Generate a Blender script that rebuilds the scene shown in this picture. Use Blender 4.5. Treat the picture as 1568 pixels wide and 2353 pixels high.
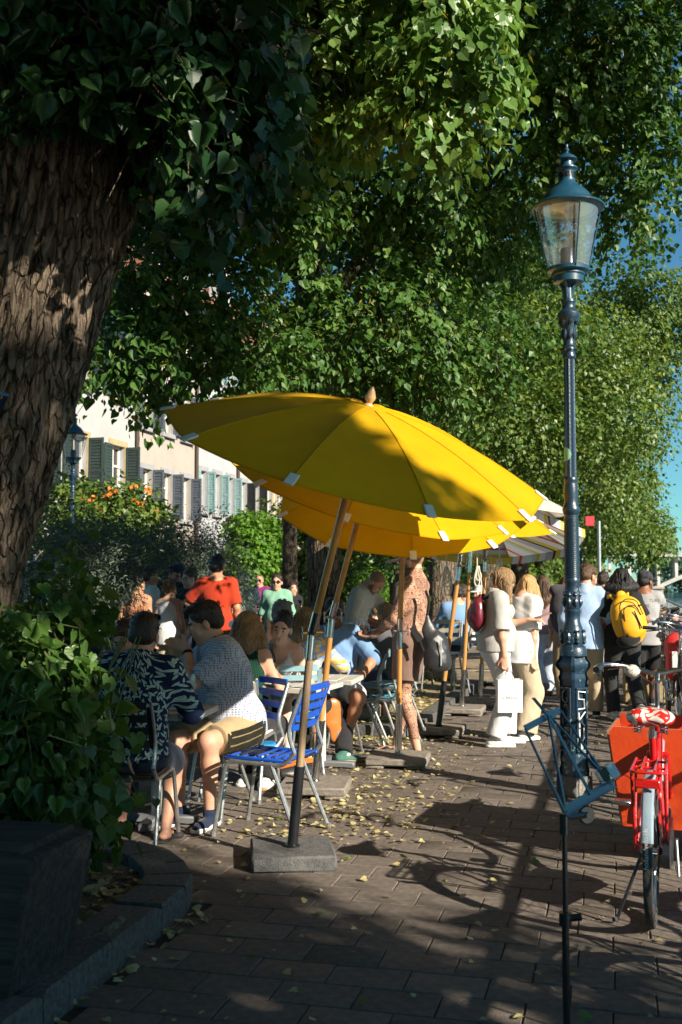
import bpy, bmesh, math, random
import numpy as np
from mathutils import Vector, Matrix
for o in list(bpy.data.objects): bpy.data.objects.remove(o)
sc = bpy.context.scene
C = sc.collection
R = random.Random(7)
NR = np.random.default_rng(11)
rad = math.radians
# ---------------------------------------------------------------- camera
EYE, FPX, HORIZ = 1.6, 2450.0, 1320.0            # eye height, focal length and horizon in a 1568 x 2353 picture
PITCH = math.atan((HORIZ-1176.5)/FPX)
cam = bpy.data.cameras.new('camera'); camo = bpy.data.objects.new('camera', cam); C.objects.link(camo)
camo.location = (0, 0, EYE); camo.rotation_euler = (math.pi/2+PITCH, 0, 0)
cam.sensor_fit = 'VERTICAL'; cam.sensor_height = 36; cam.lens = 36*FPX/2353
cam.clip_start = .05; cam.clip_end = 3000
cam.dof.use_dof = True; cam.dof.focus_distance = 6.8; cam.dof.aperture_fstop = 5.0
sc.camera = camo
# ---------------------------------------------------------------- light
SUN_AZ = (0.735, -0.678); SUN_EL = rad(27)
w = bpy.data.worlds.new('World'); sc.world = w; w.use_nodes = True
nt = w.node_tree; nt.nodes.clear()
sky = nt.nodes.new('ShaderNodeTexSky'); sky.sky_type = 'NISHITA'; sky.sun_disc = False
sky.sun_elevation = SUN_EL; sky.sun_rotation = math.atan2(SUN_AZ[0], SUN_AZ[1])
sky.altitude = 300; sky.air_density = .9; sky.dust_density = .1; sky.ozone_density = 1.6
bg = nt.nodes.new('ShaderNodeBackground'); bg.inputs[1].default_value = .05
wo = nt.nodes.new('ShaderNodeOutputWorld')
tint = nt.nodes.new('ShaderNodeMixRGB'); tint.blend_type = 'MULTIPLY'; tint.inputs[0].default_value = 1; tint.inputs[2].default_value = (.54, 1.06, 1.14, 1)   # the clear teal cast of this summer sky
nt.links.new(sky.outputs[0], tint.inputs[1]); nt.links.new(tint.outputs[0], bg.inputs[0]); nt.links.new(bg.outputs[0], wo.inputs[0])
sl = bpy.data.lights.new('sun', 'SUN'); sl.energy = 5.0; sl.angle = rad(.55); sl.color = (1, .90, .75)
so = bpy.data.objects.new('sun', sl); C.objects.link(so); so.location = (20, -20, 20)
SUN = Vector((SUN_AZ[0]*math.cos(SUN_EL), SUN_AZ[1]*math.cos(SUN_EL), math.sin(SUN_EL)))
so.rotation_euler = SUN.to_track_quat('Z', 'Y').to_euler()
sc.view_settings.view_transform = 'Standard'; sc.view_settings.look = 'None'
sc.view_settings.exposure = 1.1; sc.view_settings.gamma = 1
sc.cycles.use_denoising = True; sc.cycles.max_bounces = 7; sc.cycles.diffuse_bounces = 2; sc.cycles.transparent_max_bounces = 8
sc.cycles.use_adaptive_sampling = True; sc.cycles.adaptive_threshold = .02
# ---------------------------------------------------------------- where a picture point lies in the place
CT, ST = math.cos(PITCH), math.sin(PITCH)
def ray(x, y):
    u, v = (x-784)/FPX, (1176.5-y)/FPX
    return Vector((u, CT-v*ST, ST+v*CT))
def G(x, y, z=0.0):
    d = ray(x, y); t = (z-EYE)/d.z
    return Vector((d.x*t, d.y*t, z))
def W(x, y, Y):
    d = ray(x, y); t = Y/d.y
    return Vector((d.x*t, Y, EYE+d.z*t))
STREET = Vector((.244, .97, 0)).normalized()
# ---------------------------------------------------------------- things, parts
def V(*a): return Vector(a[0]) if len(a) == 1 else Vector(a)
def prop(o, label=None, cat=None, group=None, kind=None):
    if label: o['label'] = label
    if cat: o['category'] = cat
    if group: o['group'] = group
    if kind: o['kind'] = kind
    return o
def thing(name, label, cat, loc=(0, 0, 0), rotz=0., group=None):
    o = bpy.data.objects.new(name, None); C.objects.link(o)
    o.location = loc; o.rotation_euler = (0, 0, rotz); o.empty_display_size = .1
    return prop(o, label, cat, group)
def link(name, me, parent=None, mat=None):
    o = bpy.data.objects.new(name, me); C.objects.link(o)
    if parent is not None: o.parent = parent
    if mat is not None and len(me.materials) == 0:
        for m in (mat if isinstance(mat, (list, tuple)) else [mat]): me.materials.append(m)
    return o
def children(o): return [c for c in bpy.data.objects if c.parent == o]
def dup(root, loc, rotz=0., label=None, group=None, scale=None):
    r = root.copy(); C.objects.link(r); r.location = loc; r.rotation_euler = (0, 0, rotz)
    if scale: r.scale = (scale,)*3
    if label: r['label'] = label
    if group: r['group'] = group
    for ch in list(root.children):
        c = ch.copy(); C.objects.link(c); c.parent = r
        for g in ch.children:
            d = g.copy(); C.objects.link(d); d.parent = c
    return r
def mesh_np(name, verts, faces, smooth=True, col=None, rnd=None):
    """verts (n,3); faces: list of arrays (m,k) or one array"""
    me = bpy.data.meshes.new(name)
    fs = faces if isinstance(faces, list) else [faces]
    fs = [np.asarray(f, dtype=np.int32) for f in fs if len(f)]
    v = np.ascontiguousarray(verts, dtype=np.float32)
    nl = sum(f.size for f in fs); nf = sum(len(f) for f in fs)
    me.vertices.add(len(v)); me.vertices.foreach_set('co', v.ravel())
    me.loops.add(nl); me.polygons.add(nf)
    me.loops.foreach_set('vertex_index', np.concatenate([f.ravel() for f in fs]))
    tot = np.concatenate([np.full(len(f), f.shape[1], dtype=np.int32) for f in fs])
    st = np.concatenate([[0], np.cumsum(tot)[:-1]]).astype(np.int32)
    me.polygons.foreach_set('loop_start', st); me.polygons.foreach_set('loop_total', tot)
    me.polygons.foreach_set('use_smooth', np.full(nf, bool(smooth)))
    me.update(calc_edges=True)
    if col is not None:
        a = me.color_attributes.new('col', 'FLOAT_COLOR', 'POINT')
        cc = np.ones((len(v), 4), dtype=np.float32); cc[:, :3] = col
        a.data.foreach_set('color', cc.ravel())
    if rnd is not None:
        a = me.attributes.new('rnd', 'FLOAT', 'FACE'); a.data.foreach_set('value', np.asarray(rnd, dtype=np.float32))
    me.validate()
    return me
class MB:
    """collects simple shapes into one mesh"""
    def __init__(s): s.v = []; s.f = []; s.m = []; s.sm = []; s.cur = 0
    def add(s, vs, fs, smooth=False):
        n = len(s.v); s.v += [tuple(p) for p in vs]
        for f in fs: s.f.append([i+n for i in f]); s.m.append(s.cur); s.sm.append(smooth)
        return s
    def box(s, c, d, rot=None, bev=0.):
        """centre, full size; optional 3x3 rotation; bevelled long edges when bev>0"""
        x, y, z = d[0]/2, d[1]/2, d[2]/2
        if bev > 0:
            b = min(bev, x*.9, y*.9, z*.9); vs = []; fs = []
            for sx in (-1, 1):
                for sy in (-1, 1):
                    for sz in (-1, 1):
                        vs += [(sx*(x-b), sy*(y-b), sz*z), (sx*(x-b), sy*y, sz*(z-b)), (sx*x, sy*(y-b), sz*(z-b))]
            bm = bmesh.new()
            for p in vs: bm.verts.new(p)
            bmesh.ops.convex_hull(bm, input=bm.verts)
            bmesh.ops.dissolve_limit(bm, angle_limit=.01, verts=bm.verts, edges=bm.edges)
            bm.verts.ensure_lookup_table(); bm.verts.index_update()
            vs = [v.co.copy() for v in bm.verts]; fs = [[v.index for v in f.verts] for f in bm.faces]; bm.free()
        else:
            vs = [Vector((sx*x, sy*y, sz*z)) for sx in (-1, 1) for sy in (-1, 1) for sz in (-1, 1)]
            fs = [(0, 1, 3, 2), (4, 6, 7, 5), (0, 4, 5, 1), (2, 3, 7, 6), (0, 2, 6, 4), (1, 5, 7, 3)]
        c = Vector(c)
        vs = [(rot @ Vector(p) if rot is not None else Vector(p)) + c for p in vs]
        return s.add(vs, fs)
    def tube(s, pts, r, n=8, cap=True, closed=False):
        pts = [Vector(p) for p in pts]; k = len(pts)
        rs = r if isinstance(r, (list, tuple)) else [r]*k
        up = None; vs = []; fs = []
        for i, p in enumerate(pts):
            a = pts[i-1] if (i > 0 or closed) else p
            b = pts[(i+1) % k] if (i < k-1 or closed) else p
            t = (b-a).normalized()
            if up is None: up = t.orthogonal().normalized()
            up = (up - t*up.dot(t))
            up = up.normalized() if up.length > 1e-6 else t.orthogonal().normalized()
            q = t.cross(up)
            for j in range(n):
                an = 2*math.pi*j/n
                vs.append(p + (up*math.cos(an)+q*math.sin(an))*rs[i])
        for i in range(k if closed else k-1):
            for j in range(n):
                a0 = i*n; b0 = ((i+1) % k)*n
                fs.append((a0+j, a0+(j+1) % n, b0+(j+1) % n, b0+j))
        if cap and not closed:
            fs.append(tuple(range(n-1, -1, -1))); fs.append(tuple((k-1)*n+j for j in range(n)))
        return s.add(vs, fs, True)
    def lathe(s, prof, c=(0, 0, 0), n=20, axis=None, cap=True, sq=None, phase=0.):
        """prof: (r, z) from bottom to top round the z axis (or a 3x3 rotation)"""
        c = Vector(c); vs = []; fs = []
        for r, z in prof:
            for j in range(n):
                an = 2*math.pi*j/n+phase
                rr = r if sq is None else r*sq(an)
                p = Vector((rr*math.cos(an), rr*math.sin(an), z))
                vs.append((axis @ p if axis is not None else p)+c)
        for i in range(len(prof)-1):
            for j in range(n):
                fs.append((i*n+j, i*n+(j+1) % n, (i+1)*n+(j+1) % n, (i+1)*n+j))
        if cap:
            if prof[0][0] > 1e-5: fs.append(tuple(range(n-1, -1, -1)))
            if prof[-1][0] > 1e-5: fs.append(tuple((len(prof)-1)*n+j for j in range(n)))
        return s.add(vs, fs, True)
    def prism(s, poly, a, b):
        """poly of 3D offsets swept from a to b"""
        n = len(poly); a = Vector(a); b = Vector(b)
        vs = [Vector(p)+a for p in poly]+[Vector(p)+b for p in poly]
        fs = [tuple(range(n-1, -1, -1)), tuple(range(n, 2*n))]+[(i, (i+1) % n, n+(i+1) % n, n+i) for i in range(n)]
        return s.add(vs, fs)
    def mesh(s, name):
        me = bpy.data.meshes.new(name); me.from_pydata(s.v, [], s.f)
        me.polygons.foreach_set('material_index', s.m); me.polygons.foreach_set('use_smooth', s.sm)
        bm = bmesh.new(); bm.from_mesh(me); bmesh.ops.recalc_face_normals(bm, faces=bm.faces); bm.to_mesh(me); bm.free()
        try: me.set_sharp_from_angle(angle=rad(40))
        except Exception: pass
        return me
    def build(s, name, mat, parent=None): return link(name, s.mesh(name), parent, mat)
# ---------------------------------------------------------------- materials
MATS = {}
def nn(nt, t, **k):
    n = nt.nodes.new('ShaderNode'+t)
    for a, b in k.items():
        if hasattr(n, a): setattr(n, a, b)
    return n
def mat(name, c1, c2=None, rough=.6, metal=0., scale=8., detail=4., bump=0., bscale=None, stretch=(1, 1, 1), spec=.5, coat=0., w=(.35, .65), attr=None, objrnd=0., bdist=.01, sheen=0., trans=0.):
    if name in MATS: return MATS[name]
    m = bpy.data.materials.new(name); m.use_nodes = True; t = m.node_tree; L = t.links.new
    p = t.nodes['Principled BSDF']
    p.inputs['Roughness'].default_value = rough; p.inputs['Metallic'].default_value = metal
    p.inputs['Specular IOR Level'].default_value = spec; p.inputs['Coat Weight'].default_value = coat
    p.inputs['Coat Roughness'].default_value = .15; p.inputs['Sheen Weight'].default_value = sheen
    tc = nn(t, 'TexCoord'); mp = nn(t, 'Mapping'); mp.inputs['Scale'].default_value = stretch
    L(tc.outputs['Object'], mp.inputs[0])
    c2 = c2 or c1
    nz = nn(t, 'TexNoise'); nz.inputs['Scale'].default_value = scale; nz.inputs['Detail'].default_value = detail; nz.inputs['Roughness'].default_value = .6
    L(mp.outputs[0], nz.inputs['Vector'])
    rp = nn(t, 'ValToRGB'); rp.color_ramp.elements[0].position = w[0]; rp.color_ramp.elements[1].position = w[1]
    rp.color_ramp.elements[0].color = (*c1, 1); rp.color_ramp.elements[1].color = (*c2, 1)
    L(nz.outputs[0], rp.inputs[0])
    out = rp.outputs[0]
    if attr:
        at = nn(t, 'Attribute'); at.attribute_name = attr
        mx = nn(t, 'MixRGB'); mx.blend_type = 'MULTIPLY'; mx.inputs[0].default_value = 1
        L(at.outputs['Color'], mx.inputs[1]); L(out, mx.inputs[2]); out = mx.outputs[0]
    if objrnd:
        oi = nn(t, 'ObjectInfo'); mr = nn(t, 'MapRange'); mr.inputs[3].default_value = 1-objrnd; mr.inputs[4].default_value = 1+objrnd
        L(oi.outputs['Random'], mr.inputs[0])
        hs = nn(t, 'HueSaturation'); L(mr.outputs[0], hs.inputs['Value']); L(out, hs.inputs['Color']); out = hs.outputs[0]
    L(out, p.inputs['Base Color'])
    if bump:
        nb = nn(t, 'TexNoise'); nb.inputs['Scale'].default_value = bscale or scale*3; nb.inputs['Detail'].default_value = 5
        L(mp.outputs[0], nb.inputs['Vector'])
        bp = nn(t, 'Bump'); bp.inputs['Strength'].default_value = bump; bp.inputs['Distance'].default_value = bdist
        L(nb.outputs[0], bp.inputs['Height']); L(bp.outputs[0], p.inputs['Normal'])
    if trans:
        tr = nn(t, 'BsdfTranslucent'); L(out, tr.inputs[0]); ms = nn(t, 'MixShader'); ms.inputs[0].default_value = trans
        L(p.outputs[0], ms.inputs[1]); L(tr.outputs[0], ms.inputs[2]); L(ms.outputs[0], t.nodes['Material Output'].inputs[0])
    MATS[name] = m
    return m
def glass_mat(name, tint=(1, 1, 1), rough=.0, tr=.8, whiten=.03):
    """thin clear sheet: mostly see-through, glossy at grazing angles"""
    if name in MATS: return MATS[name]
    m = bpy.data.materials.new(name); m.use_nodes = True; t = m.node_tree; L = t.links.new; t.nodes.clear()
    a = nn(t, 'BsdfTransparent'); a.inputs[0].default_value = (*tint, 1)
    g = nn(t, 'BsdfGlossy'); g.inputs['Roughness'].default_value = rough+.03
    f = nn(t, 'LayerWeight'); f.inputs[0].default_value = .35
    mr = nn(t, 'MapRange'); mr.inputs[3].default_value = (1-tr)*.25; mr.inputs[4].default_value = .55
    L(f.outputs['Facing'], mr.inputs[0])
    mx = nn(t, 'MixShader'); o = nn(t, 'OutputMaterial')
    L(mr.outputs[0], mx.inputs[0]); L(a.outputs[0], mx.inputs[1]); L(g.outputs[0], mx.inputs[2])
    df = nn(t, 'BsdfDiffuse'); df.inputs[0].default_value = (.6, .6, .58, 1); m3 = nn(t, 'MixShader'); m3.inputs[0].default_value = whiten   # pale diffuse sheen mixed in to brighten the glass
    L(mx.outputs[0], m3.inputs[1]); L(df.outputs[0], m3.inputs[2]); L(m3.outputs[0], o.inputs[0])
    MATS[name] = m
    return m
def leaf_mat(name, cols, trans=.3, rough=.42, spec=.5):
    """cols: list of greens picked by the face attribute rnd"""
    if name in MATS: return MATS[name]
    m = bpy.data.materials.new(name); m.use_nodes = True; t = m.node_tree; L = t.links.new
    p = t.nodes['Principled BSDF']; p.inputs['Roughness'].default_value = rough; p.inputs['Specular IOR Level'].default_value = spec
    at = nn(t, 'Attribute'); at.attribute_name = 'rnd'
    rp = nn(t, 'ValToRGB'); e = rp.color_ramp.elements
    while len(e) < len(cols): e.new(.5)
    for i, c in enumerate(cols): e[i].position = i/(len(cols)-1); e[i].color = (*c, 1)
    L(at.outputs['Fac'], rp.inputs[0])
    L(rp.outputs[0], p.inputs['Base Color'])
    tr = nn(t, 'BsdfTranslucent'); hs = nn(t, 'HueSaturation'); hs.inputs['Saturation'].default_value = 1.1; hs.inputs['Value'].default_value = 1.5; hs.inputs['Hue'].default_value = .48
    L(rp.outputs[0], hs.inputs['Color']); L(hs.outputs[0], tr.inputs[0])
    ms = nn(t, 'MixShader'); ms.inputs[0].default_value = trans
    L(p.outputs[0], ms.inputs[1]); L(tr.outputs[0], ms.inputs[2]); L(ms.outputs[0], t.nodes['Material Output'].inputs[0])
    MATS[name] = m
    return m
def steel(name='galvanised_steel', c=(.42, .45, .45), rough=.42): return mat(name, c, tuple(x*.72 for x in c), rough, .75, 30, 3, .15, 60)
def paint(name, c, rough=.4, coat=.2, var=.85): return mat(name, c, tuple(x*var for x in c), rough, 0, 12, 4, .08, 80, coat=coat)
def cloth(name, c, var=.88, bump=.25): return mat(name, c, tuple(x*var for x in c), .85, 0, 9, 5, bump, 22, (1, 1, .45), sheen=.15, spec=.2, bdist=.02)
# ---------------------------------------------------------------- smooth blended solids turned into one continuous mesh
class SDF:
    def __init__(s, lo, hi, h):
        s.h = h; s.lo = np.array(lo, dtype=np.float32)
        s.n = np.ceil((np.array(hi)-np.array(lo))/h).astype(int)+1
        s.F = np.full(s.n, .5, dtype=np.float32)
        s.ax = [s.lo[i]+h*np.arange(s.n[i], dtype=np.float32) for i in range(3)]
    def blk(s, lo, hi):
        a = np.clip(np.floor((np.array(lo)-s.lo)/s.h).astype(int), 0, s.n-1)
        b = np.clip(np.ceil((np.array(hi)-s.lo)/s.h).astype(int)+1, 1, s.n)
        if np.any(b <= a): return None
        sl = tuple(slice(a[i], b[i]) for i in range(3))
        x = s.ax[0][sl[0]][:, None, None]; y = s.ax[1][sl[1]][None, :, None]; z = s.ax[2][sl[2]][None, None, :]
        return sl, x, y, z
    def put(s, sl, d, k, op):
        f = s.F[sl]
        if op == 'sub':
            d = -d
            hh = np.maximum(k-np.abs(f-d), 0)/max(k, 1e-6); s.F[sl] = np.maximum(f, d)+hh*hh*k*.25
        elif op == 'int': s.F[sl] = np.maximum(f, d)
        else:
            hh = np.maximum(k-np.abs(f-d), 0)/max(k, 1e-6); s.F[sl] = np.minimum(f, d)-hh*hh*k*.25
    def cone(s, a, b, ra, rb, k=.03, flat=None, op='add', cut=(0, 0)):
        a = np.array(a, dtype=np.float32); b = np.array(b, dtype=np.float32); m = max(ra, rb)*1.25+k+2*s.h
        if flat is not None: m *= 1.05
        B = s.blk(np.minimum(a, b)-m, np.maximum(a, b)+m)
        if B is None: return s
        sl, x, y, z = B; ab = b-a; L2 = float(ab@ab)+1e-9
        px, py, pz = x-a[0], y-a[1], z-a[2]
        tt = (px*ab[0]+py*ab[1]+pz*ab[2])/L2; t = np.clip(tt, 0, 1)
        qx, qy, qz = px-ab[0]*t, py-ab[1]*t, pz-ab[2]*t
        if flat is not None:
            n = np.array(flat[0], dtype=np.float32); n = n/np.linalg.norm(n); g = 1/flat[1]-1
            dn = (qx*n[0]+qy*n[1]+qz*n[2])*g
            qx, qy, qz = qx+dn*n[0], qy+dn*n[1], qz+dn*n[2]
        d = np.sqrt(qx*qx+qy*qy+qz*qz)-(ra+(rb-ra)*t)
        if flat is not None: d = d*(.5+.5*flat[1])
        L = math.sqrt(L2)
        if cut[0]: d = np.maximum(d, -tt*L)
        if cut[1]: d = np.maximum(d, (tt-1)*L)
        s.put(sl, d, k, op); return s
    def ell(s, c, r, k=.03, rot=None, op='add'):
        c = np.array(c, dtype=np.float32); r = np.array(r, dtype=np.float32); m = float(r.max())+k+2*s.h
        B = s.blk(c-m, c+m)
        if B is None: return s
        sl, x, y, z = B; px, py, pz = x-c[0], y-c[1], z-c[2]
        if rot is not None:
            M = np.array(rot, dtype=np.float32)
            px, py, pz = (px*M[0, 0]+py*M[1, 0]+pz*M[2, 0], px*M[0, 1]+py*M[1, 1]+pz*M[2, 1], px*M[0, 2]+py*M[1, 2]+pz*M[2, 2])
        k0 = np.sqrt((px/r[0])**2+(py/r[1])**2+(pz/r[2])**2)
        k1 = np.sqrt((px/r[0]**2)**2+(py/r[1]**2)**2+(pz/r[2]**2)**2)+1e-9
        s.put(sl, k0*(k0-1)/k1, k, op); return s
    def plane(s, p, n):
        """keep what lies on the side against n"""
        n = np.array(n, dtype=np.float32); n = n/np.linalg.norm(n); p = np.array(p)
        d = (s.ax[0]-p[0])[:, None, None]*n[0]+(s.ax[1]-p[1])[None, :, None]*n[1]+(s.ax[2]-p[2])[None, None, :]*n[2]
        s.F = np.maximum(s.F, d); return s
    def mesh(s):
        F = s.F; F[0] = F[-1] = .5; F[:, 0] = F[:, -1] = .5; F[:, :, 0] = F[:, :, -1] = .5
        S = F < 0; n = np.array(F.shape)-1
        cnt = np.zeros(n, dtype=np.int8)
        for i in (0, 1):
            for j in (0, 1):
                for k in (0, 1): cnt += S[i:i+n[0], j:j+n[1], k:k+n[2]]
        mask = (cnt > 0) & (cnt < 8); cells = np.argwhere(mask)
        if not len(cells): return np.zeros((0, 3)), np.zeros((0, 4), int)
        idx = np.full(n, -1, dtype=np.int32); idx[mask] = np.arange(len(cells))
        acc = np.zeros((len(cells), 3)); num = np.zeros(len(cells))
        ci, cj, ck = cells.T
        cor = [(0, 0, 0), (1, 0, 0), (0, 1, 0), (1, 1, 0), (0, 0, 1), (1, 0, 1), (0, 1, 1), (1, 1, 1)]
        vals = [F[ci+a, cj+b, ck+c] for a, b, c in cor]
        for a in range(8):
            for b in range(a+1, 8):
                df = [cor[b][q]-cor[a][q] for q in range(3)]
                if sum(map(abs, df)) != 1: continue
                x = (vals[a] < 0) != (vals[b] < 0)
                t = vals[a]/(vals[a]-vals[b]+1e-12)
                for q in range(3): acc[:, q] += np.where(x, cor[a][q]+t*df[q], 0)
                num += x
        v = s.lo+s.h*(cells+acc/num[:, None])
        fs = []
        for ax in range(3):
            o = [(ax+1) % 3, (ax+2) % 3]
            sa = [slice(None)]*3; sb = [slice(None)]*3; sa[ax] = slice(0, -1); sb[ax] = slice(1, None)
            A, Bq = S[tuple(sa)], S[tuple(sb)]
            e = np.argwhere(A != Bq); e = e[(e[:, o[0]] > 0) & (e[:, o[1]] > 0) & (e[:, o[0]] < F.shape[o[0]]-1) & (e[:, o[1]] < F.shape[o[1]]-1)]
            q = []
            for d0, d1 in ((-1, -1), (0, -1), (0, 0), (-1, 0)):
                c = e.copy(); c[:, o[0]] += d0; c[:, o[1]] += d1; q.append(idx[c[:, 0], c[:, 1], c[:, 2]])
            q = np.stack(q, 1); fl = ~A[e[:, 0], e[:, 1], e[:, 2]]
            q[fl] = q[fl][:, ::-1]; fs.append(q[(q >= 0).all(1)])
        return v, np.concatenate(fs)
def relax(v, f, it=1, w=.5):
    for _ in range(it):
        a = np.zeros_like(v); c = np.zeros(len(v))
        for i in range(4):
            j = f[:, (i+1) % 4]
            np.add.at(a, f[:, i], v[j]); np.add.at(c, f[:, i], 1)
        v = v*(1-w)+w*a/np.maximum(c, 1)[:, None]
    return v
def vnormals(v, f):
    n = np.cross(v[f[:, 2]]-v[f[:, 0]], v[f[:, 3]]-v[f[:, 1]]); o = np.zeros_like(v)
    for i in range(4): np.add.at(o, f[:, i], n)
    return o/(np.linalg.norm(o, axis=1)[:, None]+1e-9)
def waves(v, seed, freq, n=5, aniso=(1, 1, 1)):
    r = np.random.default_rng(seed); o = np.zeros(len(v))
    for _ in range(n):
        d = r.normal(size=3)*np.array(aniso); d = d/np.linalg.norm(d)*freq*r.uniform(.6, 1.5)
        ph = r.uniform(0, 6.28); q = np.sin(v@d+ph+1.7*np.sin(v@np.roll(d, 1)*.6+ph)); o += .5*q+1.2*(.55-np.abs(q)**.7)
    return o/n
def finish(name, S, mt, parent, fold=0., freq=24, seed=0, rel=1, aniso=(1, 1, 1), base=None, paints=(), smooth=True):
    v, f = S.mesh()
    if not len(v): return None
    v = relax(v, f, rel)
    if fold: v = v+vnormals(v, f)*(waves(v, seed, freq, 6, aniso)*fold)[:, None]
    col = None
    if base is not None:
        col = np.tile(np.array(base, dtype=np.float32), (len(v), 1))
        for c, r, rt, k in paints:
            d = v-np.array(c)
            if rt is not None: d = d@np.array(rt)
            col[((d/np.array(r))**2).sum(1) < 1] = k
    return link(name, mesh_np(name, v, f, smooth, col), parent, mt)
# ---------------------------------------------------------------- people
import zlib
def HSH(t): return zlib.crc32(t.encode())
SKIN = mat('skin', (1, 1, 1), (.93, .86, .84), .5, 0, 40, 3, .05, 300, attr='col', spec=.35)
PALE, FAIR, TAN, BROWN, DARK = (.62, .38, .28), (.55, .31, .21), (.42, .21, .12), (.24, .105, .055), (.13, .06, .035)
def hairmat(name, c):
    return mat('hair_'+name, tuple(x*.55 for x in c), tuple(min(1, x*1.35) for x in c), .42, 0, 26, 6, .6, 60, (3, 3, .5), spec=.4, bdist=.02)
HAIR = {'black': (.012, .009, .008), 'dark': (.03, .018, .011), 'brown': (.085, .043, .02), 'auburn': (.15, .062, .025), 'blond': (.42, .25, .095), 'grey': (.2, .19, .175), 'sand': (.24, .145, .065)}
M_SOLE = paint('shoe_sole_white', (.7, .68, .62), .6, 0); M_GUM = paint('gum_sole', (.34, .19, .09), .6, 0)
M_SHADES = paint('sunglass_lens', (.01, .01, .012), .1, 1)
def rotm(yaw=0, pitch=0, roll=0):
    """local frame: x right, y forward, z up; yaw>0 turns left, pitch>0 nods down, roll>0 tips to the right"""
    return Matrix.Rotation(rad(yaw), 3, 'Z') @ Matrix.Rotation(-rad(pitch), 3, 'X') @ Matrix.Rotation(rad(roll), 3, 'Y')
def ik(a, t, l1, l2, hint):
    d = t-a; L = d.length; mx = (l1+l2)*.999
    if L > mx: t = a+d*(mx/L); d = t-a; L = mx
    L = max(L, abs(l1-l2)+.02); u = d.normalized()
    x = (l1*l1-l2*l2+L*L)/(2*L); y = math.sqrt(max(l1*l1-x*x, 0))
    h = hint-u*hint.dot(u); h = h.normalized() if h.length > 1e-4 else u.orthogonal()
    return a+u*x+h*y, t
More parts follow.
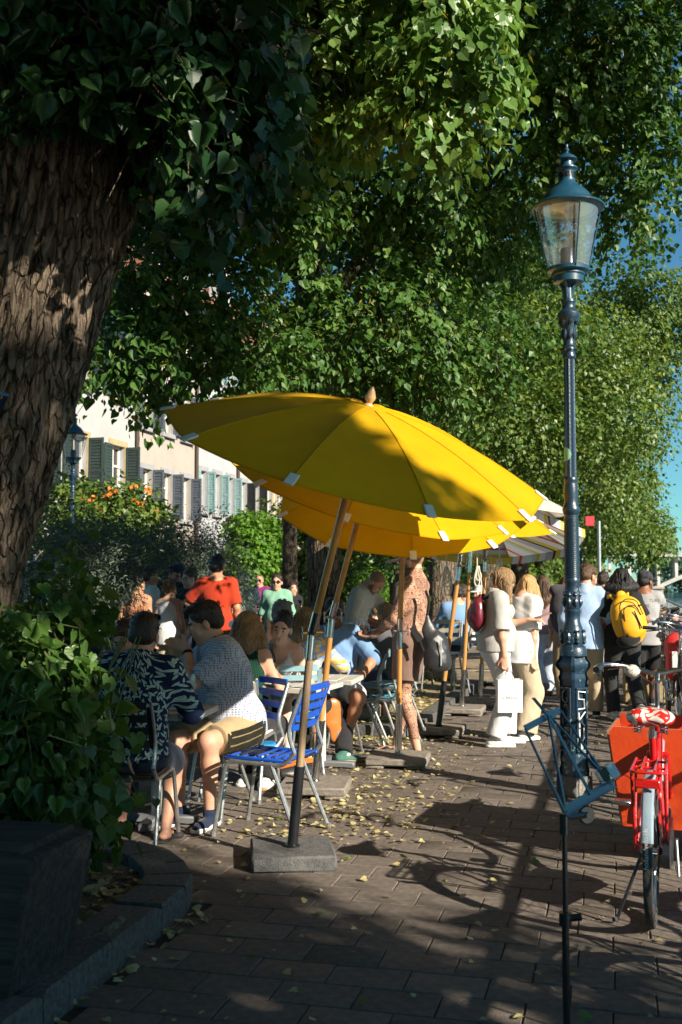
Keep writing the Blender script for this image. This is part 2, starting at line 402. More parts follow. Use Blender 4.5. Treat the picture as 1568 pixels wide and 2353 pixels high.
def person(label, pos, face=0, H=1.72, sex='m', pose='stand', seat=.46, lean=0, side=0, twist=0, head=(0, 0, 0), arms=None, feet=None, knees=None,
           skin=FAIR, fat=1., hair=('short', 'dark'), top=None, bot=None, shoe=None, beard=None, shades=None, cap=None, glasses=None, h=.01, paints=(), lift=0., name='person', skinmat=None, group=None, hide_legs=False, z0=0.):
    s = H/1.75; root = thing(name, label, 'person', (pos[0], pos[1], z0), rad(face), group)
    f = sex == 'f'; X = {}
    hipz = (.925*s if pose != 'sit' else seat+.10*s)+lift
    pel = V(0, 0, hipz)
    sp = rotm(0, lean, side); st = sp @ rotm(twist)
    wa = pel+sp @ V(0, .0, .14*s); ch = pel+sp @ V(0, -.005*s, .34*s); nb = pel+sp @ V(0, -.02*s, .53*s)
    sw = (.148 if f else .163)*s*(.5+.5*fat)
    sh = {1: pel+sp @ V(0, -.01*s, .468*s)+st @ V(sw, 0, 0), -1: pel+sp @ V(0, -.01*s, .468*s)+st @ V(-sw, 0, 0)}
    Rh = st @ rotm(*head); hc = nb+sp @ V(0, .0, .055*s)+Rh @ V(0, .028*s, .085*s)
    hs = s*1.06; hh = lambda *p: hc+Rh @ (V(*p)*hs)
    hw = (.092 if f else .085)*s; ua, fa = .285*s, .25*s; th, shk = .43*s, .415*s
    # legs
    hip = {i: pel+V(i*hw, 0, -.02*s) for i in (1, -1)}; ank = {}; kne = {}; fdir = {}
    for i in (1, -1):
        if feet and i in feet: ft = V(*feet[i][:3]); fy = feet[i][3] if len(feet[i]) > 3 else 0; fp = feet[i][4] if len(feet[i]) > 4 else 0
        elif pose == 'sit': ft = V(i*.12*s, .42*s, .08*s); fy, fp = 0, 0
        else: ft = V(i*.1*s, 0, .08*s); fy, fp = -i*8, 0
        kh = V(*knees[i]) if knees and i in knees else V(i*.12, 1, .35 if pose == 'sit' else .1)
        kne[i], ank[i] = ik(hip[i], ft, th, shk, kh)
        fdir[i] = rotm(fy, fp, 0)
    # arms
    elb = {}; wri = {}; hsp = {}
    for i in (1, -1):
        a = (arms or {}).get(i) or {}
        if 'to' in a: t = V(*a['to'])
        elif 'toh' in a: t = hh(*a['toh'])
        else:
            sg = rad(a.get('swing', 6)); t = sh[i]+V(i*.075*s, math.sin(sg)*.52*s, -math.cos(sg)*.515*s)
        hint = V(*a.get('hint', (i*.5, -1, -.2)))
        elb[i], wri[i] = ik(sh[i], t, ua, fa, hint); hsp[i] = a
    X.update(pel=pel, wa=wa, ch=ch, nb=nb, sh=sh, elb=elb, wri=wri, hip=hip, kne=kne, ank=ank, hc=hc, Rh=Rh, s=s, root=root, hh=hh, sp=sp, st=st)
    pts = [pel, nb, hh(0, 0, .14), hh(0, .13, -.1)]+list(sh.values())+list(elb.values())+list(wri.values())+list(kne.values())+list(ank.values())
    pts += [ank[i]+fdir[i] @ V(0, .2, -.08)*s for i in (1, -1)]+[wri[i]+(wri[i]-elb[i]).normalized()*.16*s for i in (1, -1)]
    lo = np.min([tuple(p) for p in pts], 0)-.2; hi = np.max([tuple(p) for p in pts], 0)+.2
    rt = st @ V(1, 0, 0); fw = sp @ V(0, 1, 0)
    def torso(S, e=0., k=.07, low=True):
        fl = (fw, .70)
        S.cone(wa, ch, (.118 if f else .135)*s*fat+e, (.135 if f else .155)*s*(.6+.4*fat)+e, k, fl)
        S.cone(ch, pel+sp @ V(0, -.012*s, .43*s), (.138 if f else .16)*s*(.6+.4*fat)+e, (.125 if f else .14)*s+e, k, fl)
        S.cone(sh[1]-rt*.04*s-fw*.0, sh[-1]+rt*.04*s, .056*s+e, .056*s+e, k)
        if low:
            S.cone(pel-V(hw*.45, 0, 0), pel+V(hw*.45, 0, 0), (.128 if f else .118)*s*(.5+.5*fat)+e, (.128 if f else .118)*s*(.5+.5*fat)+e, k, ((0, 1, 0), .95))
            S.cone(pel+V(0, 0, .02), wa, .135*s*fat+e, .12*s*fat+e, k, fl)
        if fat > 1.05: S.ell(wa+fw*.07*s, (.13*s*fat+e, .1*s*fat+e, .14*s+e), k)
        if f:
            for i in (1, -1): S.ell(ch+rt*i*.065*s+fw*.085*s+sp @ V(0, 0, .025*s), (.062*s+e, .062*s+e, .066*s+e), .05)
    # body
    S = SDF(lo, hi, h); fine = h < .0125
    torso(S)
    S.cone(nb+sp @ V(0, 0, -.03*s), hh(0, -.022, -.06), (.052 if f else .062)*s, (.048 if f else .058)*s, .04)
    S.cone(nb+sp @ V(0, -.01*s, -.02*s), sh[1], .06*s, .05*s, .05); S.cone(nb+sp @ V(0, -.01*s, -.02*s), sh[-1], .06*s, .05*s, .05)
    E = lambda c, r, k=.02, op='add': S.ell(hh(*c), np.array(r)*hs, k, Rh, op)
    E((0, -.014, .038), (.074, .094, .084)); E((0, .028, -.03), (.06, .066, .088), .03); E((0, .035, -.088), (.044, .046, .034), .03)
    E((0, .072, -.102), (.017, .015, .015), .03)
    S.cone(hh(-.034, .084, .026), hh(.034, .084, .026), .012*s, .012*s, .02)
    for i in (1, -1):
        E((i*.033, .106, .004), (.018, .016, .012), .016, 'sub'); E((i*.033, .08, .003), (.0135, .0125, .011), .003)
        E((i*.077, -.004, -.012), (.011, .02, .031), .008); E((i*.036, .066, -.035), (.024, .02, .022), .03)
    S.cone(hh(0, .092, .012), hh(0, .114, -.03), .008*s, .0135*s, .014)
    S.cone(hh(-.019, .09, -.058), hh(.019, .09, -.058), .0075*s, .0075*s, .008); S.cone(hh(-.016, .088, -.071), hh(.016, .088, -.071), .008*s, .008*s, .008)
    ar = .85 if f else 1.
    for i in (1, -1):
        S.cone(sh[i], elb[i], .053*s*ar*(.6+.4*fat), .04*s*ar, .05)
        m = elb[i].lerp(wri[i], .3); S.cone(elb[i], m, .04*s*ar, .042*s*ar, .03); S.cone(m, wri[i], .042*s*ar, .027*s*ar, .03)
        a = hsp[i]; d = (wri[i]-elb[i]).normalized()
        if 'hd' in a: d = V(*a['hd']).normalized()
        n = V(*a.get('pn', (-i, 0, 0))); n = (n-d*n.dot(d)).normalized(); lat = d.cross(n)*(-1 if a.get('flip') else 1)
        k0 = wri[i]+d*.085*s; S.cone(wri[i], k0, .03*s, .042*s, .02, (n, .42))
        cl = a.get('curl', 25); g = .0088*s if fine else .011*s
        for q, (o, l) in enumerate(((-.031, .062), (-.0105, .074), (.0105, .078), (.031, .07))):
            p = wri[i]+d*(.088*s-abs(o)*.25)+lat*o*s; dd = d; 
            sp_ = a.get('spread', 4)*(q-1.5)
            dd = (Matrix.Rotation(rad(sp_), 3, n) @ dd)
            axs = n.cross(d).normalized()
            for seg, r0, r1 in ((.46, g, g*.95), (.32, g*.95, g*.88), (.24, g*.88, g*.8)):
                dd = Matrix.Rotation(rad(cl*(1 if seg < .4 else .7)), 3, axs.cross(V(0,0,0)) if False else axs) @ dd
                p2 = p+dd*l*seg*s; S.cone(p, p2, r0, r1, .004); p = p2
        ts = a.get('thumb', 1)
        p = wri[i]+d*.025*s+lat*ts*-.028*s; t1 = p+(d*.7-lat*ts*.75+n*.35).normalized()*.045*s; t2 = t1+(d*1.-lat*ts*.12+n*.3).normalized()*.032*s
        S.cone(p, t1, .0145*s, .0115*s, .012); S.cone(t1, t2, .011*s, .009*s, .005)
        if not hide_legs:
            S.cone(hip[i], kne[i], .088*s*(.6+.4*fat), .056*s, .05)
            m = kne[i].lerp(ank[i], .3)-(fdir[i] @ V(0, .018*s, 0)); S.cone(kne[i], m, .052*s, .054*s, .04); S.cone(m, ank[i], .052*s, .033*s, .03)
            if not shoe or shoe.get('open'):
                R_ = fdir[i]; S.cone(ank[i]+R_ @ V(0, -.035, -.045)*s, ank[i]+R_ @ V(0, .1, -.055)*s, .032*s, .034*s, .03, ((0, 0, 1), .7))
                S.cone(ank[i]+R_ @ V(-i*.012, .1, -.06)*s, ank[i]+R_ @ V(-i*.02, .155, -.065)*s, .022*s, .016*s, .02); S.cone(ank[i]+R_ @ V(i*.015, .1, -.062)*s, ank[i]+R_ @ V(i*.025, .14, -.066)*s, .02*s, .014*s, .02)
    hcol = HAIR[hair[1]] if hair else HAIR['dark']; pa = []
    P = lambda c, r, k: pa.append((hh(*c), np.array(r)*hs, Rh, k))
    lip = (skin[0]*.82, skin[1]*.6, skin[2]*.6)
    if beard:
        bc = tuple(.3*a+.7*b for a, b in zip(skin, HAIR[beard])); P((0, .045, -.085), (.075, .085, .05), bc); P((0, .09, -.045), (.032, .035, .012), bc)
        P((.06, .02, -.045), (.03, .03, .045), bc); P((-.06, .02, -.045), (.03, .03, .045), bc)
    P((0, .094, -.065), (.024, .03, .0145), lip)
    for i in (1, -1):
        P((i*.033, .093, .004), (.0165, .02, .0085), (.75, .72, .68)); P((i*.032, .094, .004), (.0075, .02, .0085), (.03, .018, .012)); P((i*.035, .09, .026), (.021, .03, .0075), tuple(x*.8 for x in hcol))
    if hair and hair[0] == 'buzz': P((0, -.035, .055), (.084, .1, .088), tuple(.45*a+.55*b for a, b in zip(skin, hcol)))
    for p in paints: pa.append(p(X) if callable(p) else p)
    finish('body', S, skinmat or SKIN, root, base=skin, paints=pa)
    # trousers / shorts / skirt
    if bot and not hide_legs:
        L = bot.get('len', 1.); e = bot.get('e', .019); wd = bot.get('w', .1)
        S = SDF(lo, hi, h*1.05)
        S.cone(pel-V(hw*.45, 0, 0), pel+V(hw*.45, 0, 0), .125*s*(.5+.5*fat)+e, .125*s*(.5+.5*fat)+e, .05, ((0, 1, 0), .97)); S.cone(pel, wa-sp @ V(0, 0, .03*s), .13*s*fat+e, .12*s*fat+e, .05, (fw, .74), cut=(0, 1))
        for i in (1, -1):
            if L <= .55:
                b = hip[i].lerp(kne[i], L/.5 if L < .5 else 1.); S.cone(hip[i], b, .096*s*(.6+.4*fat)+e, wd, .05, cut=(0, 1))
            else:
                S.cone(hip[i], kne[i], .094*s*(.6+.4*fat)+e, max(.062*s+e, wd*.9), .05)
                b = kne[i].lerp(ank[i], min(1.06, (L-.5)/.5)); S.cone(kne[i], b, max(.062*s+e, wd*.9), wd, .03, cut=(0, 1))
        finish(bot.get('name', 'trousers'), S, bot['m'], root, fold=bot.get('fold', .010), freq=22, seed=HSH(label) % 999, aniso=(1, 1, .7))
    if top:
        e = top.get('e', .016); S = SDF(lo, hi, h*1.05); sl = top.get('sleeve', .5); wv = top.get('sw', .016)
        torso(S, e, .06, True)
        if top.get('drop', .1):
            for i in (1, -1): S.cone(pel+V(i*hw*.42, 0, .06), pel+V(i*hw*.42, 0, -(top.get('drop', .1) if pose != 'sit' else .03)), .126*s*(.5+.5*fat)+e+.008, .132*s*(.5+.5*fat)+e+.012, .04, cut=(0, 1))
        S.cone(nb+sp @ V(0, -.005*s, -.045*s), nb+sp @ V(0, 0, -.012), .085*s, .064*s, .04, cut=(0, 1))
        if sl > 0:
            for i in (1, -1):
                S.cone(nb+sp @ V(0, -.01*s, -.05*s), sh[i], .06*s, .05*s+e, .04)
                if sl <= .5: b = sh[i].lerp(elb[i], sl/.5); S.cone(sh[i], b, .055*s*ar+wv, .046*s*ar+wv*1.4, .05, cut=(0, 1))
                else: b = elb[i].lerp(wri[i], (sl-.5)/.5); S.cone(sh[i], elb[i], .057*s*ar+wv, .046*s*ar+wv, .05); S.cone(elb[i], b, .046*s*ar+wv, .04*s*ar+wv*.9, .03, cut=(0, 1))
        else:
            for i in (1, -1): S.ell(sh[i]+rt*i*.035*s+sp @ V(0, 0, .0), (.05*s, .085*s, .1*s), .015, sp, 'sub')
        if top.get('scoop'):
            r = top['scoop']; S.ell(nb+sp @ V(0, .09*s, -.02*s), (r*.8*s, .12*s, r*1.1*s), .01, sp, 'sub'); S.ell(nb+sp @ V(0, -.08*s, 0), (r*.7*s, .1*s, r*.7*s), .01, sp, 'sub')
        S.plane(pel-V(0, 0, top.get('drop', .1)) if pose != 'sit' else pel-V(0, 0, .05), (0, 0, -1))
        o = finish(top.get('name', 'shirt'), S, top['m'], root, fold=top.get('fold', .009), freq=20, seed=HSH(label) % 997+1)
        if top.get('collar'):
            S = SDF(tuple(nb-V(.2, .2, .15)), tuple(nb+V(.2, .2, .2)), min(h, .009))
            S.cone(nb+sp @ V(0, -.01, -.05)*s, nb+sp @ V(0, .0, .05)*s, .1*s, .076*s, .02, cut=(0, 1)); S.cone(nb+sp @ V(0, -.01, -.1)*s, nb+sp @ V(0, .0, .1)*s, .078*s, .062*s, .01, None, 'sub'); S.ell(nb+sp @ V(0, .09, .0)*s, (.035*s, .06*s, .09*s), .01, sp, 'sub')
            finish('collar', S, top.get('cm', top['m']), root)
    # shoes
    if shoe and not hide_legs:
        for i in (1, -1):
            a, R_ = ank[i], fdir[i]; S = SDF(tuple(a-V(.28, .28, .25)*s), tuple(a+V(.28, .28, .25)*s), min(h, .01)); Q = lambda *p: a+R_ @ (V(*p)*s)
            if shoe.get('open'):
                S.cone(Q(0, -.06, -.068), Q(0, .16, -.07), .04*s, .046*s, .01, (R_ @ V(0, 0, 1), .3)); S.cone(Q(-.045, .075, -.06), Q(.045, .075, -.06), .036*s, .036*s, .01, (R_ @ V(0, 0, 1), .8)); S.cone(Q(-.045, .02, -.05), Q(.045, .02, -.05), .012*s, .012*s, .01); S.ell(Q(0, .05, -.052), (.03*s, .12*s, .022*s), .004, R_, 'sub')
                finish('sandal', S, shoe['m'], root); continue
            S.cone(Q(0, -.045, -.04), Q(0, .0, .0), .04*s, .042*s, .02); S.cone(Q(0, -.04, -.045), Q(0, .12, -.058), .042*s, .04*s, .02, (R_ @ V(0, 0, 1), .8)); S.cone(Q(0, .1, -.06), Q(0, .165, -.066), .042*s, .032*s, .02, (R_ @ V(0, 0, 1), .62)); S.plane(Q(0, 0, -.064), R_ @ V(0, 0, -1))
            so_ = finish('shoe', S, shoe['m'], root)
            S = SDF(tuple(a-V(.28, .28, .25)*s), tuple(a+V(.28, .28, .25)*s), min(h, .01)); S.cone(Q(0, -.052, -.07), Q(0, .15, -.07), .044*s, .045*s, .01); S.plane(Q(0, 0, -.056), R_ @ V(0, 0, 1)); S.plane(Q(0, 0, -.084), R_ @ V(0, 0, -1))
            o = finish('sole', S, shoe.get('sole', M_SOLE), so_)
    # hair
    if hair and hair[0] not in ('buzz', 'bald'):
        st_ = hair[0]; hm = hairmat(hair[1], hcol); hl = hair[2] if len(hair) > 2 else .3
        S = SDF(tuple(hc-V(.34, .34, .62)*s), tuple(hc+V(.34, .34, .27)*s), min(h, .009))
        E = lambda c, r, k=.02, op='add': S.ell(hh(*c), np.array(r)*hs, k, Rh, op)
        K = lambda a, b, r0, r1, k=.03, op='add', **kw: S.cone(hh(*a), hh(*b), r0*s, r1*s, k, op=op, **kw)
        E((0, -.02, .046), (.083, .101, .09))
        if st_ in ('short', 'crew'): E((0, -.055, -.01), (.078, .062, .06)); E((0, .045, .108), (.05, .055, .022))
        D = Rh @ V(0, 0, -1)
        if st_ == 'long' or st_ == 'wavy':
            wv = .03 if st_ == 'wavy' else .012
            for i in (-3, -2, -1, 0, 1, 2, 3):
                a = hh(i*.026, -.075+abs(i)*.026, .02); b = a+V(0, 0, -hl*s*(1-.06*abs(i)))+Rh @ V(i*.012*s, -.02*s, 0)
                mid = a.lerp(b, .5)+Rh @ V(i*wv*.35, -.03*s-wv*.3, 0)
                S.cone(a, mid, .042*s, .046*s+wv*.4, .03); S.cone(mid, b, .046*s+wv*.4, .022*s+wv*.2, .03)
        if st_ == 'wavy':
            for i in (1, -1): E((i*.062, -.045, -.05), (.05, .07, .10), .03); E((i*.075, -.05, -.14), (.05, .06, .07), .03)
        if st_ == 'bob':
            for i in (-3, -2, -1, 0, 1, 2, 3):
                a = hh(i*.027, -.07+abs(i)*.028, .02); b = a+V(0, 0, -hl*s)+Rh @ V(i*.012*s, -.03*s+abs(i)*.012*s, 0); S.cone(a, b, .045*s, .03*s, .03)
        if st_ in ('pony', 'pony_low'):
            E((0, -.1, .06 if st_ == 'pony' else .0), (.035, .035, .035)); z = .06 if st_ == 'pony' else 0.
            a = hh(0, -.13, z); b = a+V(0, 0, -hl*s)+Rh @ V(.01, -.005, 0); mid = a.lerp(b, .5)+Rh @ V(0, -.02*s, 0); S.cone(a, mid, .026*s, .032*s, .02); S.cone(mid, b, .032*s, .012*s, .02)
        if st_ == 'bun': E((0, -.09, .1), (.05, .05, .045)); E((0, -.06, .0), (.07, .05, .05))
        if st_ in ('crew', 'short'): S.plane(hh(0, -.05, -.07), Rh @ V(0, .25, -1))
        fz = {'short': .068, 'crew': .07}.get(st_, .065)
        E((0, .1, -.035), (.068 if st_ in ('short', 'crew') else .062, .085, .105), .012, 'sub')
        if st_ in ('short', 'crew', 'pony', 'pony_low', 'bun'):
            for i in (1, -1): E((i*.085, .02, -.05), (.03, .045, .055), .01, 'sub')
        if h < .0125:                                        # loose strands that break the outline
            rr_ = random.Random(HSH(label)); mb = MB(); n_ = 110 if st_ in ('long', 'wavy', 'bob') else 80
            for _ in range(n_):
                a_ = rr_.uniform(0, 6.28); e_ = rr_.uniform(-.25, 1.45); d_ = V(math.cos(a_)*math.cos(e_), math.sin(a_)*math.cos(e_), math.sin(e_))
                if d_.y > .35 and d_.z < .55: continue
                q0 = V(d_.x*.083, -.02+d_.y*.100, .046+d_.z*.089); w0 = hh(*q0); out = (Rh @ d_)
                if st_ in ('long', 'wavy', 'bob'):
                    ll = hl*s*rr_.uniform(.5, 1.02)*(1 if d_.y < .1 else .7); k_ = .03 if st_ == 'wavy' else .014
                    p1 = w0+out*.014+V(0, 0, -ll*.35)+Rh @ V(0, -.03*s, 0); p2 = p1+V(rr_.uniform(-k_, k_), rr_.uniform(-k_, k_), -ll*.35); p3 = p2+V(rr_.uniform(-k_, k_), rr_.uniform(-k_, k_)-.004, -ll*.3); mb.tube([w0, p1, p2, p3], [.004, .005, .0045, .001], 4, cap=False)
                else:
                    bk = Rh @ V(rr_.uniform(-.2, .2), -.7 if st_ in ('pony', 'bun', 'pony_low') else rr_.uniform(-.6, .5), .1); p1 = w0+(out*.12+bk*.9).normalized()*.018*s; p2 = p1+(bk+V(0, 0, -.5)).normalized()*.018*s; mb.tube([w0-out*.004, p1+out*.001, p2], [.0035, .003, .001], 4, cap=False)
            mb.build('hair_strands', hm, root)['kind'] = 'stuff'
        finish('hair', S, hm, root, fold=.006 if st_ != 'crew' else .003, freq=90, seed=3+HSH(label) % 50, aniso=(1, 1, .12) if st_ not in ('short', 'wavy') else (1, 1, .5))
    if cap:
        S = SDF(tuple(hc-V(.3, .3, .3)*s), tuple(hc+V(.3, .3, .3)*s), min(h, .009)); E = lambda c, r, k=.01, op='add': S.ell(hh(*c), np.array(r)*hs, k, Rh, op)
        E((0, -.015, .048), (.09, .108, .098)); S.plane(hh(0, 0, .035), Rh @ V(0, 0, -1)); bk = cap.get('back', 1)
        S2 = SDF(tuple(hc-V(.3, .3, .3)*s), tuple(hc+V(.3, .3, .3)*s), min(h, .009)); S2.ell(hh(0, .12*bk, .046), np.array((.078, .095, .012))*hs, .01, Rh)
        c_ = finish('cap', S, cap['m'], root); finish('visor', S2, cap.get('vm', cap['m']), c_)
    if shades or glasses:
        b = MB(); up = (shades or glasses) == 'up'; dz, dy = (.105, -.03) if up else (.004, 0)
        gl = []
        for i in (1, -1):
            c = V(i*.034, .104+dy*.6, dz)
            ring = [c+V(math.cos(t)*.027, -abs(math.cos(t)*.5+.5*i)*.006 if False else -.006*(math.cos(t)*i+1)*.7, math.sin(t)*(.022 if shades else .019)) for t in np.linspace(0, 2*math.pi, 13)[:-1]]
            if up: ring = [V(p.x*1.2, p.y-.02, p.z+.012) for p in ring]
            gl.append(ring); b.tube([hh(*p) for p in ring], .0022*s if not shades else .003*s, 5, closed=True)
            b.tube([hh(i*.062*(1.15 if up else 1), .095+dy, dz+.004), hh(i*.08*(1.08 if up else 1), .0, dz+.002), hh(i*.08*(1.08 if up else 1), -.02, dz-.004)], .0022*s, 5)
        b.tube([hh(-.01, .108+dy, dz+.006), hh(.01, .108+dy, dz+.006)], .002*s, 5)
        g_ = b.build('sunglasses' if shades else 'spectacles', paint('glasses_frame', (.012, .01, .01), .3, .4), root)
        if shades:
            for ring in gl: l = MB(); l.add([hh(*p) for p in ring], [tuple(range(len(ring)))]); l.build('lens', M_SHADES, g_)
    return X
# ---------------------------------------------------------------- ground, pavement, beds
QX = lambda y: 1.5+.2515*y                                # edge of the quay
UR = Vector((STREET.y, -STREET.x, 0))                     # along the paver rows
M_JOINT = mat('joint_sand', (.022, .019, .016), (.04, .035, .03), .95, 0, 30)
M_PAVER = mat('paver_stone', (.102, .085, .071), (.168, .140, .117), .82, 0, 22, 8, .55, 140, objrnd=.1, bdist=.006, spec=.3)
M_PAVEFAR = None
me = bpy.data.meshes.new('ground')
gm = MB(); gm.add([(-400, -60, -.075), (9, -60, -.075), (9, 1.5, -.075), (QX(1.5), 1.5, -.075), (QX(502), 502, -.075), (-400, 502, -.075)], [(0, 1, 2, 3, 4, 5)])
prop(gm.build('ground', M_JOINT), kind='structure')
def in_poly(p, poly):
    c = False; n = len(poly)
    for i in range(n):
        a, b = poly[i], poly[i-1]
        if (a[1] > p[1]) != (b[1] > p[1]) and p[0] < (b[0]-a[0])*(p[1]-a[1])/(b[1]-a[1])+a[0]: c = not c
    return c
BED0 = [(-1.55, 1.8), (-1.30, 2.85), (-.80, 4.86), (-.735, 5.15), (-.735, 5.38), (-.80, 5.6), (-.93, 5.85), (-1.12, 6.02), (-1.5, 6.16), (-2.3, 6.35), (-4, 6.6), (-4, 1.8)]
BED1 = [(-1.9, 11.2), (-.6, 10.85), (.62, 10.5), (.8, 10.75), (1.05, 11.7), (1.9, 14.9), (2.9, 19), (4.4, 26), (2.5, 26), (-1.0, 14)]
def bed(poly, name, kw, kh, mk, mf, fz):
    n = len(poly); c = Vector((sum(p[0] for p in poly)/n, sum(p[1] for p in poly)/n))
    inn = []
    for i, p in enumerate(poly):
        a, b = Vector(poly[i-1]), Vector(poly[(i+1) % n]); t = (b-a).normalized(); q = Vector((-t.y, t.x))
        if q.dot(c-Vector(p)) < 0: q = -q
        inn.append(Vector(p)+q*kw)
    root = bpy.data.objects.new(name, None); C.objects.link(root); prop(root, kind='structure')
    k = 0
    for i in range(n):                                       # kerb stones
        a, b, ia, ib = Vector(poly[i]), Vector(poly[(i+1) % n]), inn[i], inn[(i+1) % n]
        L = (b-a).length; m = max(1, round(L/1.0))
        for j in range(m):
            t0, t1 = j/m+.004/L, (j+1)/m-.004/L
            q = [a.lerp(b, t0), a.lerp(b, t1), ia.lerp(ib, t1), ia.lerp(ib, t0)]; e = .018
            vs = [(p.x, p.y, -.07) for p in q]+[(p.x, p.y, kh-e) for p in q]
            cc = sum((p for p in q), Vector((0, 0)))/4
            vs += [(p.x+(cc.x-p.x)*e*4, p.y+(cc.y-p.y)*e*4, kh) for p in q]
            mb = MB(); mb.add(vs, [(0, 1, 5, 4), (1, 2, 6, 5), (2, 3, 7, 6), (3, 0, 4, 7), (4, 5, 9, 8), (5, 6, 10, 9), (6, 7, 11, 10), (7, 4, 8, 11), (8, 9, 10, 11)])
            mb.build('kerb_stone', mk, root)
    mb = MB(); mb.add([(p.x, p.y, fz) for p in inn], [tuple(range(n))]); mb.build('gravel_soil', mf, root)
    return inn
M_KERB = mat('kerb_granite', (.05, .05, .048), (.13, .124, .115), .85, 0, 40, 6, .5, 220)
M_SOIL = mat('gravel_soil', (.07, .06, .045), (.27, .23, .17), .95, 0, 60, 8, .9, 130, bdist=.02)
INN0 = bed(BED0, 'tree_bed', .24, .125, M_KERB, M_SOIL, .07)
INN1 = bed(BED1, 'tree_bed', .16, .12, M_KERB, mat('dry_leaf_gravel', (.16, .115, .06), (.42, .32, .17), .95, 0, 30, 8, .9, 90, bdist=.02), .085)
pav = bpy.data.objects.new('pavement', None); C.objects.link(pav); prop(pav, kind='structure')
PL, PW = .315, .212
cells = []
for r in range(9, 142):
    v0 = r*PW; off = (r*0.5 % 1)*PL+R.uniform(-.012, .012)
    for c in range(-34, 46):
        u0 = c*PL+off; p = UR*u0+STREET*v0
        if p.y < 2.2 or p.y > 28 or p.x > QX(p.y)-.2 or abs(p.x-.12*p.y) > 1.2+.42*p.y: continue
        if in_poly((p.x, p.y), BED0) or in_poly((p.x, p.y), BED1): continue
        cells.append((p, (p.y*1.0+abs(p.x)*.4)))
cells.sort(key=lambda t: t[1])
def paver_mesh(seed, L=PL, Wd=PW):
    r = random.Random(seed); a, b = L/2-.0022, Wd/2-.0022; e = .004; z = lambda: r.uniform(-.0015, .0015)
    jt = lambda: r.uniform(-.0018, .0018)
    q = [(-a+jt(), -b+jt()), (a+jt(), -b+jt()), (a+jt(), b+jt()), (-a+jt(), b+jt())]
    vs = [(x, y, -.07) for x, y in q]+[(x, y, -e) for x, y in q]+[(x*(1-e/a), y*(1-e/b), z()) for x, y in q]
    mb = MB(); mb.add(vs, [(0, 1, 5, 4), (1, 2, 6, 5), (2, 3, 7, 6), (3, 0, 4, 7), (4, 5, 9, 8), (5, 6, 10, 9), (6, 7, 11, 10), (7, 4, 8, 11), (8, 9, 10, 11)])
    return mb
PM = []
for i in range(6):
    m_ = paver_mesh(i).mesh('paver'); m_.materials.append(M_PAVER); PM.append(m_)
ang = math.atan2(UR.y, UR.x); nvis = 0; rest = []
for p, _ in cells:
    d = Vector((p.x, p.y*CT-EYE*ST)); xx = 784+FPX*p.x/max(p.y, .1); yy = HORIZ+EYE*FPX/p.y
    if nvis < 300 and -120 < xx < 1690 and yy < 2440:
        o = link('paver', PM[nvis % 6], pav); o.location = (p.x, p.y, R.uniform(-.003, .001)); o.rotation_euler = (R.uniform(-.006, .006), R.uniform(-.008, .008), ang+(math.pi if R.random() < .5 else 0)); nvis += 1
    else: rest.append(p)
tv = np.array(paver_mesh(9).v); tf = np.array([f for f in paver_mesh(9).f]); rs = np.array([tuple(p) for p in rest])
ca, sa = math.cos(ang), math.sin(ang)
tv2 = np.stack([tv[:, 0]*ca-tv[:, 1]*sa, tv[:, 0]*sa+tv[:, 1]*ca, tv[:, 2]], 1)
vv = (rs[:, None, :]+tv2[None]); vv[:, :, 2] += NR.uniform(-.003, .001, (len(rs), 1)); vv = vv.reshape(-1, 3)
ff = (tf[None]+np.arange(len(rs))[:, None, None]*len(tv)).reshape(-1, 4)
prop(link('paver', mesh_np('paver_field', vv, ff, False), pav, mat('paver_stone_field', (.097, .081, .068), (.172, .144, .121), .82, 0, 9, 9, .55, 140, bdist=.006, spec=.3)), kind='stuff')
# beyond the laid stones the pavement goes on as one sheet
fm = bpy.data.materials.new('paver_far'); fm.use_nodes = True; t_ = fm.node_tree
br = nn(t_, 'TexBrick'); br.inputs['Scale'].default_value = 1; br.inputs['Brick Width'].default_value = PL; br.inputs['Row Height'].default_value = PW; br.inputs['Mortar Size'].default_value = .004
br.inputs['Color1'].default_value = (.10, .082, .068, 1); br.inputs['Color2'].default_value = (.145, .12, .1, 1); br.inputs['Mortar'].default_value = (.05, .04, .035, 1)
tc_ = nn(t_, 'TexCoord'); mp_ = nn(t_, 'Mapping'); mp_.inputs['Rotation'].default_value = (0, 0, -ang); t_.links.new(tc_.outputs['Object'], mp_.inputs[0]); t_.links.new(mp_.outputs[0], br.inputs[0]); t_.links.new(br.outputs[0], t_.nodes['Principled BSDF'].inputs['Base Color'])
mb = MB(); mb.add([(-4, 2.3, -.011), (QX(2.3)-.05, 2.3, -.011), (QX(28)-.05, 28, -.011), (-16, 28, -.011), (-4, 6, -.011)], [(0, 1, 2, 3, 4)]); mb.build('joint_sand', M_JOINT, pav)
mb = MB(); mb.add([(-30, 27.9, -.004), (QX(27.9), 27.9, -.004), (QX(480), 480, -.004), (-30, 480, -.004)], [(0, 1, 2, 3)]); mb.build('paving_sheet', fm, pav)
mb = MB(); mb.add([(-30, -6, -.04), (-3.2, -6, -.04), (-3.2, 6.5, -.04), (-30, 28, -.04)], [(0, 1, 2, 3)]); mb.build('paving_sheet', fm, pav)
mb = MB(); mb.add([(-3.2, -8, -.04), (9, -8, -.04), (9, 1.5, -.04), (1.8, 1.5, -.04), (2.0, 2.5, -.04), (-3.2, 2.5, -.04)], [(0, 1, 2, 3, 4, 5)]); mb.build('paving_sheet', fm, pav)
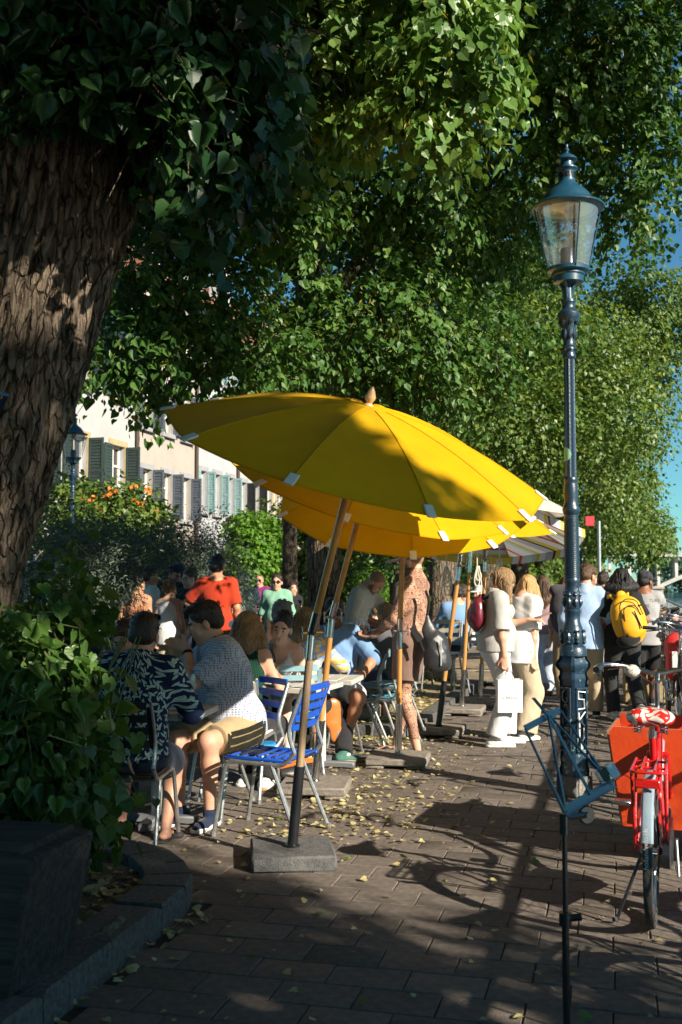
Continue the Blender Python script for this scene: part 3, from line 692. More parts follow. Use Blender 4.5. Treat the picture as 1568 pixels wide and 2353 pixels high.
# ---------------------------------------------------------------- river, banks, bridge
M_WATER = mat('river_water', (.03, .07, .085), (.045, .10, .11), .12, 0, .4, 4, .35, 1.6, (1, .35, 1), bdist=.3)
mb = MB(); mb.add([(-40, -150, -5), (900, -150, -5), (900, 900, -5), (-40, 900, -5)], [(0, 1, 2, 3)]); prop(mb.build('river', M_WATER), kind='structure')
M_QUAY = mat('quay_stone', (.2, .17, .13), (.34, .29, .22), .85, 0, 3, 6, .5, 20)
mb = MB(); pf_ = [(0, 0, -5.3), (.4, 0, -5.3), (.4, 0, .05), (0, 0, .05)]
mb.prism(pf_, (QX(1.5), 1.5, 0), (QX(502), 502, 0)); mb.prism(pf_, (9, -60, 0), (9, 1.5, 0)); mb.box((5.6, 1.5, -2.6), (7.2, .4, 5.3))
prop(mb.build('quay_wall', M_QUAY, None), kind='structure')
M_FGRASS = mat('far_grass', (.10, .15, .035), (.2, .24, .07), .95, 0, .3, 5)
mb = MB(); mb.add([(150, 60, -5.2), (132, 330, -5.2), (190, 600, -5.2), (900, 600, 6), (900, 60, 6), (170, 60, -1.2), (146, 330, -1.2), (205, 600, -1.2)], [(0, 1, 6, 5), (1, 2, 7, 6), (5, 6, 7, 3, 4)]); prop(mb.build('far_bank', M_FGRASS), kind='structure')
M_CONC = mat('bridge_concrete', (.42, .40, .36), (.56, .54, .49), .8, 0, .5, 6, .2, 8)
M_BSTEEL = paint('bridge_steel', (.30, .36, .38), .5, 0)
BD = Vector((.97, -.244, 0)); B0 = V((1497-784)/FPX*300, 300, 0)
br_ = thing('bridge', 'pale arched bridge with slender columns crossing the river far off', 'bridge')
def bpt(u, z, off=0): p = B0+BD*u+STREET*off; return V(p.x, p.y, z)
def bbar(mb, u0, z0, u1, z1, hw, hz):
    mb.prism([STREET*-hw+V(0, 0, -hz), STREET*hw+V(0, 0, -hz), STREET*hw+V(0, 0, hz), STREET*-hw+V(0, 0, hz)], bpt(u0, z0), bpt(u1, z1))
mb = MB(); bbar(mb, -130, 7.0, 140, 7.0, 8, .55); mb.build('deck', M_CONC, br_)
mb = MB()
for u in range(-130, 141, 2): bbar(mb, u-.05, 8.1, u+.05, 8.1, 7.9, .55) if False else mb.box(bpt(u, 8.1, -7.8), (.1, .1, 1.1))
bbar(mb, -130, 8.7, 140, 8.7, .08, .06) if False else mb.prism([V(0, -.06, -.06), V(0, .06, -.06), V(0, .06, .06), V(0, -.06, .06)], bpt(-130, 8.68, -7.8), bpt(140, 8.68, -7.8))
mb.build('parapet_rail', M_BSTEEL, br_)
SP = 62.
arch = lambda u: -2.6+4*8.3*((u % SP)/SP)*(1-(u % SP)/SP)
for k in (-2, -1, 0, 1):
    for off in (-6, 0, 6):
        mb = MB()
        for i in range(16):
            u0, u1 = k*SP+SP*i/16, k*SP+SP*(i+1)/16; a0 = arch(u0+1e-3) if i else -2.6; a1 = arch(u1) if i < 15 else -2.6
            mb.prism([STREET*(off-.9)+V(0, 0, -.55), STREET*(off+.9)+V(0, 0, -.55), STREET*(off+.9)+V(0, 0, .55), STREET*(off-.9)+V(0, 0, .55)], bpt(u0, a0), bpt(u1, a1))
        mb.build('arch', M_CONC, br_)
for k in (-2, -1, 0, 1):
    for u in (1.5, 6.2, 11.5, 17, SP-17, SP-11.5, SP-6.2, SP-1.5):
        for off in (-6, 0, 6): mb = MB(); mb.box(bpt(k*SP+u, (arch(k*SP+u)+6.5)/2, off), (.75, .75, 6.5-arch(k*SP+u))); mb.build('column', M_CONC, br_)
for k in (-1, 0, 1):
    mb = MB(); mb.box(bpt(k*SP, -4.0, 0), (5.2, 19, 3.6), Matrix.Rotation(math.atan2(BD.y, BD.x), 3, 'Z')); mb.box(bpt(k*SP, -2.0, 0), (5.8, 20, .5), Matrix.Rotation(math.atan2(BD.y, BD.x), 3, 'Z')); mb.build('pier', mat('pier_stone', (.4, .35, .27), (.55, .49, .39), .85, 0, .6, 4, .3, 3), br_)
# railing along the quay
M_RAIL = steel('rail_steel', (.45, .48, .5), .4)
rl = thing('quay_railing', 'grey metal mesh railing along the river edge of the promenade', 'railing', (QX(2)-.2, 2, 0))
RD = V(.2515, 1, 0)
mb = MB(); mb.prism([(-.024, 0, 1.0), (.024, 0, 1.0), (.024, 0, 1.03), (-.024, 0, 1.03)], RD*0, RD*60); mb.build('handrail', M_RAIL, rl)
mb = MB(); mb.prism([(-.015, 0, .12), (.015, 0, .12), (.015, 0, .15), (-.015, 0, .15)], RD*0, RD*60); mb.build('bottom_rail', M_RAIL, rl)
for i in range(25):
    mb = MB(); mb.box((0, 0, .5), (.05, .03, 1.0)); o = mb.build('post', M_RAIL, rl); o.location = RD*(i*2.4)
mb = MB()
for i in range(560): mb.box(RD*(i*.105)+V(0, 0, .57), (.008, .008, .86))
prop(mb.build('mesh_bar', M_RAIL, rl), kind='stuff')
# ---------------------------------------------------------------- terrace houses on the left
FO = V(-7.2-(30.6-24)*.2515, 24, 0); FU = STREET; FN = V(STREET.y, -STREET.x, 0)
FROT = Matrix((FU, -FN, V(0, 0, 1))).transposed()          # local x along the street, y into the house, z up
def house(label, Y0, Y1, wallm, rows, n, ww, trim, shut, eave, shut_open=95, roofm=None, extra=None):
    u0, u1 = (Y0-24)/STREET.y, (Y1-24)/STREET.y; Wd = u1-u0
    root = thing('terrace_house', label, 'house', FO+FU*u0, math.atan2(FU.y, FU.x), None)
    ops = []
    for (zs, zt) in rows:
        for i in range(n): ops.append(((i+.5)*Wd/n-ww/2, (i+.5)*Wd/n+ww/2, zs, zt))
    us = sorted({0, Wd, *[o[0] for o in ops], *[o[1] for o in ops]}); zs = sorted({0, eave, *[o[2] for o in ops], *[o[3] for o in ops]})
    mb = MB()
    for a, b in zip(us, us[1:]):
        for c, d in zip(zs, zs[1:]):
            m = ((a+b)/2, (c+d)/2)
            if any(o[0] < m[0] < o[1] and o[2] < m[1] < o[3] for o in ops): continue
            mb.add([(a, 0, c), (b, 0, c), (b, 0, d), (a, 0, d)], [(0, 1, 2, 3)])
    for a, b, c, d in ops:
        q = .22; mb.add([(a, 0, c), (b, 0, c), (b, 0, d), (a, 0, d), (a, q, c), (b, q, c), (b, q, d), (a, q, d)], [(0, 4, 5, 1), (1, 5, 6, 2), (2, 6, 7, 3), (3, 7, 4, 0)])
    mb.add([(0, .001, 0), (0, 8, 0), (0, 8, eave), (0, .001, eave), (Wd, .001, 0), (Wd, 8, 0), (Wd, 8, eave), (Wd, .001, eave)], [(0, 1, 2, 3), (7, 6, 5, 4), (1, 5, 6, 2)])
    mb.build('wall', wallm, root)
    fr = paint('window_white', (.72, .7, .65), .5, 0)
    for a, b, c, d in ops:
        t = .17; mb = MB()
        mb.box(((a+b)/2, -.02, d+t/2), (b-a+2*t, .05, t)); mb.box((a-t/2, -.02, (c+d)/2), (t, .05, d-c)); mb.box((b+t/2, -.02, (c+d)/2), (t, .05, d-c)); mb.box(((a+b)/2, -.05, c-.07), (b-a+2*t+.08, .16, .14))
        win = mb.build('window', trim, root)
        mb = MB(); y = .17
        for x in (a+.035, (a+b)/2, b-.035): mb.box((x, y, (c+d)/2), (.07, .05, d-c))
        for z in (c+.04, c+(d-c)*.36, c+(d-c)*.68, d-.04): mb.box(((a+b)/2, y-.003, z), (b-a, .05, .06))
        mb.build('frame', fr, win)
        mb = MB(); mb.add([(a, .2, c), (b, .2, c), (b, .2, d), (a, .2, d)], [(0, 1, 2, 3)]); mb.build('pane', mat('window_glass', (.02, .025, .03), (.035, .04, .045), .08, 0, 1), win)
        if shut:
            for sx, px in ((-1, a-.04), (1, b+.04)):
                mb = MB(); w_ = (b-a)/2+.02; H_ = d-c
                mb.box((w_/2, 0, 0), (w_, .012, H_))
                for z in (-H_/2+.04, 0, H_/2-.04): mb.box((w_/2, 0, z), (w_, .045, .08))
                for x in (.03, w_-.03): mb.box((x, 0, 0), (.06, .05, H_))
                k = int(H_/.09)
                for j in range(k): mb.box((w_/2, 0, -H_/2+.09*(j+.5)), (w_-.1, .05, .012), Matrix.Rotation(rad(35), 3, 'X'))
                o = mb.build('shutter', shut, root); o.location = (px, -.06, (c+d)/2)
                o.rotation_euler = (0, 0, rad(-shut_open if sx > 0 else 181))
    mb = MB(); mb.prism([(0, -.5, eave), (0, -.5, eave+.14), (0, 4, eave+3.3), (0, 8.5, eave+.14), (0, 8.5, eave)], (-.02, 0, 0), (Wd+.02, 0, 0)); rf = mb.build('roof', roofm or mat('roof_tile', (.16, .07, .04), (.27, .13, .08), .85, 0, 6, 5, .5, 12, (1, 6, 6)), root)
    mb = MB(); mb.box((Wd*.4, 2.5, eave+3), (.8, .7, 2.4)); mb.build('chimney', wallm, rf)
    mb = MB(); mb.tube([(Wd, -.1, .1), (Wd, -.1, eave)], .06, 8); mb.build('downpipe', paint('copper_pipe', (.08, .05, .035), .5, 0), root)
    return root
wh = mat('render_white', (.34, .34, .338), (.40, .395, .388), .9, 0, 1.5, 5, .2, 60); bei = mat('render_beige', (.34, .30, .262), (.385, .345, .30), .9, 0, 1.5, 5, .2, 60); wh2 = mat('render_cool_white', (.34, .355, .375), (.39, .40, .415), .9, 0, 1.5, 5, .2, 60)
sand = mat('sandstone_trim', (.34, .26, .13), (.42, .33, .18), .85, 0, 4); gst = mat('grey_trim', (.26, .26, .27), (.32, .32, .33), .8, 0, 4)
house('white house with sandstone window surrounds and dark green shutters', 24, 33.4, wh, ((.5, 2.6), (3.62, 5.5), (6.95, 8.8)), 4, .9, sand, paint('shutter_green', (.035, .058, .055), .5, .1), 10.8)
house('beige house with grey window trim and grey blue shutters', 33.45, 38.25, bei, ((.5, 2.4), (3.5, 5.0), (6.35, 7.9), (8.8, 10)), 3, .74, gst, paint('shutter_greyblue', (.10, .12, .15), .5, .1), 11.2)
house('white house with pale turquoise shutters between beige and black shuttered houses', 38.3, 42.55, wh2, ((.5, 2.6), (3.9, 5.4), (6.5, 8), (9, 10.3)), 3, .62, gst, paint('shutter_turquoise', (.27, .42, .43), .5, .1), 11.4)
house('narrow white house with black louvred shutters', 42.6, 45.65, wh, ((.5, 2.6), (4.0, 5.35), (6.6, 8)), 2, .66, gst, paint('shutter_black', (.02, .024, .026), .5, .1), 10.9)
h5 = house('white end house with tall windows and red flower boxes', 45.7, 49, wh, ((.4, 2.7), (3.6, 5.4), (6.5, 8.1)), 2, 1.0, sand, None, 11.6)
for i in (0, 1):
    mb = MB(); mb.box(((i+.5)*1.7, -.22, 3.5), (1.1, .22, .22)); mb.build('flower_box', mat('terracotta', (.35, .1, .04), (.45, .14, .06), .8), h5)
house('pale house at the far end of the row behind trees', 49.1, 62, bei, ((.5, 2.6), (3.6, 5.2), (6.3, 8)), 5, .9, gst, paint('shutter_greyblue', (.10, .12, .15)), 12)
# houses across the river
M_FARW = mat('far_wall', (.5, .45, .38), (.58, .52, .44), .9, 0, .2)
for (lb_, (x, y, z, w_, h_, d_)) in zip(('pale house with brown roof first beyond the bridge end', 'lower pale house second from the left across the river', 'tall pale house third from the left across the river', 'pale house farthest right across the river'), ((238, 330, 4, 16, 11, 12), (262, 336, 5, 13, 9, 11), (281, 330, 5, 14, 12, 11), (300, 345, 6, 15, 10, 11))):
    t = thing('town_house', lb_, 'house', (x, y, z), .1, 'houses across the river')
    mb = MB(); mb.box((0, 0, h_/2-3), (w_, d_, h_+6)); mb.build('wall', M_FARW, t)
    mb = MB(); mb.prism([(0, -d_/2-.5, h_), (0, 0, h_+5), (0, d_/2+.5, h_)], (-w_/2-.3, 0, 0), (w_/2+.3, 0, 0)); mb.build('roof', mat('far_roof', (.14, .075, .05), (.2, .11, .07), .9, 0, .5), t)
    for i in range(3):
        for j in range(3):
            mb = MB(); mb.box((-w_/2+w_*(i+.5)/3, -d_/2-.02, 1.6+j*3), (1.2, .1, 1.7)); mb.build('window', mat('window_glass', (.02, .025, .03)), t)
# ---------------------------------------------------------------- leaves and trees
def leaf_template(kind):
    if kind == 'far': return np.array([(0, 0, 0), (-.46, .4, .06), (0, 1, -.05), (.46, .4, .06)]), np.array([(0, 3, 2, 1)])
    if kind == 'narrow': return np.array([(0, 0, 0), (-.13, .45, .03), (0, 1, 0), (.13, .45, .03)]), np.array([(0, 3, 2, 1)])
    if kind == 'mid':
        return np.array([(0, .05, 0), (-.34, -.06, .05), (-.5, .34, .09), (-.27, .72, .04), (0, 1.08, -.1), (.27, .72, .04), (.5, .34, .09), (.34, -.06, .05)]), [np.array([(0, 7, 6, 5), (0, 5, 4, 3), (0, 3, 2, 1)])]
FT = {}
def fine_leaf(seed):
    r = random.Random(seed); pts = []
    half = [(.0, .06), (.17, -.09), (.36, -.08), (.49, .08), (.54, .3), (.47, .5), (.33, .7), (.16, .9), (0, 1.16)]
    b = bmesh.new(); cup = r.uniform(.05, .2); tw = r.uniform(-.15, .15); dr = r.uniform(.1, .3)
    def z(x, y): return cup*abs(x)*1.2-dr*max(y, 0)**2*.6+tw*x*y+.02*math.sin(9*y+abs(x)*14)*(abs(x) > .1)
    mid = [b.verts.new((0, y, z(0, y)-.02)) for y in (.06, .2, .4, .6, .82, 1.16)]
    for s in (-1, 1):
        out = []
        for i, (x, y) in enumerate(half[1:-1]):
            j = .022*(1 if i % 2 else -1)
            out.append(b.verts.new((s*(x+j), y+j*.5+r.uniform(-.015, .015), z(x, y))))
        out.append(mid[-1]); chain = [mid[0]]+out
        m = [0, 0, 1, 1, 2, 3, 4, 5, 5]
        for i in range(len(chain)-1):
            a, c = mid[m[i]], mid[m[min(i+1, 8)]]
            f = [a, chain[i], chain[i+1], c]; f2 = []
            for q in f:
                if q not in f2: f2.append(q)
            if len(f2) >= 3:
                try: b.faces.new(f2)
                except ValueError: pass
    me = bpy.data.meshes.new('leaf'); b.normal_update(); b.to_mesh(me); b.free()
    a = me.attributes.new('rnd', 'FLOAT', 'FACE'); v = r.random(); a.data.foreach_set('value', [v]*len(me.polygons))
    me.polygons.foreach_set('use_smooth', [True]*len(me.polygons)); return me
def leaf_tpl(me):
    v = np.array([tuple(q.co) for q in me.vertices]); g = {}
    for q in me.polygons: g.setdefault(len(q.vertices), []).append(tuple(q.vertices))
    return v, [np.array(x) for x in g.values()]
def nrmz(a): return a/(np.linalg.norm(a, axis=1)[:, None]+1e-9)
def sprays(blobs, n, size, rng, nl=12, L=.5, droop=.55, shell=.55, lay=.7, jit=.04, clump=0):
    """twigs of leaves spread through ellipsoids (centre, radii)"""
    c = np.array([b[0] for b in blobs]); r = np.array([b[1] for b in blobs]); wv = np.array([b[2] if len(b) > 2 else 1. for b in blobs])
    vol = (r[:, 0]*r[:, 1]*r[:, 2])**.8*wv; k = rng.choice(len(blobs), n, p=vol/vol.sum())
    d = nrmz(rng.normal(size=(n, 3))); rr = rng.uniform(shell**3, 1, n)**(1/3)
    if clump:                                               # uneven outline: lumps and gaps
        lum = np.sin(d@np.array([5.1, 2.3, 3.7])+k)*np.sin(d@np.array([-3.3, 6.1, 2.2])+2*k); rr = rr*(1+clump*lum)
    p = c[k]+d*r[k]*rr[:, None]
    ax = nrmz(d*.7+rng.normal(size=(n, 3))*.45+np.array([0, 0, -droop]))
    t = np.tile((np.arange(nl)+.5)/nl, (n, 1))+rng.uniform(-.04, .04, (n, nl)); ln = L*rng.uniform(.6, 1.25, n)
    side = nrmz(np.cross(ax, np.array([0, 0, 1.])+rng.normal(size=(n, 3))*.25))
    sg = np.where(np.arange(nl) % 2 == 0, 1., -1.)
    P = p[:, None]+ax[:, None]*(t*ln[:, None])[:, :, None]+side[:, None]*(sg*size*.45)[None, :, None]+rng.normal(size=(n, nl, 3))*jit
    P[:, :, 2] -= (t**2)*ln[:, None]*.25
    D = nrmz((ax[:, None]*.45+side[:, None]*sg[None, :, None]*.55+np.array([0, 0, -.55])+rng.normal(size=(n, nl, 3))*.3).reshape(-1, 3))
    N = (d[:, None]*.6+np.array([0, 0, lay])+rng.normal(size=(n, nl, 3))*.38).reshape(-1, 3)
    N = nrmz(N-D*(N*D).sum(1)[:, None]); S = size*rng.uniform(.5, 1.25, n*nl)
    rv = np.clip(np.repeat(rng.uniform(.1, .8, n), nl)+rng.normal(size=n*nl)*.14, 0, 1)
    return P.reshape(-1, 3), D, N, S, rv, p, ax, ln
def leaf_mesh(name, P, D, N, S, rv, kind):
    tv, tf = leaf_tpl(kind) if not isinstance(kind, str) else leaf_template(kind); tf = tf if isinstance(tf, list) else [tf]
    X = np.cross(D, N)
    vv = P[:, None]+S[:, None, None]*(tv[None, :, 0, None]*X[:, None]+tv[None, :, 1, None]*D[:, None]+tv[None, :, 2, None]*N[:, None])
    n = len(P); k = len(tv)
    fs = [(f[None]+np.arange(n)[:, None, None]*k).reshape(-1, f.shape[1]) for f in tf]
    m = sum(len(f) for f in tf)
    rn = np.repeat(rv, m) if len(tf) == 1 else np.concatenate([np.repeat(rv, len(f)) for f in tf])
    return mesh_np(name, vv.reshape(-1, 3), fs, False, None, rn)
def leaf_objects(name, meshes, P, D, N, S, parent, m):
    for q in range(len(P)):
        o = link(name, meshes[q % len(meshes)], parent, m)
        X = np.cross(D[q], N[q]); s = S[q]
        M = Matrix(((X[0]*s, D[q][0]*s, N[q][0]*s, P[q][0]), (X[1]*s, D[q][1]*s, N[q][1]*s, P[q][1]), (X[2]*s, D[q][2]*s, N[q][2]*s, P[q][2]), (0, 0, 0, 1)))
        o.matrix_local = M
def project(P):
    z = P[:, 1]*CT+(P[:, 2]-EYE)*ST; v = -P[:, 1]*ST+(P[:, 2]-EYE)*CT
    return 784+FPX*P[:, 0]/np.maximum(z, .01), 1176.5-FPX*v/np.maximum(z, .01), z
def bark_mat(name, c1, c2):
    if name in MATS: return MATS[name]
    m = bpy.data.materials.new(name); m.use_nodes = True; t = m.node_tree; L = t.links.new; p = t.nodes['Principled BSDF']; p.inputs['Roughness'].default_value = .95; p.inputs['Specular IOR Level'].default_value = .15
    tc = nn(t, 'TexCoord'); mp = nn(t, 'Mapping'); mp.inputs['Scale'].default_value = (1, 1, .11); L(tc.outputs['Object'], mp.inputs[0])
    nz = nn(t, 'TexNoise'); nz.inputs['Scale'].default_value = 34; nz.inputs['Detail'].default_value = 10; nz.inputs['Roughness'].default_value = .65; nz.inputs['Distortion'].default_value = .6; L(mp.outputs[0], nz.inputs[0])
    rp = nn(t, 'ValToRGB'); e = rp.color_ramp.elements; e[0].position = .36; e[1].position = .66; e[0].color = (*c1, 1); e[1].color = (*c2, 1); L(nz.outputs[0], rp.inputs[0]); vo = nn(t, 'TexVoronoi'); vo.feature = 'DISTANCE_TO_EDGE'; vo.inputs['Scale'].default_value = 15; mq = nn(t, 'Mapping'); mq.inputs['Scale'].default_value = (1.3, 1.3, .3); nw = nn(t, 'TexNoise'); nw.inputs['Scale'].default_value = 7; nw.inputs['Detail'].default_value = 4; mw = nn(t, 'MixRGB'); mw.inputs[0].default_value = .10; L(tc.outputs['Object'], nw.inputs[0]); L(tc.outputs['Object'], mw.inputs[1]); L(nw.outputs['Color'], mw.inputs[2]); L(mw.outputs[0], mq.inputs[0]); L(mq.outputs[0], vo.inputs[0])
    cr = nn(t, 'ValToRGB'); ce = cr.color_ramp.elements; ce[0].position = .0; ce[0].color = (.36, .34, .31, 1); ce[1].position = .10; ce[1].color = (1, 1, 1, 1); L(vo.outputs['Distance'], cr.inputs[0]); mc = nn(t, 'MixRGB'); mc.blend_type = 'MULTIPLY'; mc.inputs[0].default_value = 1; L(rp.outputs[0], mc.inputs[1]); L(cr.outputs[0], mc.inputs[2]); L(mc.outputs[0], p.inputs[0])
    n2 = nn(t, 'TexNoise'); n2.inputs['Scale'].default_value = 60; n2.inputs['Detail'].default_value = 6; L(tc.outputs['Object'], n2.inputs[0])
    ad = nn(t, 'Math', operation='MULTIPLY_ADD'); ad.inputs[1].default_value = .35; L(n2.outputs[0], ad.inputs[0]); av = nn(t, 'Math', operation='ADD'); L(nz.outputs[0], av.inputs[0]); L(cr.outputs[0], av.inputs[1]); L(av.outputs[0], ad.inputs[2])
    bp = nn(t, 'Bump'); bp.inputs['Strength'].default_value = .9; bp.inputs['Distance'].default_value = .03; L(ad.outputs[0], bp.inputs['Height']); L(bp.outputs[0], p.inputs['Normal'])
    MATS[name] = m; return m
M_BARK = bark_mat('lime_bark', (.035, .026, .018), (.27, .21, .155)); M_BARKD = bark_mat('dark_bark', (.03, .024, .019), (.16, .125, .09))
def trunk(name, pts, rs, parent, m, n=40, ridge=.06, sub=14, seed=0, furrows=17):
    """a limb with furrowed bark along its path"""
    r = random.Random(seed); P = [Vector(p) for p in pts]; vs = []; fs = []; rows = []
    for i in range(len(P)-1):
        for j in range(sub):
            t = j/sub; p0 = P[max(i-1, 0)]; p1 = P[i]; p2 = P[i+1]; p3 = P[min(i+2, len(P)-1)]
            q = .5*((2*p1)+(p2-p0)*t+(2*p0-5*p1+4*p2-p3)*t*t+(3*p1-p0-3*p2+p3)*t**3)
            rows.append((q, rs[i]+(rs[i+1]-rs[i])*t))
    rows.append((P[-1], rs[-1])); ph = [r.uniform(0, 6.28) for _ in range(6)]
    up = None; le = 0
    for i, (q, ra) in enumerate(rows):
        t = (rows[min(i+1, len(rows)-1)][0]-rows[max(i-1, 0)][0]).normalized()
        if up is None: up = V(1, 0, 0) if abs(t.x) < .9 else V(0, 1, 0)
        up = (up-t*up.dot(t)).normalized(); b = t.cross(up); le += (q-rows[i-1][0]).length if i else 0
        for j in range(n):
            a = 2*math.pi*j/n
            aa = a+.06*math.sin(le*1.6+ph[0])+.012*math.sin(le*9+ph[1]+7*a)
            g = abs(math.sin(furrows*aa*.5+.8*math.sin(le*1.3+ph[2]+3*a)+.5*math.sin(le*4.7+11*a)))**.5
            k = 1+ridge*(g-.6)+.05*math.sin(2*a+ph[3]+le*.8)+.03*math.sin(3*a+ph[4]-le)+ridge*.22*math.sin(le*23+ph[5]+9*aa)*math.sin(a*31+le*4)
            vs.append(q+(up*math.cos(a)+b*math.sin(a))*ra*k)
    for i in range(len(rows)-1):
        for j in range(n): fs.append((i*n+j, i*n+(j+1) % n, (i+1)*n+(j+1) % n, (i+1)*n+j))
    return link(name, mesh_np(name, np.array([tuple(v) for v in vs]), np.array(fs), True), parent, m)
def twig_mesh(p, ax, ln, r=.004):
    mb = MB()
    for a, d, l in zip(p, ax, ln):
        a = Vector(a); d = Vector(d); mb.tube([a-d*l*.5, a+d*l*.3+V(0, 0, -.01), a+d*l*.85+V(0, 0, -.14*l)], [r*1.5, r, r*.5], 4, cap=False)
    return mb
LIME = leaf_mat('lime_leaf', [(.020, .060, .011), (.040, .102, .018), (.068, .148, .027), (.125, .205, .04)], .30, .46, .35)
LIMED = leaf_mat('shaded_lime_leaf', [(.007, .026, .007), (.012, .042, .010), (.020, .062, .015), (.036, .088, .02)], .22, .42, .4)  # shade of the near crown put into a darker leaf green
LIMEY = leaf_mat('lime_leaf_fresh', [(.03, .075, .012), (.05, .115, .02), (.085, .165, .03)], .34, .42, .5)
BRACT = leaf_mat('lime_bract', [(.16, .19, .035), (.25, .25, .05), (.32, .24, .04)], .4, .5, .3)
FARL = leaf_mat('far_tree_leaf', [(.04, .085, .014), (.075, .138, .022), (.125, .19, .032), (.20, .245, .045)], .34, .45, .45)
OLIVE = leaf_mat('olive_leaf', [(.03, .05, .03), (.06, .085, .055), (.11, .14, .095)], .15, .5, .4)
BRIGHT = leaf_mat('wisteria_leaf', [(.07, .17, .02), (.12, .26, .03), (.2, .33, .05)], .45, .45, .4)
IVYL = leaf_mat('hedge_leaf', [(.008, .022, .008), (.014, .04, .012), (.025, .06, .018)], .15, .4, .4)
GAPS = [(W(110, 1520, 4.9), .2), (W(60, 1600, 4.8), .1), (W(150, 640, 5.0), .25), (W(1000, 1000, 5.4), .32), (W(1120, 1080, 5.4), .34), (W(900, 960, 5.5), .24), (W(1190, 1140, 5.4), .2), (W(575, 1225, 32.3), 1.1), (W(605, 1290, 32.3), .9), (W(560, 1280, 32.3), .8), (W(220, 1145, 21.3), .8), (W(310, 1150, 21.3), .7), (W(855, 1390, 17.3), .5), (G(1080, 2310), .12), (G(560, 2290), .08)]
def crown_gaps(P, *rest):
    """openings in a crown that let single beams of sun through"""
    keep = np.ones(len(P), bool); s = np.array(SUN)
    for g, r in GAPS:
        d = P-np.array(g); t = d@s; keep &= ~((np.linalg.norm(d-t[:, None]*s, axis=1) < r) & (t > 1.5))
    return [a[keep] for a in (P, *rest)]
def tiers(blobs, k, r0=.6, r1=1.1, seed=1, fl=(.22, .38)):
    q = random.Random(seed); o = []; wt = [b[1][0]*b[1][1]*b[1][2] for b in blobs]
    for b in q.choices(blobs, wt, k=k):
        d = Vector((q.gauss(0, 1), q.gauss(0, 1), q.gauss(0, 1))).normalized()*q.uniform(.2, 1)**.45; rs = q.uniform(r0, r1)
        o.append((tuple(b[0][i]+d[i]*b[1][i] for i in range(3)), (rs, rs, rs*q.uniform(*fl))))
    return o
# --- the big old lime close on the left -----------------------------------------------------------------
rg = np.random.default_rng(3)
T0 = thing('lime_tree', 'huge furrowed lime trunk close by on the left, dark leafy crown overhead', 'tree', (-1.95, 5.2, 0))
def loc(root, p): return Vector(p)-root.location
trunk('trunk', [V(-.16, 0, -.05), V(-.11, 0, .7), V(-.07, 0, 1.6), V(.2, 0, 2.7), V(.44, .0, 3.75), V(.55, .05, 4.8), V(.5, .1, 6.2)], [.6, .46, .42, .46, .52, .6, .45], T0, M_BARK, 320, .13, 48, 2, 54)
trunk('limb', [V(.5, .1, 4.4), V(1.2, -.3, 5.6), V(2.2, -.6, 7)], [.28, .2, .1], T0, M_BARK, 24, .06, 6, 3)
trunk('limb', [V(.5, .1, 4.6), V(.2, 1.3, 6.0), V(.3, 2.6, 7.4)], [.28, .2, .1], T0, M_BARK, 24, .06, 6, 4)
trunk('limb', [V(.3, .1, 4.6), V(-1.2, .3, 6.0), V(-2.4, .2, 7.4)], [.28, .2, .1], T0, M_BARK, 24, .06, 6, 5)
def wb(x, y, Y, rx, rz, ry=None, wt=1.): return (tuple(W(x, y, Y)), (rx, ry or rx, rz), wt)
near = [wb(60, 60, 4.5, .32, .25), wb(220, 90, 4.55, .35, .28), wb(390, 90, 4.7, .4, .3), wb(520, 130, 4.9, .3, .3), wb(120, 220, 4.5, .28, .13), wb(280, 210, 4.5, .33, .18), wb(420, 260, 4.7, .36, .22), wb(540, 290, 5.0, .24, .28),
        wb(400, 360, 5.0, .2, .14), wb(510, 390, 5.1, .12, .1), wb(330, 330, 5.2, .2, .12), wb(590, 210, 5.2, .22, .2), wb(590, 60, 5.2, .3, .3), wb(20, 250, 4.4, .15, .1), wb(40, -60, 4.5, .6, .3), wb(330, -80, 4.7, .6, .3)]
P, D, N, S, rv, tp, ta, tl = sprays(near, 520, .084, rg, 9, .36, .6, .25, .6)
x_, y_, z_ = project(P); vis = (x_ > -60) & (x_ < 700) & (y_ > -60) & ~((x_ < 300-(y_-330)*.05) & (y_ > 300+rg.uniform(-45, 25, len(P))))
P, D, N, S, rv, x_, y_, z_ = [a[vis] for a in (P, D, N, S, rv, x_, y_, z_)]
# leave the bark itself free of leaves that would grow out of it
o_ = np.argsort(z_)[:300]; rst = np.setdiff1d(np.arange(len(P)), o_); base0 = np.array(T0.location)
LM = [fine_leaf(i) for i in range(8)]; LF = fine_leaf(50)
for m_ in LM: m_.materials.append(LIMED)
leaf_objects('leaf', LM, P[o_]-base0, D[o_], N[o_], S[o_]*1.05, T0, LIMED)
high0 = [((-4.2, 4.5, 6.2), (2.6, 3, 1.7)), ((-2.2, 7.2, 7.4), (2.4, 2.2, 1.6)), ((-.5, 4.0, 6.8), (2.4, 2.6, 1.7)), ((-2, 5, 9.5), (3.8, 4, 2.2)), ((-4.6, 7.6, 6.6), (2.2, 2.0, 1.4)), ((.6, 6.0, 9.0), (1.8, 1.8, 1.2)), ((-1, 1, 7), (3, 2.5, 1.8)), ((4.0, 7.2, 8.6), (1.9, 1.8, 1.2)), ((2.2, 5.2, 8.8), (1.8, 1.8, 1.2)), ((5.2, 6.2, 9.8), (1.5, 1.5, 1.1))]  # masses reaching right are out of view, added to shade the second lime
P2, D2, N2, S2, r2, *_ = sprays(tiers(high0, 170, .6, 1.2, 5)+high0, 4800, .13, rg, 11, .5, .4, .3)
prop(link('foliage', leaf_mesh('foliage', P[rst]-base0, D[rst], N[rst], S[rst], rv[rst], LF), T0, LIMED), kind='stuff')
P2, D2, N2, S2, r2 = crown_gaps(P2, D2, N2, S2, r2)
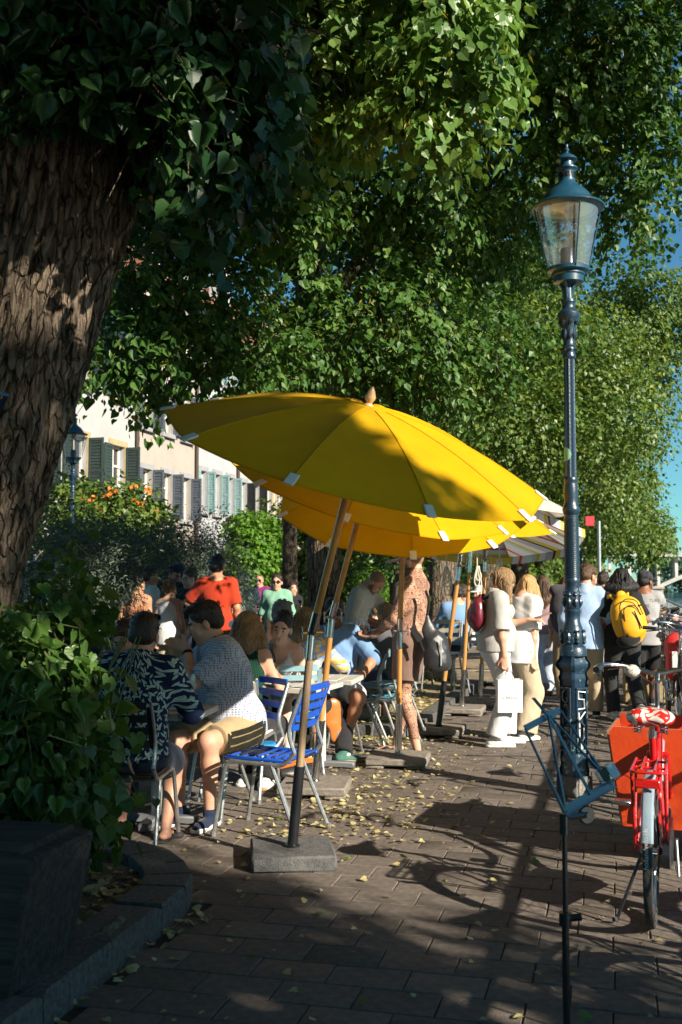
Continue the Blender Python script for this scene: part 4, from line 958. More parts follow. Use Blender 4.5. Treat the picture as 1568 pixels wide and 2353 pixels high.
prop(link('foliage', leaf_mesh('foliage_high', P2-base0, D2, N2, S2, r2, 'mid'), T0, LIME), kind='stuff')
tm = twig_mesh(tp-base0, ta, tl, .004); tm.build('twigs', M_BARKD, T0)['kind'] = 'stuff'
# --- shoots sprouting round its foot ---------------------------------------------------------------------
SH = thing('lime_shoots', 'dense green lime shoots sprouting round the foot of the big trunk', 'shrub', (-1.6, 5.4, 0))
bs = np.array(SH.location)
low = [wb(30, 1560, 4.75, .24, .2), wb(100, 1510, 4.9, .18, .13), wb(150, 1600, 5.0, .16, .18), wb(60, 1690, 4.75, .26, .25), wb(160, 1720, 5.1, .18, .2), wb(90, 1820, 5.0, .26, .16), wb(215, 1800, 5.3, .1, .14), wb(40, 1430, 4.9, .2, .1), wb(130, 1420, 5.2, .15, .12), wb(130, 1330, 5.5, .14, .1),
       wb(205, 1290, 5.7, .08, .07), wb(215, 1640, 5.3, .07, .08), wb(-60, 1650, 4.9, .3, .4), wb(230, 1870, 5.4, .1, .06), wb(150, 1880, 5.2, .16, .08), wb(165, 1370, 5.5, .08, .08), wb(160, 1490, 5.1, .1, .08), wb(190, 1560, 5.2, .07, .08), wb(255, 1700, 5.3, .07, .05), wb(270, 1790, 5.4, .05, .05)]
P, D, N, S, rv, tp, ta, tl = sprays(low, 430, .074, rg, 7, .2, .35, .2, .45)
ok = P[:, 2] > .1; P, D, N, S, rv = [a[ok] for a in (P, D, N, S, rv)]
_, _, z_ = project(P); o_ = np.argsort(z_)[:300]; rst = np.setdiff1d(np.arange(len(P)), o_)
LY = [fine_leaf(20+i) for i in range(8)]
for m_ in LY: m_.materials.append(LIMEY)
leaf_objects('leaf', LY, P[o_]-bs, D[o_], N[o_], S[o_]*1.05, SH, LIMEY)
prop(link('foliage', leaf_mesh('foliage', P[rst]-bs, D[rst], N[rst], S[rst], rv[rst], LF), SH, LIMEY), kind='stuff')
tm = twig_mesh(tp-bs, ta, tl, .0035)
for i in range(16): p = V(R.uniform(-.25, .35), R.uniform(-.5, .4), 0); tm.tube([p, p+V(R.uniform(-.1, .15), R.uniform(-.15, .1), .6), p+V(R.uniform(-.1, .4), R.uniform(-.3, .2), 1.3)], [.009, .007, .004], 5)
tm.build('twigs', mat('green_twig', (.08, .1, .03), (.12, .15, .05), .6), SH)['kind'] = 'stuff'
# --- second lime in the row ------------------------------------------------------------------------------
T1 = thing('lime_tree', 'tall lime in mid view behind the yellow parasols, trunk beside the waiter', 'tree', (-.2, 13, 0)); b1 = np.array(T1.location)
trunk('trunk', [V(0, 0, -.05), V(0, 0, 1.2), V(-.03, 0, 2.6), V(-.1, 0, 4.0), V(-.2, .1, 5.6), V(.1, .3, 7.5)], [.3, .2, .185, .175, .16, .11], T1, M_BARK, 70, .08, 22, 8, 30)
for i, (pts, rs) in enumerate([([(-.15, .05, 3.6), (-1.2, -1.2, 4.2), (-2.2, -3.2, 4.4), (-2.6, -4.3, 4.2)], [.12, .09, .06, .03]), ([(-.1, 0, 3.9), (.8, -1.4, 4.9), (1.1, -3.4, 5.7), (.9, -5.2, 5.9)], [.08, .05, .035, .02]), ([(-.2, .1, 4.8), (.9, .3, 6.0), (2.4, -.5, 7.2), (4, -1.5, 8)], [.13, .1, .07, .03]), ([(-.2, .1, 5.2), (-1.6, .3, 6.6), (-3, 0, 7.6)], [.12, .08, .04]), ([(-.1, 0, 3.2), (.7, -.8, 3.7), (1.0, -2., 3.9)], [.08, .06, .03])]):
    trunk('limb', pts, rs, T1, M_BARKD, 20, .06, 6, 20+i)
cl = [wb(1000, 60, 7.2, .5, .42), wb(1060, 180, 7.2, .34, .26), wb(960, 240, 7.2, .36, .2), wb(1050, 270, 7.3, .25, .13), wb(1090, 60, 7.3, .22, .3), wb(770, 130, 7.5, .34, .3), wb(700, 90, 7.6, .3, .3), wb(730, 260, 7.6, .28, .2), wb(820, 200, 7.7, .3, .22), wb(880, -40, 7.4, .8, .3), wb(650, -20, 7.5, .6, .3),
      wb(430, 560, 9.8, .45, .16), wb(330, 480, 10, .6, .2), wb(420, 420, 10, .6, .2), wb(300, 400, 10.2, .6, .25), wb(240, 660, 9.6, .4, .18), wb(850, 390, 10, .7, .22), wb(930, 430, 10.3, .7, .25), wb(790, 440, 10.2, .6, .22), wb(1010, 480, 10.6, .6, .25), wb(870, 500, 10.6, .6, .2), wb(720, 350, 10, .6, .22), wb(600, 410, 9, .5, .22), wb(520, 480, 9.2, .35, .25), wb(640, 480, 9.5, .5, .3), wb(560, 560, 9.8, .4, .25), wb(700, 420, 9.6, .4, .3),
      wb(330, 660, 9, .42, .25), wb(450, 720, 9.2, .5, .25), wb(560, 780, 9.5, .55, .22), wb(300, 780, 9, .42, .28), wb(400, 830, 9, .5, .22), wb(520, 860, 9.3, .4, .15), wb(620, 850, 9.6, .35, .15), wb(250, 870, 8.8, .2, .1), wb(330, 900, 8.8, .18, .1), wb(470, 640, 9.4, .45, .2), wb(370, 950, 8.7, .1, .06), wb(300, 600, 9.6, .4, .3),
      wb(760, 690, 10.5, .5, .25), wb(860, 720, 10.5, .6, .32), wb(950, 790, 11, .6, .38), wb(1030, 860, 11.3, .6, .35), wb(700, 800, 10.5, .6, .28), wb(820, 830, 11, .6, .3), wb(1090, 770, 11.5, .5, .4), wb(930, 640, 11, .6, .35), wb(1080, 560, 12, .7, .5), wb(620, 900, 10.8, .4, .1), wb(900, 890, 11.4, .5, .22),
      wb(1340, 60, 10, .8, .5), wb(1450, 150, 10.5, .9, .5), wb(1250, 130, 10, .7, .5), wb(1400, 300, 11, .8, .45), wb(1490, 390, 11, .5, .25), wb(1420, 490, 11.5, .5, .22), wb(1450, 530, 11.5, .3, .1), wb(1220, 320, 10.5, .6, .45), wb(1180, 430, 11, .5, .4)]
big = [((-.2, 13.5, 7.6), (3.6, 3.4, 2.6)), ((2.2, 13, 8.2), (3, 3, 2.6)), ((-3, 13, 7.2), (2.6, 2.8, 2.2)), ((4.3, 11.5, 9), (2.4, 2.4, 2.2)), ((0, 10.5, 7.8), (2.6, 2, 1.8)), ((1.2, 14.5, 5.2), (2.2, 1.6, 1.3)), ((-2.2, 14.5, 5.4), (1.8, 1.6, 1.0)), ((0, 13, 10.5), (4.5, 4, 2.5))]
clb, cl = cl[:11], cl[11:]
P, D, N, S, rv, *_ = sprays(clb, 640, .074, rg, 12, .34, .9, .25, .6, .025)
LB = [fine_leaf(60+i) for i in range(6)]; BLIT = leaf_mat('sunlit_lime_leaf', [(.06, .13, .028), (.10, .20, .04), (.18, .29, .06)], .32, .42, .5)  # sunlight on the front clump put into a brighter leaf green
for m_ in LB: m_.materials.append(BLIT)
prop(link('foliage', leaf_mesh('foliage_front', P-b1, D, N, S, rv, LB[0]), T1, BLIT), kind='stuff')
P, D, N, S, rv, *_ = sprays(clb, 420, .075, rg, 6, .25, 1.0, .4, .3, .03)
prop(link('bracts', leaf_mesh('bracts_front', P-b1, D, N, S, rv, 'narrow'), T1, BRACT), kind='stuff')
P, D, N, S, rv, tp, ta, tl = sprays(cl, 3100, .07, rg, 12, .34, .45, .25, .7, .03)
_, _, z_ = project(P); lv = np.argsort(z_); o_ = lv[:300]; rst = lv[300:]
Pb, Db, Nb, Sb, rb, *_ = sprays(tiers(big, 190, .5, 1.0), 8500, .088, rg, 11, .45, .4, .3)
LN = [fine_leaf(80+i) for i in range(6)]
for m_ in LN: m_.materials.append(LIME)
Pb, Db, Nb, Sb, rb = crown_gaps(Pb, Db, Nb, Sb, rb)
leaf_objects('leaf', LN, P[o_]-b1, D[o_], N[o_], S[o_]*1.05, T1, LIME)
prop(link('foliage', leaf_mesh('foliage', P[rst]-b1, D[rst], N[rst], S[rst], rv[rst], 'mid'), T1, LIME), kind='stuff')
prop(link('foliage', leaf_mesh('foliage_inner', Pb-b1, Db, Nb, Sb, rb, 'far'), T1, LIME), kind='stuff')
P, D, N, S, rv, *_ = sprays([c for c in cl if True], 750, .06, rg, 5, .2, .8, .5, .3, .03)
prop(link('bracts', leaf_mesh('bracts', P-b1, D, N, S, rv, 'narrow'), T1, BRACT), kind='stuff')
tm = twig_mesh(tp[::4]-b1, ta[::4], tl[::4], .004); tm.build('twigs', M_BARKD, T1)['kind'] = 'stuff'
# --- the rest of the row, smaller with distance -----------------------------------------------------------
def row_tree(label, x, y, blobs, n, leaf, mt, tr=.25, h=4.5, nl=10, bare=False, lean=0, grp=None, kind='far', name='lime_tree', L=.6, bark=None, cat='tree'):
    t = thing(name, label, cat, (x, y, 0), 0, grp); b = np.array(t.location)
    trunk('trunk', [V(0, 0, -.1), V(lean*.3, 0, h*.35), V(lean*.7, 0, h*.7), V(lean, 0, h*1.35)], [tr*1.35, tr, tr*.9, tr*.6], t, bark or M_BARKD, 24, .07, 8, int(x*7+y) % 99, 14)
    P, D, N, S, rv, *_ = sprays(blobs, n, leaf, rg, nl, L, .4, .35)
    P, D, N, S, rv = crown_gaps(P+b, D, N, S, rv); P = P-b
    prop(link('crown', leaf_mesh('crown', P, D, N, S, rv, kind), t, mt), kind='stuff'); return t
def ball(h, r, k=5, seed=0, sx=1., sy=1., dx=0., sz=1.):
    q = random.Random(seed); o = [((dx, 0, h), (r*.55*sx, r*.55*sy, r*.5*sz), .5)]
    for i in range(42):
        a = q.uniform(0, 6.28); e = math.asin(q.uniform(-.95, .95)); u = q.uniform(.5, 1.0); rs = r*q.uniform(.13, .27)
        o.append(((dx+math.cos(a)*r*u*.86*sx*math.cos(e), math.sin(a)*r*u*.86*sy*math.cos(e), h+math.sin(e)*r*u*.86*sz), (rs, rs, rs*q.uniform(.4, .62))))
    return o
row_tree('third lime of the row, grey trunk right of the tattooed man', 1.95, 20.5, ball(6.3, 3.8, 9, 1, dx=.0, sz=.85)+[((2.8, -1.0, 4.6), (1.4, 1.4, .9)), ((.8, -2, 4.4), (1.6, 1, .8)), ((2.6, -.6, 5.6), (1.0, 1.0, .9))], 8000, .085, FARL, .27, 4.4, bark=M_BARK)
row_tree('fourth lime of the row, slim trunk behind the hanging ropes', 3.9, 28, ball(6.3, 3.7, 9, 2, dx=.9, sz=.85)+[(tuple(W(x_, y_, Y_)-V(3.9, 28, 0)), (r_, r_, r_*.45)) for x_, y_, Y_, r_ in ((1440, 640, 25, 1.2), (1500, 690, 26, 1.2), (1540, 760, 26, 1.1), (1480, 800, 26, 1.1), (1500, 850, 27, .8), (1440, 740, 25, 1.1), (1455, 900, 28, .9), (1478, 985, 30, .6), (1430, 1000, 29, 1.0), (1470, 1110, 31, .6), (1430, 1100, 30, .9), (1420, 1190, 32, .8), (1480, 1215, 33, .5), (1390, 650, 25, 1.1))]+[((3.0, 0, 4.2), (1.2, 1.2, .8))], 6000, .11, FARL, .3, 4.2, bark=M_BARK)
row_tree('fifth lime of the row with pale sunlit crown edge against sky', 6.2, 37, ball(6.3, 4.4, 9, 3, dx=-.2, sz=.8)+[((3.4, 0, 4), (1.2, 1.4, 1.1)), ((3, -2, 3.4), (1.5, 1, .8))], 5000, .14, FARL, .3, 4.2)
row_tree('sixth lime of the row, farther along the promenade', 9.0, 48, ball(6.3, 4.5, 9, 4, dx=-.2, sz=.8)+[((3.6, 0, 4), (1.3, 1.5, 1.2))], 4000, .17, FARL, .3, 4.2)
row_tree('seventh lime of the row near the flag pole', 13, 62, ball(6.3, 4.8, 9, 5, dx=.4, sz=.8)+[((4.6, 0, 3.6), (2, 1.5, 1.2))], 2400, .28, FARL, .3, 4)
row_tree('last lime before the bridge, low branches over the quay', 15.0, 76, ball(6.6, 4.2, 9, 6, dx=.0)+[((1.6, 0, 3.2), (1.8, 2, 1.0))], 2600, .3, FARL, .3, 3.5)
row_tree('slim dark trunked tree left of the middle lime', -1.3, 27, ball(13.2, 1.7, 7, 9), 700, .16, LIME, .2, 4)
row_tree('stout lime stump trunk with fresh shoots beside the tattooed man', 1.0, 16.6, [((0, -.3, 2.0), (.3, .25, .35)), ((-.15, -.35, 1.6), (.2, .15, .25)), ((0, .2, 10.5), (1.4, 1.4, 1.0))], 600, .1, LIMEY, .24, 3.6, bark=M_BARK)
# a lime behind the viewer whose crown shades the near pavement
def qd(q, d, z, r, rz): p = V(.678*q+.735*d, .735*q-.678*d, 0)-V(4.6, -4.2, 0); return ((p.x, p.y, z), (r, r, rz))
TB = [qd(-3, 6, 5.0, 2.0, 1.6), qd(-.5, 5.2, 4.6, 2.0, 1.3), qd(1.6, 5.6, 4.8, 1.7, 1.2), qd(-2, 8, 6, 2.4, 1.8), qd(.4, 8, 6, 2.2, 1.7), qd(1.9, 7.6, 6.2, 1.5, 1.0), qd(2.9, 6.6, 5.6, 1.0, 1.0), qd(-.3, 6.8, 8.2, 2.2, 1.7), qd(-2.6, 7, 8, 2.2, 1.6), qd(2.9, 7.2, 7.75, .85, .45), qd(3.2, 7.2, 6.3, .6, .5), qd(3.6, 7.4, 8.7, .5, .5), qd(3.5, 7.2, 7.9, .42, .6)+(7,), qd(3.5, 6.6, 7.0, .42, .5)+(5,), qd(3.3, 8, 8.9, .45, .6)+(4,), qd(3.1, 5.6, 4.3, .9, .7), qd(3.3, 7, 5.1, .7, .7), qd(2.5, 4.6, 3.7, .9, .5), qd(.5, 4.0, 3.5, 1.4, .5), qd(-1.2, 9.5, 5.2, 2.2, 1.6), qd(3.2, 5.5, 6.4, .6, .6), qd(3.4, 7.4, 9.4, .6, .35), qd(-1, 10, 7.5, 2.5, 2.5), qd(-.5, 3.4, 3.6, 1.6, .6), qd(1.2, 7, 10.6, 2.4, 1.0), qd(-1.6, 7.4, 10.4, 2.4, 1.2), qd(2.9, 7.2, 9.9, 1.0, .7), qd(1.2, 7, 8.3, 1.2, .8), qd(2.0, 4.6, 3.6, 1.3, .5), qd(-2.4, 4.4, 3.6, 1.8, .6)]
row_tree('broad lime behind the viewer shading the near pavement', 4.6, -4.2, TB, 9600, .15, LIME, .3, 4.2)
row_tree('unseen leafy lime added behind the viewer to block sky light', -3.7, -3.2, ball(7.0, 4.2, 8, 14), 3000, .2, LIME, .3, 4.4)  # added out of view, holds sky light off the near pavement
# --- hedges and shrubs ------------------------------------------------------------------------------------
def shrub(label, name, base, blobs, n, leaf, mt, kind='far', nl=8, L=.3, extra=None, lay=.4, droop=-.2, shell=.2, cat='shrub', stems=5):
    t = thing(name, label, cat, base); b = np.array(base)
    P, D, N, S, rv, *_ = sprays(blobs, n, leaf, rg, nl, L, droop, shell, lay, clump=.2)
    prop(link('foliage', leaf_mesh('foliage', P-b, D, N, S, rv, kind), t, mt), kind='stuff')
    mb = MB()
    for i in range(stems):
        q = blobs[i % len(blobs)][0]; e = V(*q)-V(*base); mb.tube([V(R.uniform(-.15, .15)+e.x*.7, R.uniform(-.1, .1)+e.y*.7, 0), e*.55+V(e.x*.3, e.y*.3, 0), e], [.03, .02, .01], 5)
    mb.build('stem', M_BARKD, t); return t
shrub('grey green olive bush in shade below the house with dark green shutters', 'olive_bush', (-4.2, 17, 0), [wb(160, 1250, 17, 1.0, .45), wb(280, 1265, 17, .9, .5), wb(230, 1340, 17, 1.2, .7), wb(360, 1280, 17.5, .8, .5), wb(300, 1420, 17, 1.4, .8), wb(150, 1400, 17, .9, .8)], 2700, .075, OLIVE, 'narrow', 12, .4)
shrub('grey green olive bush in front of the turquoise shuttered house', 'olive_bush', (-2.3, 18, 0), [wb(430, 1265, 18, .6, .5), wb(490, 1240, 18, .45, .45), wb(460, 1340, 18, .8, .7), wb(400, 1330, 18, .7, .7), wb(440, 1430, 18, 1.1, .8), wb(510, 1330, 18.3, .3, .6)], 2300, .075, OLIVE, 'narrow', 12, .4)
fl = shrub('trumpet vine bush dotted with orange flowers under the shuttered windows', 'flowering_bush', (-5.2, 22, 0), [wb(190, 1160, 22, .6, .4), wb(260, 1150, 22, .7, .35), wb(320, 1165, 22, .5, .35), wb(145, 1150, 22, .5, .6), wb(250, 1230, 22, 1.5, .7), wb(250, 1350, 22, 1.6, 1)], 2400, .11, FARL, 'far', 8, .35)
fo = np.array([tuple(W(x, y, 21.4)) for x, y in ((178, 1153), (213, 1153), (218, 1163), (216, 1172), (258, 1128), (265, 1130), (300, 1120), (313, 1150), (345, 1130), (235, 1190), (250, 1140), (330, 1165), (205, 1150), (280, 1180), (352, 1185))])
fm_ = MB()
for p in fo:
    for _ in range(3): fm_.lathe([(.004, 0), (.014, .04), (.046, .075), (.014, .062)], V(*(p-np.array(fl.location)))+V(R.uniform(-.09, .09), R.uniform(-.1, .1), R.uniform(-.07, .07)), 6, rotm(R.uniform(0, 360), R.uniform(40, 110)))
prop(fm_.build('flowers', mat('orange_bloom', (.8, .16, .02), (.85, .3, .03), .6, trans=.3), fl), kind='stuff')
shrub('bright sunlit wisteria climbing beside the end house', 'wisteria', (-1.8, 33, 0), [wb(570, 1215, 33, .55, .4), wb(615, 1225, 33, .35, .5), wb(575, 1270, 33, .6, .5), wb(560, 1330, 33, .5, .5), wb(600, 1290, 33, .45, .4), wb(560, 1390, 33, .4, .6)], 1700, .14, BRIGHT, 'far', 8, .35)
shrub('low sunlit green shrub behind the short haired woman at the table', 'green_shrub', (1.0, 17.6, 0), [wb(855, 1370, 17.6, .35, .35), wb(850, 1420, 17.6, .4, .4), wb(885, 1390, 17.6, .2, .3)], 500, .08, BRIGHT, 'narrow', 10, .3)
shrub('silvery rosemary hedge with a red flower behind the lime shoots', 'garden_hedge', (-3.2, 11.5, 0), [wb(200, 1330, 11.5, .3, .35), wb(260, 1320, 11.5, .3, .35), wb(215, 1430, 11.5, .4, .4), wb(150, 1380, 11.5, .4, .4)], 900, .06, OLIVE, 'narrow', 9, .25)
hb = [wb(680, 1240, 40, 1.2, 2.0), wb(690, 1350, 38, 1.2, 1.6), wb(840, 1330, 34, 1.6, 2.0), wb(950, 1330, 34, 1.5, 1.6), wb(1020, 1380, 32, 1.0, .9), wb(880, 1220, 38, 2, 1.6), wb(760, 1240, 38, 1.6, 2.2), wb(1060, 1330, 40, 1.6, 1.6), wb(720, 1420, 34, 2, .8), wb(1150, 1330, 48, 2.0, 1.3), wb(1230, 1320, 55, 2.2, 1.4), wb(1290, 1300, 66, 2, 1.6), wb(1180, 1280, 60, 2.5, 1.5), wb(1340, 1320, 70, 1.4, .9), wb(1000, 1250, 45, 2.5, 2)]
shrub('dark leafy hedge closing the far end of the promenade behind trunks', 'tall_hedge', (3.5, 40, 0), hb, 6000, .2, FARL, 'far', 9, .5, shell=.5)
# far woods across the river
wb_ = []
for i in range(42): wb_.append(((120+i*9+R.uniform(-4, 4), 390+R.uniform(-30, 60), R.uniform(1, 7)), (R.uniform(7, 11), 6, R.uniform(5, 8))))
P, D, N, S, rv, *_ = sprays(wb_, 3200, 1.5, rg, 10, 4, .2, .7, clump=.2)
FARW = leaf_mat('far_wood_leaf', [(.012, .035, .02), (.025, .06, .03), (.04, .08, .04)], .2)
prop(link('far_wood', leaf_mesh('far_wood', P, D, N, S, rv, 'far'), None, FARW), kind='stuff')
# ---------------------------------------------------------------- parasols
WOOD = mat('varnished_pole', (.36, .16, .035), (.52, .27, .075), .38, 0, 14, 5, .1, 60, (1, 1, .1), coat=.35)
WOODG = mat('weathered_pole', (.15, .10, .06), (.30, .21, .12), .7, 0, 16, 6, .4, 60, (1, 1, .1))
CHROME = mat('chrome_steel', (.62, .62, .62), (.5, .5, .5), .16, 1, 10); BLACKM = paint('black_metal', (.012, .013, .016), .35, .3)
CONCR = mat('concrete_slab', (.15, .132, .11), (.25, .22, .185), .9, 0, 26, 8, .7, 110); CONCD = mat('concrete_slab_dark', (.07, .07, .07), (.12, .118, .115), .9, 0, 26, 8, .7, 110)
YEL = mat('yellow_canvas', (.70, .40, .003), (.62, .345, .002), .85, 0, 3, 6, .12, 300, sheen=.05, spec=.1, trans=.3)
TAB = cloth('white_tape', (.72, .71, .68))
def rotz(d): return Matrix.Rotation(rad(d), 3, 'Z')
def axis_rot(n):
    n = Vector(n).normalized(); x = V(1, 0, 0); x = (x-n*x.dot(n)).normalized(); return Matrix((x, n.cross(x), n)).transposed()
def canopy(root, apex, n, Rr, ha, mt, phase=22.5, ribs=8, ribm=WOOD, tabs=True, bow=1.55, name='canopy_panel', valance=0, na=5):
    M = axis_rot(n); nr = 9
    def pt(q, a, dz=0): return V(apex)+M @ V(math.cos(a)*q*Rr, math.sin(a)*q*Rr, -ha*q**bow+dz)
    st = 2*math.pi/ribs
    for k in range(ribs):
        a0 = rad(phase)+k*st; vs = []; fs = []
        for i in range(nr+1):
            for j in range(na+1):
                t = j/na; q = i/nr; p = pt(q, a0).lerp(pt(q, a0+st), t)+M @ V(0, 0, -.05*Rr*q*(1-q)*math.sin(math.pi*t)*1.2-.012*Rr*q*math.sin(math.pi*t))
                vs.append(p)
        for i in range(nr):
            for j in range(na): fs.append((i*(na+1)+j, i*(na+1)+j+1, (i+1)*(na+1)+j+1, (i+1)*(na+1)+j))
        mb = MB(); mb.add(vs, fs, True)
        if valance:
            e = [vs[nr*(na+1)+j] for j in range(na+1)]; lo = [p+M @ V(0, 0, -valance) for p in e]
            mb.add(e+lo, [(j, j+1, na+2+j, na+1+j) for j in range(na)], True)
        e = [vs[nr*(na+1)+j]-M @ V(0, 0, .004) for j in range(na+1)]; mb.tube(e, .006, 4)
        mb.tube([pt(i/nr, a0, .001) for i in range(1, nr+1)], .0035, 4)
        mb.build(name, mt, root)
        mb = MB(); mb.tube([pt(q, a0, -.018) for q in (.03, .3, .6, .98)], .008, 5); rb = mb.build('rib', ribm, root)
        mb = MB(); mb.tube([pt(.5, a0, -.02), V(apex)+M @ V(0, 0, -ha-.22)], .006, 5); mb.build('strut', ribm, rb)
        if tabs:
            t = (pt(1, a0)-pt(.92, a0)).normalized(); l = M @ V(-math.sin(a0), math.cos(a0), 0); u = l.cross(t)
            mb = MB(); mb.box(pt(.985, a0, .006)+u*.004, (.05, .085, .012), Matrix((l, t, u)).transposed(), .004); mb.build('pocket_tab', TAB, root)
    mb = MB(); mb.lathe([(.024, -.02), (.029, 0), (.022, .008), (.017, .014), (.028, .034), (.03, .046), (.017, .08), (.006, .1), (0, .104)], apex, 16, M); mb.build('finial', mat('finial_wood', (.55, .33, .16), (.66, .42, .22), .4, 0, 6, coat=.4), root)
def parasol(label, base, joint, n, Lu, Rr=1.05, ha=.30, mt=YEL, sleeve=.55, smat=CHROME, slab=(.5, .5, .085), slabm=CONCR, lowm=WOOD, phase=22.5, srot=None, notch=True, group=None, ribs=8, **kw):
    root = thing('parasol', label, 'parasol', base, 0, group); J = V(*joint)-V(*base); n = Vector(n).normalized()
    R_ = rotz(math.degrees(ang)+(srot or 0)); h = slab[2]
    mb = MB()
    if notch:
        mb.box((0, 0, h*.65), (slab[0], slab[1], h*.7), R_, .012); mb.box(R_ @ V(-slab[0]*.34, 0, h*.15), (slab[0]*.3, slab[1]*.98, h*.3), R_, .01); mb.box(R_ @ V(slab[0]*.34, 0, h*.15), (slab[0]*.3, slab[1]*.98, h*.3), R_, .01)
    else: mb.box((0, 0, h/2), (slab[0], slab[1], h), R_, .012)
    mb.build('base_slab', slabm, root)
    up = J.normalized(); p0 = V(0, 0, h)
    mb = MB(); mb.lathe([(.045, h), (.045, h+.01), (.03, h+.014)], (0, 0, 0), 18); d = (J-p0).normalized(); mb.tube([p0, p0+d*sleeve], .0295, 18); mb.tube([p0+d*sleeve*.985, p0+d*(sleeve+.004)], .0315, 18); mb.tube([p0+d*sleeve*.8, p0+d*sleeve*.8+V(-.07, -.01, 0)], .006, 6); mb.lathe([(.016, -.012), (.016, .012)], p0+d*sleeve*.8+V(-.075, -.01, 0), 8, axis_rot((1, 0, 0))); mb.build('sleeve', smat, root)
    mb = MB(); mb.tube([p0+d*sleeve*.9, J-d*.06], .0225, 14); mb.build('pole', lowm, root)
    mb = MB(); mb.tube([J-d*.15, J-d*.01], .0255, 12); mb.tube([J+n*.01, J+n*.13], .0255, 12); mb.box(J, (.03, .05, .075), axis_rot(d+n)); jt = mb.build('tilt_joint', CHROME, root)
    mb = MB(); mb.tube([J+V(-.05, -.03, 0), J+V(.06, .03, 0)], .008, 8)
    for s in (-1, 1): mb.box(J+V(.07, .03, .02*s), (.006, .025, .036), rotz(20), .003); mb.box(J+V(-.055, -.03, .02*s), (.006, .025, .036), rotz(20), .003)
    mb.build('wing_nut', CHROME, jt)
    A = J+n*Lu
    mb = MB(); mb.tube([J+n*.11, A-n*.02], .021, 14); mb.build('upper_pole', WOOD, root)
    canopy(root, A, n, Rr, ha, mt, phase, ribs, **kw)
    return root
def tilt(right, cam): return V(math.sin(rad(right)), -math.sin(rad(cam)), 1).normalized()
b_ = G(672, 1980); n_ = V(.252, -.322, 1); parasol('yellow canvas parasol nearest of three, tilted, on dark concrete slab with black sleeve', (b_.x, b_.y, 0), W(717, 1455, b_.y), n_, 1.334, 1.056, .272, bow=1.75, phase=.3, ribs=10, sleeve=.44, smat=BLACKM, slab=(.46, .46, .085), slabm=CONCD, lowm=WOODG, srot=20, notch=False, group='yellow parasols')
b_ = G(724, 1822); parasol('yellow canvas parasol second in the row, beside the blue chair and tank top woman', (b_.x, b_.y, 0), W(763, 1418, b_.y), V(.268, -.383, 1), 1.359, 1.056, .27, phase=8.4, ribs=10, sleeve=.44, group='yellow parasols', srot=8)
b_ = G(916, 1757); parasol('yellow canvas parasol third in the row, pole hiding the tattooed man\'s face', (b_.x, b_.y, 0), W(919, 1450, b_.y), V(.011, -.512, 1), 1.474, 1.03, .27, phase=18.3, ribs=10, sleeve=.42, group='yellow parasols', srot=4)
STR = bpy.data.materials.new('striped_canvas'); STR.use_nodes = True; t_ = STR.node_tree
tc_ = nn(t_, 'TexCoord'); sp_ = nn(t_, 'SeparateXYZ'); t_.links.new(tc_.outputs['Object'], sp_.inputs[0]); mm_ = nn(t_, 'Math', operation='MULTIPLY_ADD'); mm_.inputs[1].default_value = 1.9; t_.links.new(sp_.outputs[1], mm_.inputs[0])
fr_ = nn(t_, 'Math', operation='FRACT'); mm_.inputs[2].default_value = .3; t_.links.new(mm_.outputs[0], fr_.inputs[0]); rp_ = nn(t_, 'ValToRGB'); rp_.color_ramp.interpolation = 'CONSTANT'; e_ = rp_.color_ramp.elements
for i, (p, c) in enumerate([(0, (.62, .62, .62)), (.22, (.6, .08, .05)), (.28, (.62, .62, .62)), (.42, (.55, .42, .08)), (.52, (.05, .035, .03)), (.57, (.38, .37, .42)), (.72, (.62, .6, .56)), (.84, (.55, .42, .08)), (.92, (.4, .55, .55))]):
    if i > 1: e_.new(p)
    e_[i].position = p; e_[i].color = (*c, 1)
t_.links.new(fr_.outputs[0], rp_.inputs[0]); p_ = t_.nodes['Principled BSDF']; t_.links.new(rp_.outputs[0], p_.inputs[0]); p_.inputs['Roughness'].default_value = .85
tr_ = nn(t_, 'BsdfTranslucent'); t_.links.new(rp_.outputs[0], tr_.inputs[0]); ms_ = nn(t_, 'MixShader'); ms_.inputs[0].default_value = .3; t_.links.new(p_.outputs[0], ms_.inputs[1]); t_.links.new(tr_.outputs[0], ms_.inputs[2]); t_.links.new(ms_.outputs[0], t_.nodes['Material Output'].inputs[0])
CREAM = mat('cream_canvas', (.62, .58, .5), (.55, .51, .44), .85, 0, 4, trans=.25)
b_ = G(1008, 1688); parasol('parasol with long leaning pole and black sleeve right of the tattooed man', (b_.x, b_.y, 0), W(1056, 1300, b_.y), V(.10, -.2, .97), .72, .9, .24, sleeve=.45, smat=BLACKM, srot=0, group='farther parasols')
b_ = G(1062, 1640); parasol('cream canvas parasol with steel sleeve between tattooed man and woman in white', (b_.x, b_.y, 0), W(1081, 1285, b_.y), V(.05, .0, 1), .97, 1.15, .40, mt=CREAM, sleeve=.42, srot=0, group='farther parasols', tabs=False)
b_ = G(1105, 1622); parasol('parasol with red, grey and yellow striped canopy behind woman in white', (b_.x, b_.y, 0), W(1115, 1285, b_.y), V(.06, .22, 1), .66, 1.22, .34, mt=STR, sleeve=.42, srot=0, group='farther parasols', tabs=False, valance=.1)
NAVY = mat('navy_canvas', (.012, .05, .11), (.015, .06, .13), .8, 0, 5, trans=.15)
parasol('navy blue parasol at left edge, only one rib tip in front of the trunk', (-2.38, 4.0, 0), (-2.38, 4.0, 1.3), V(.0, .0, 1), 1.23, 1.12, .25, mt=NAVY, phase=0, group='farther parasols', tabs=False, slab=(.3, .3, .07))
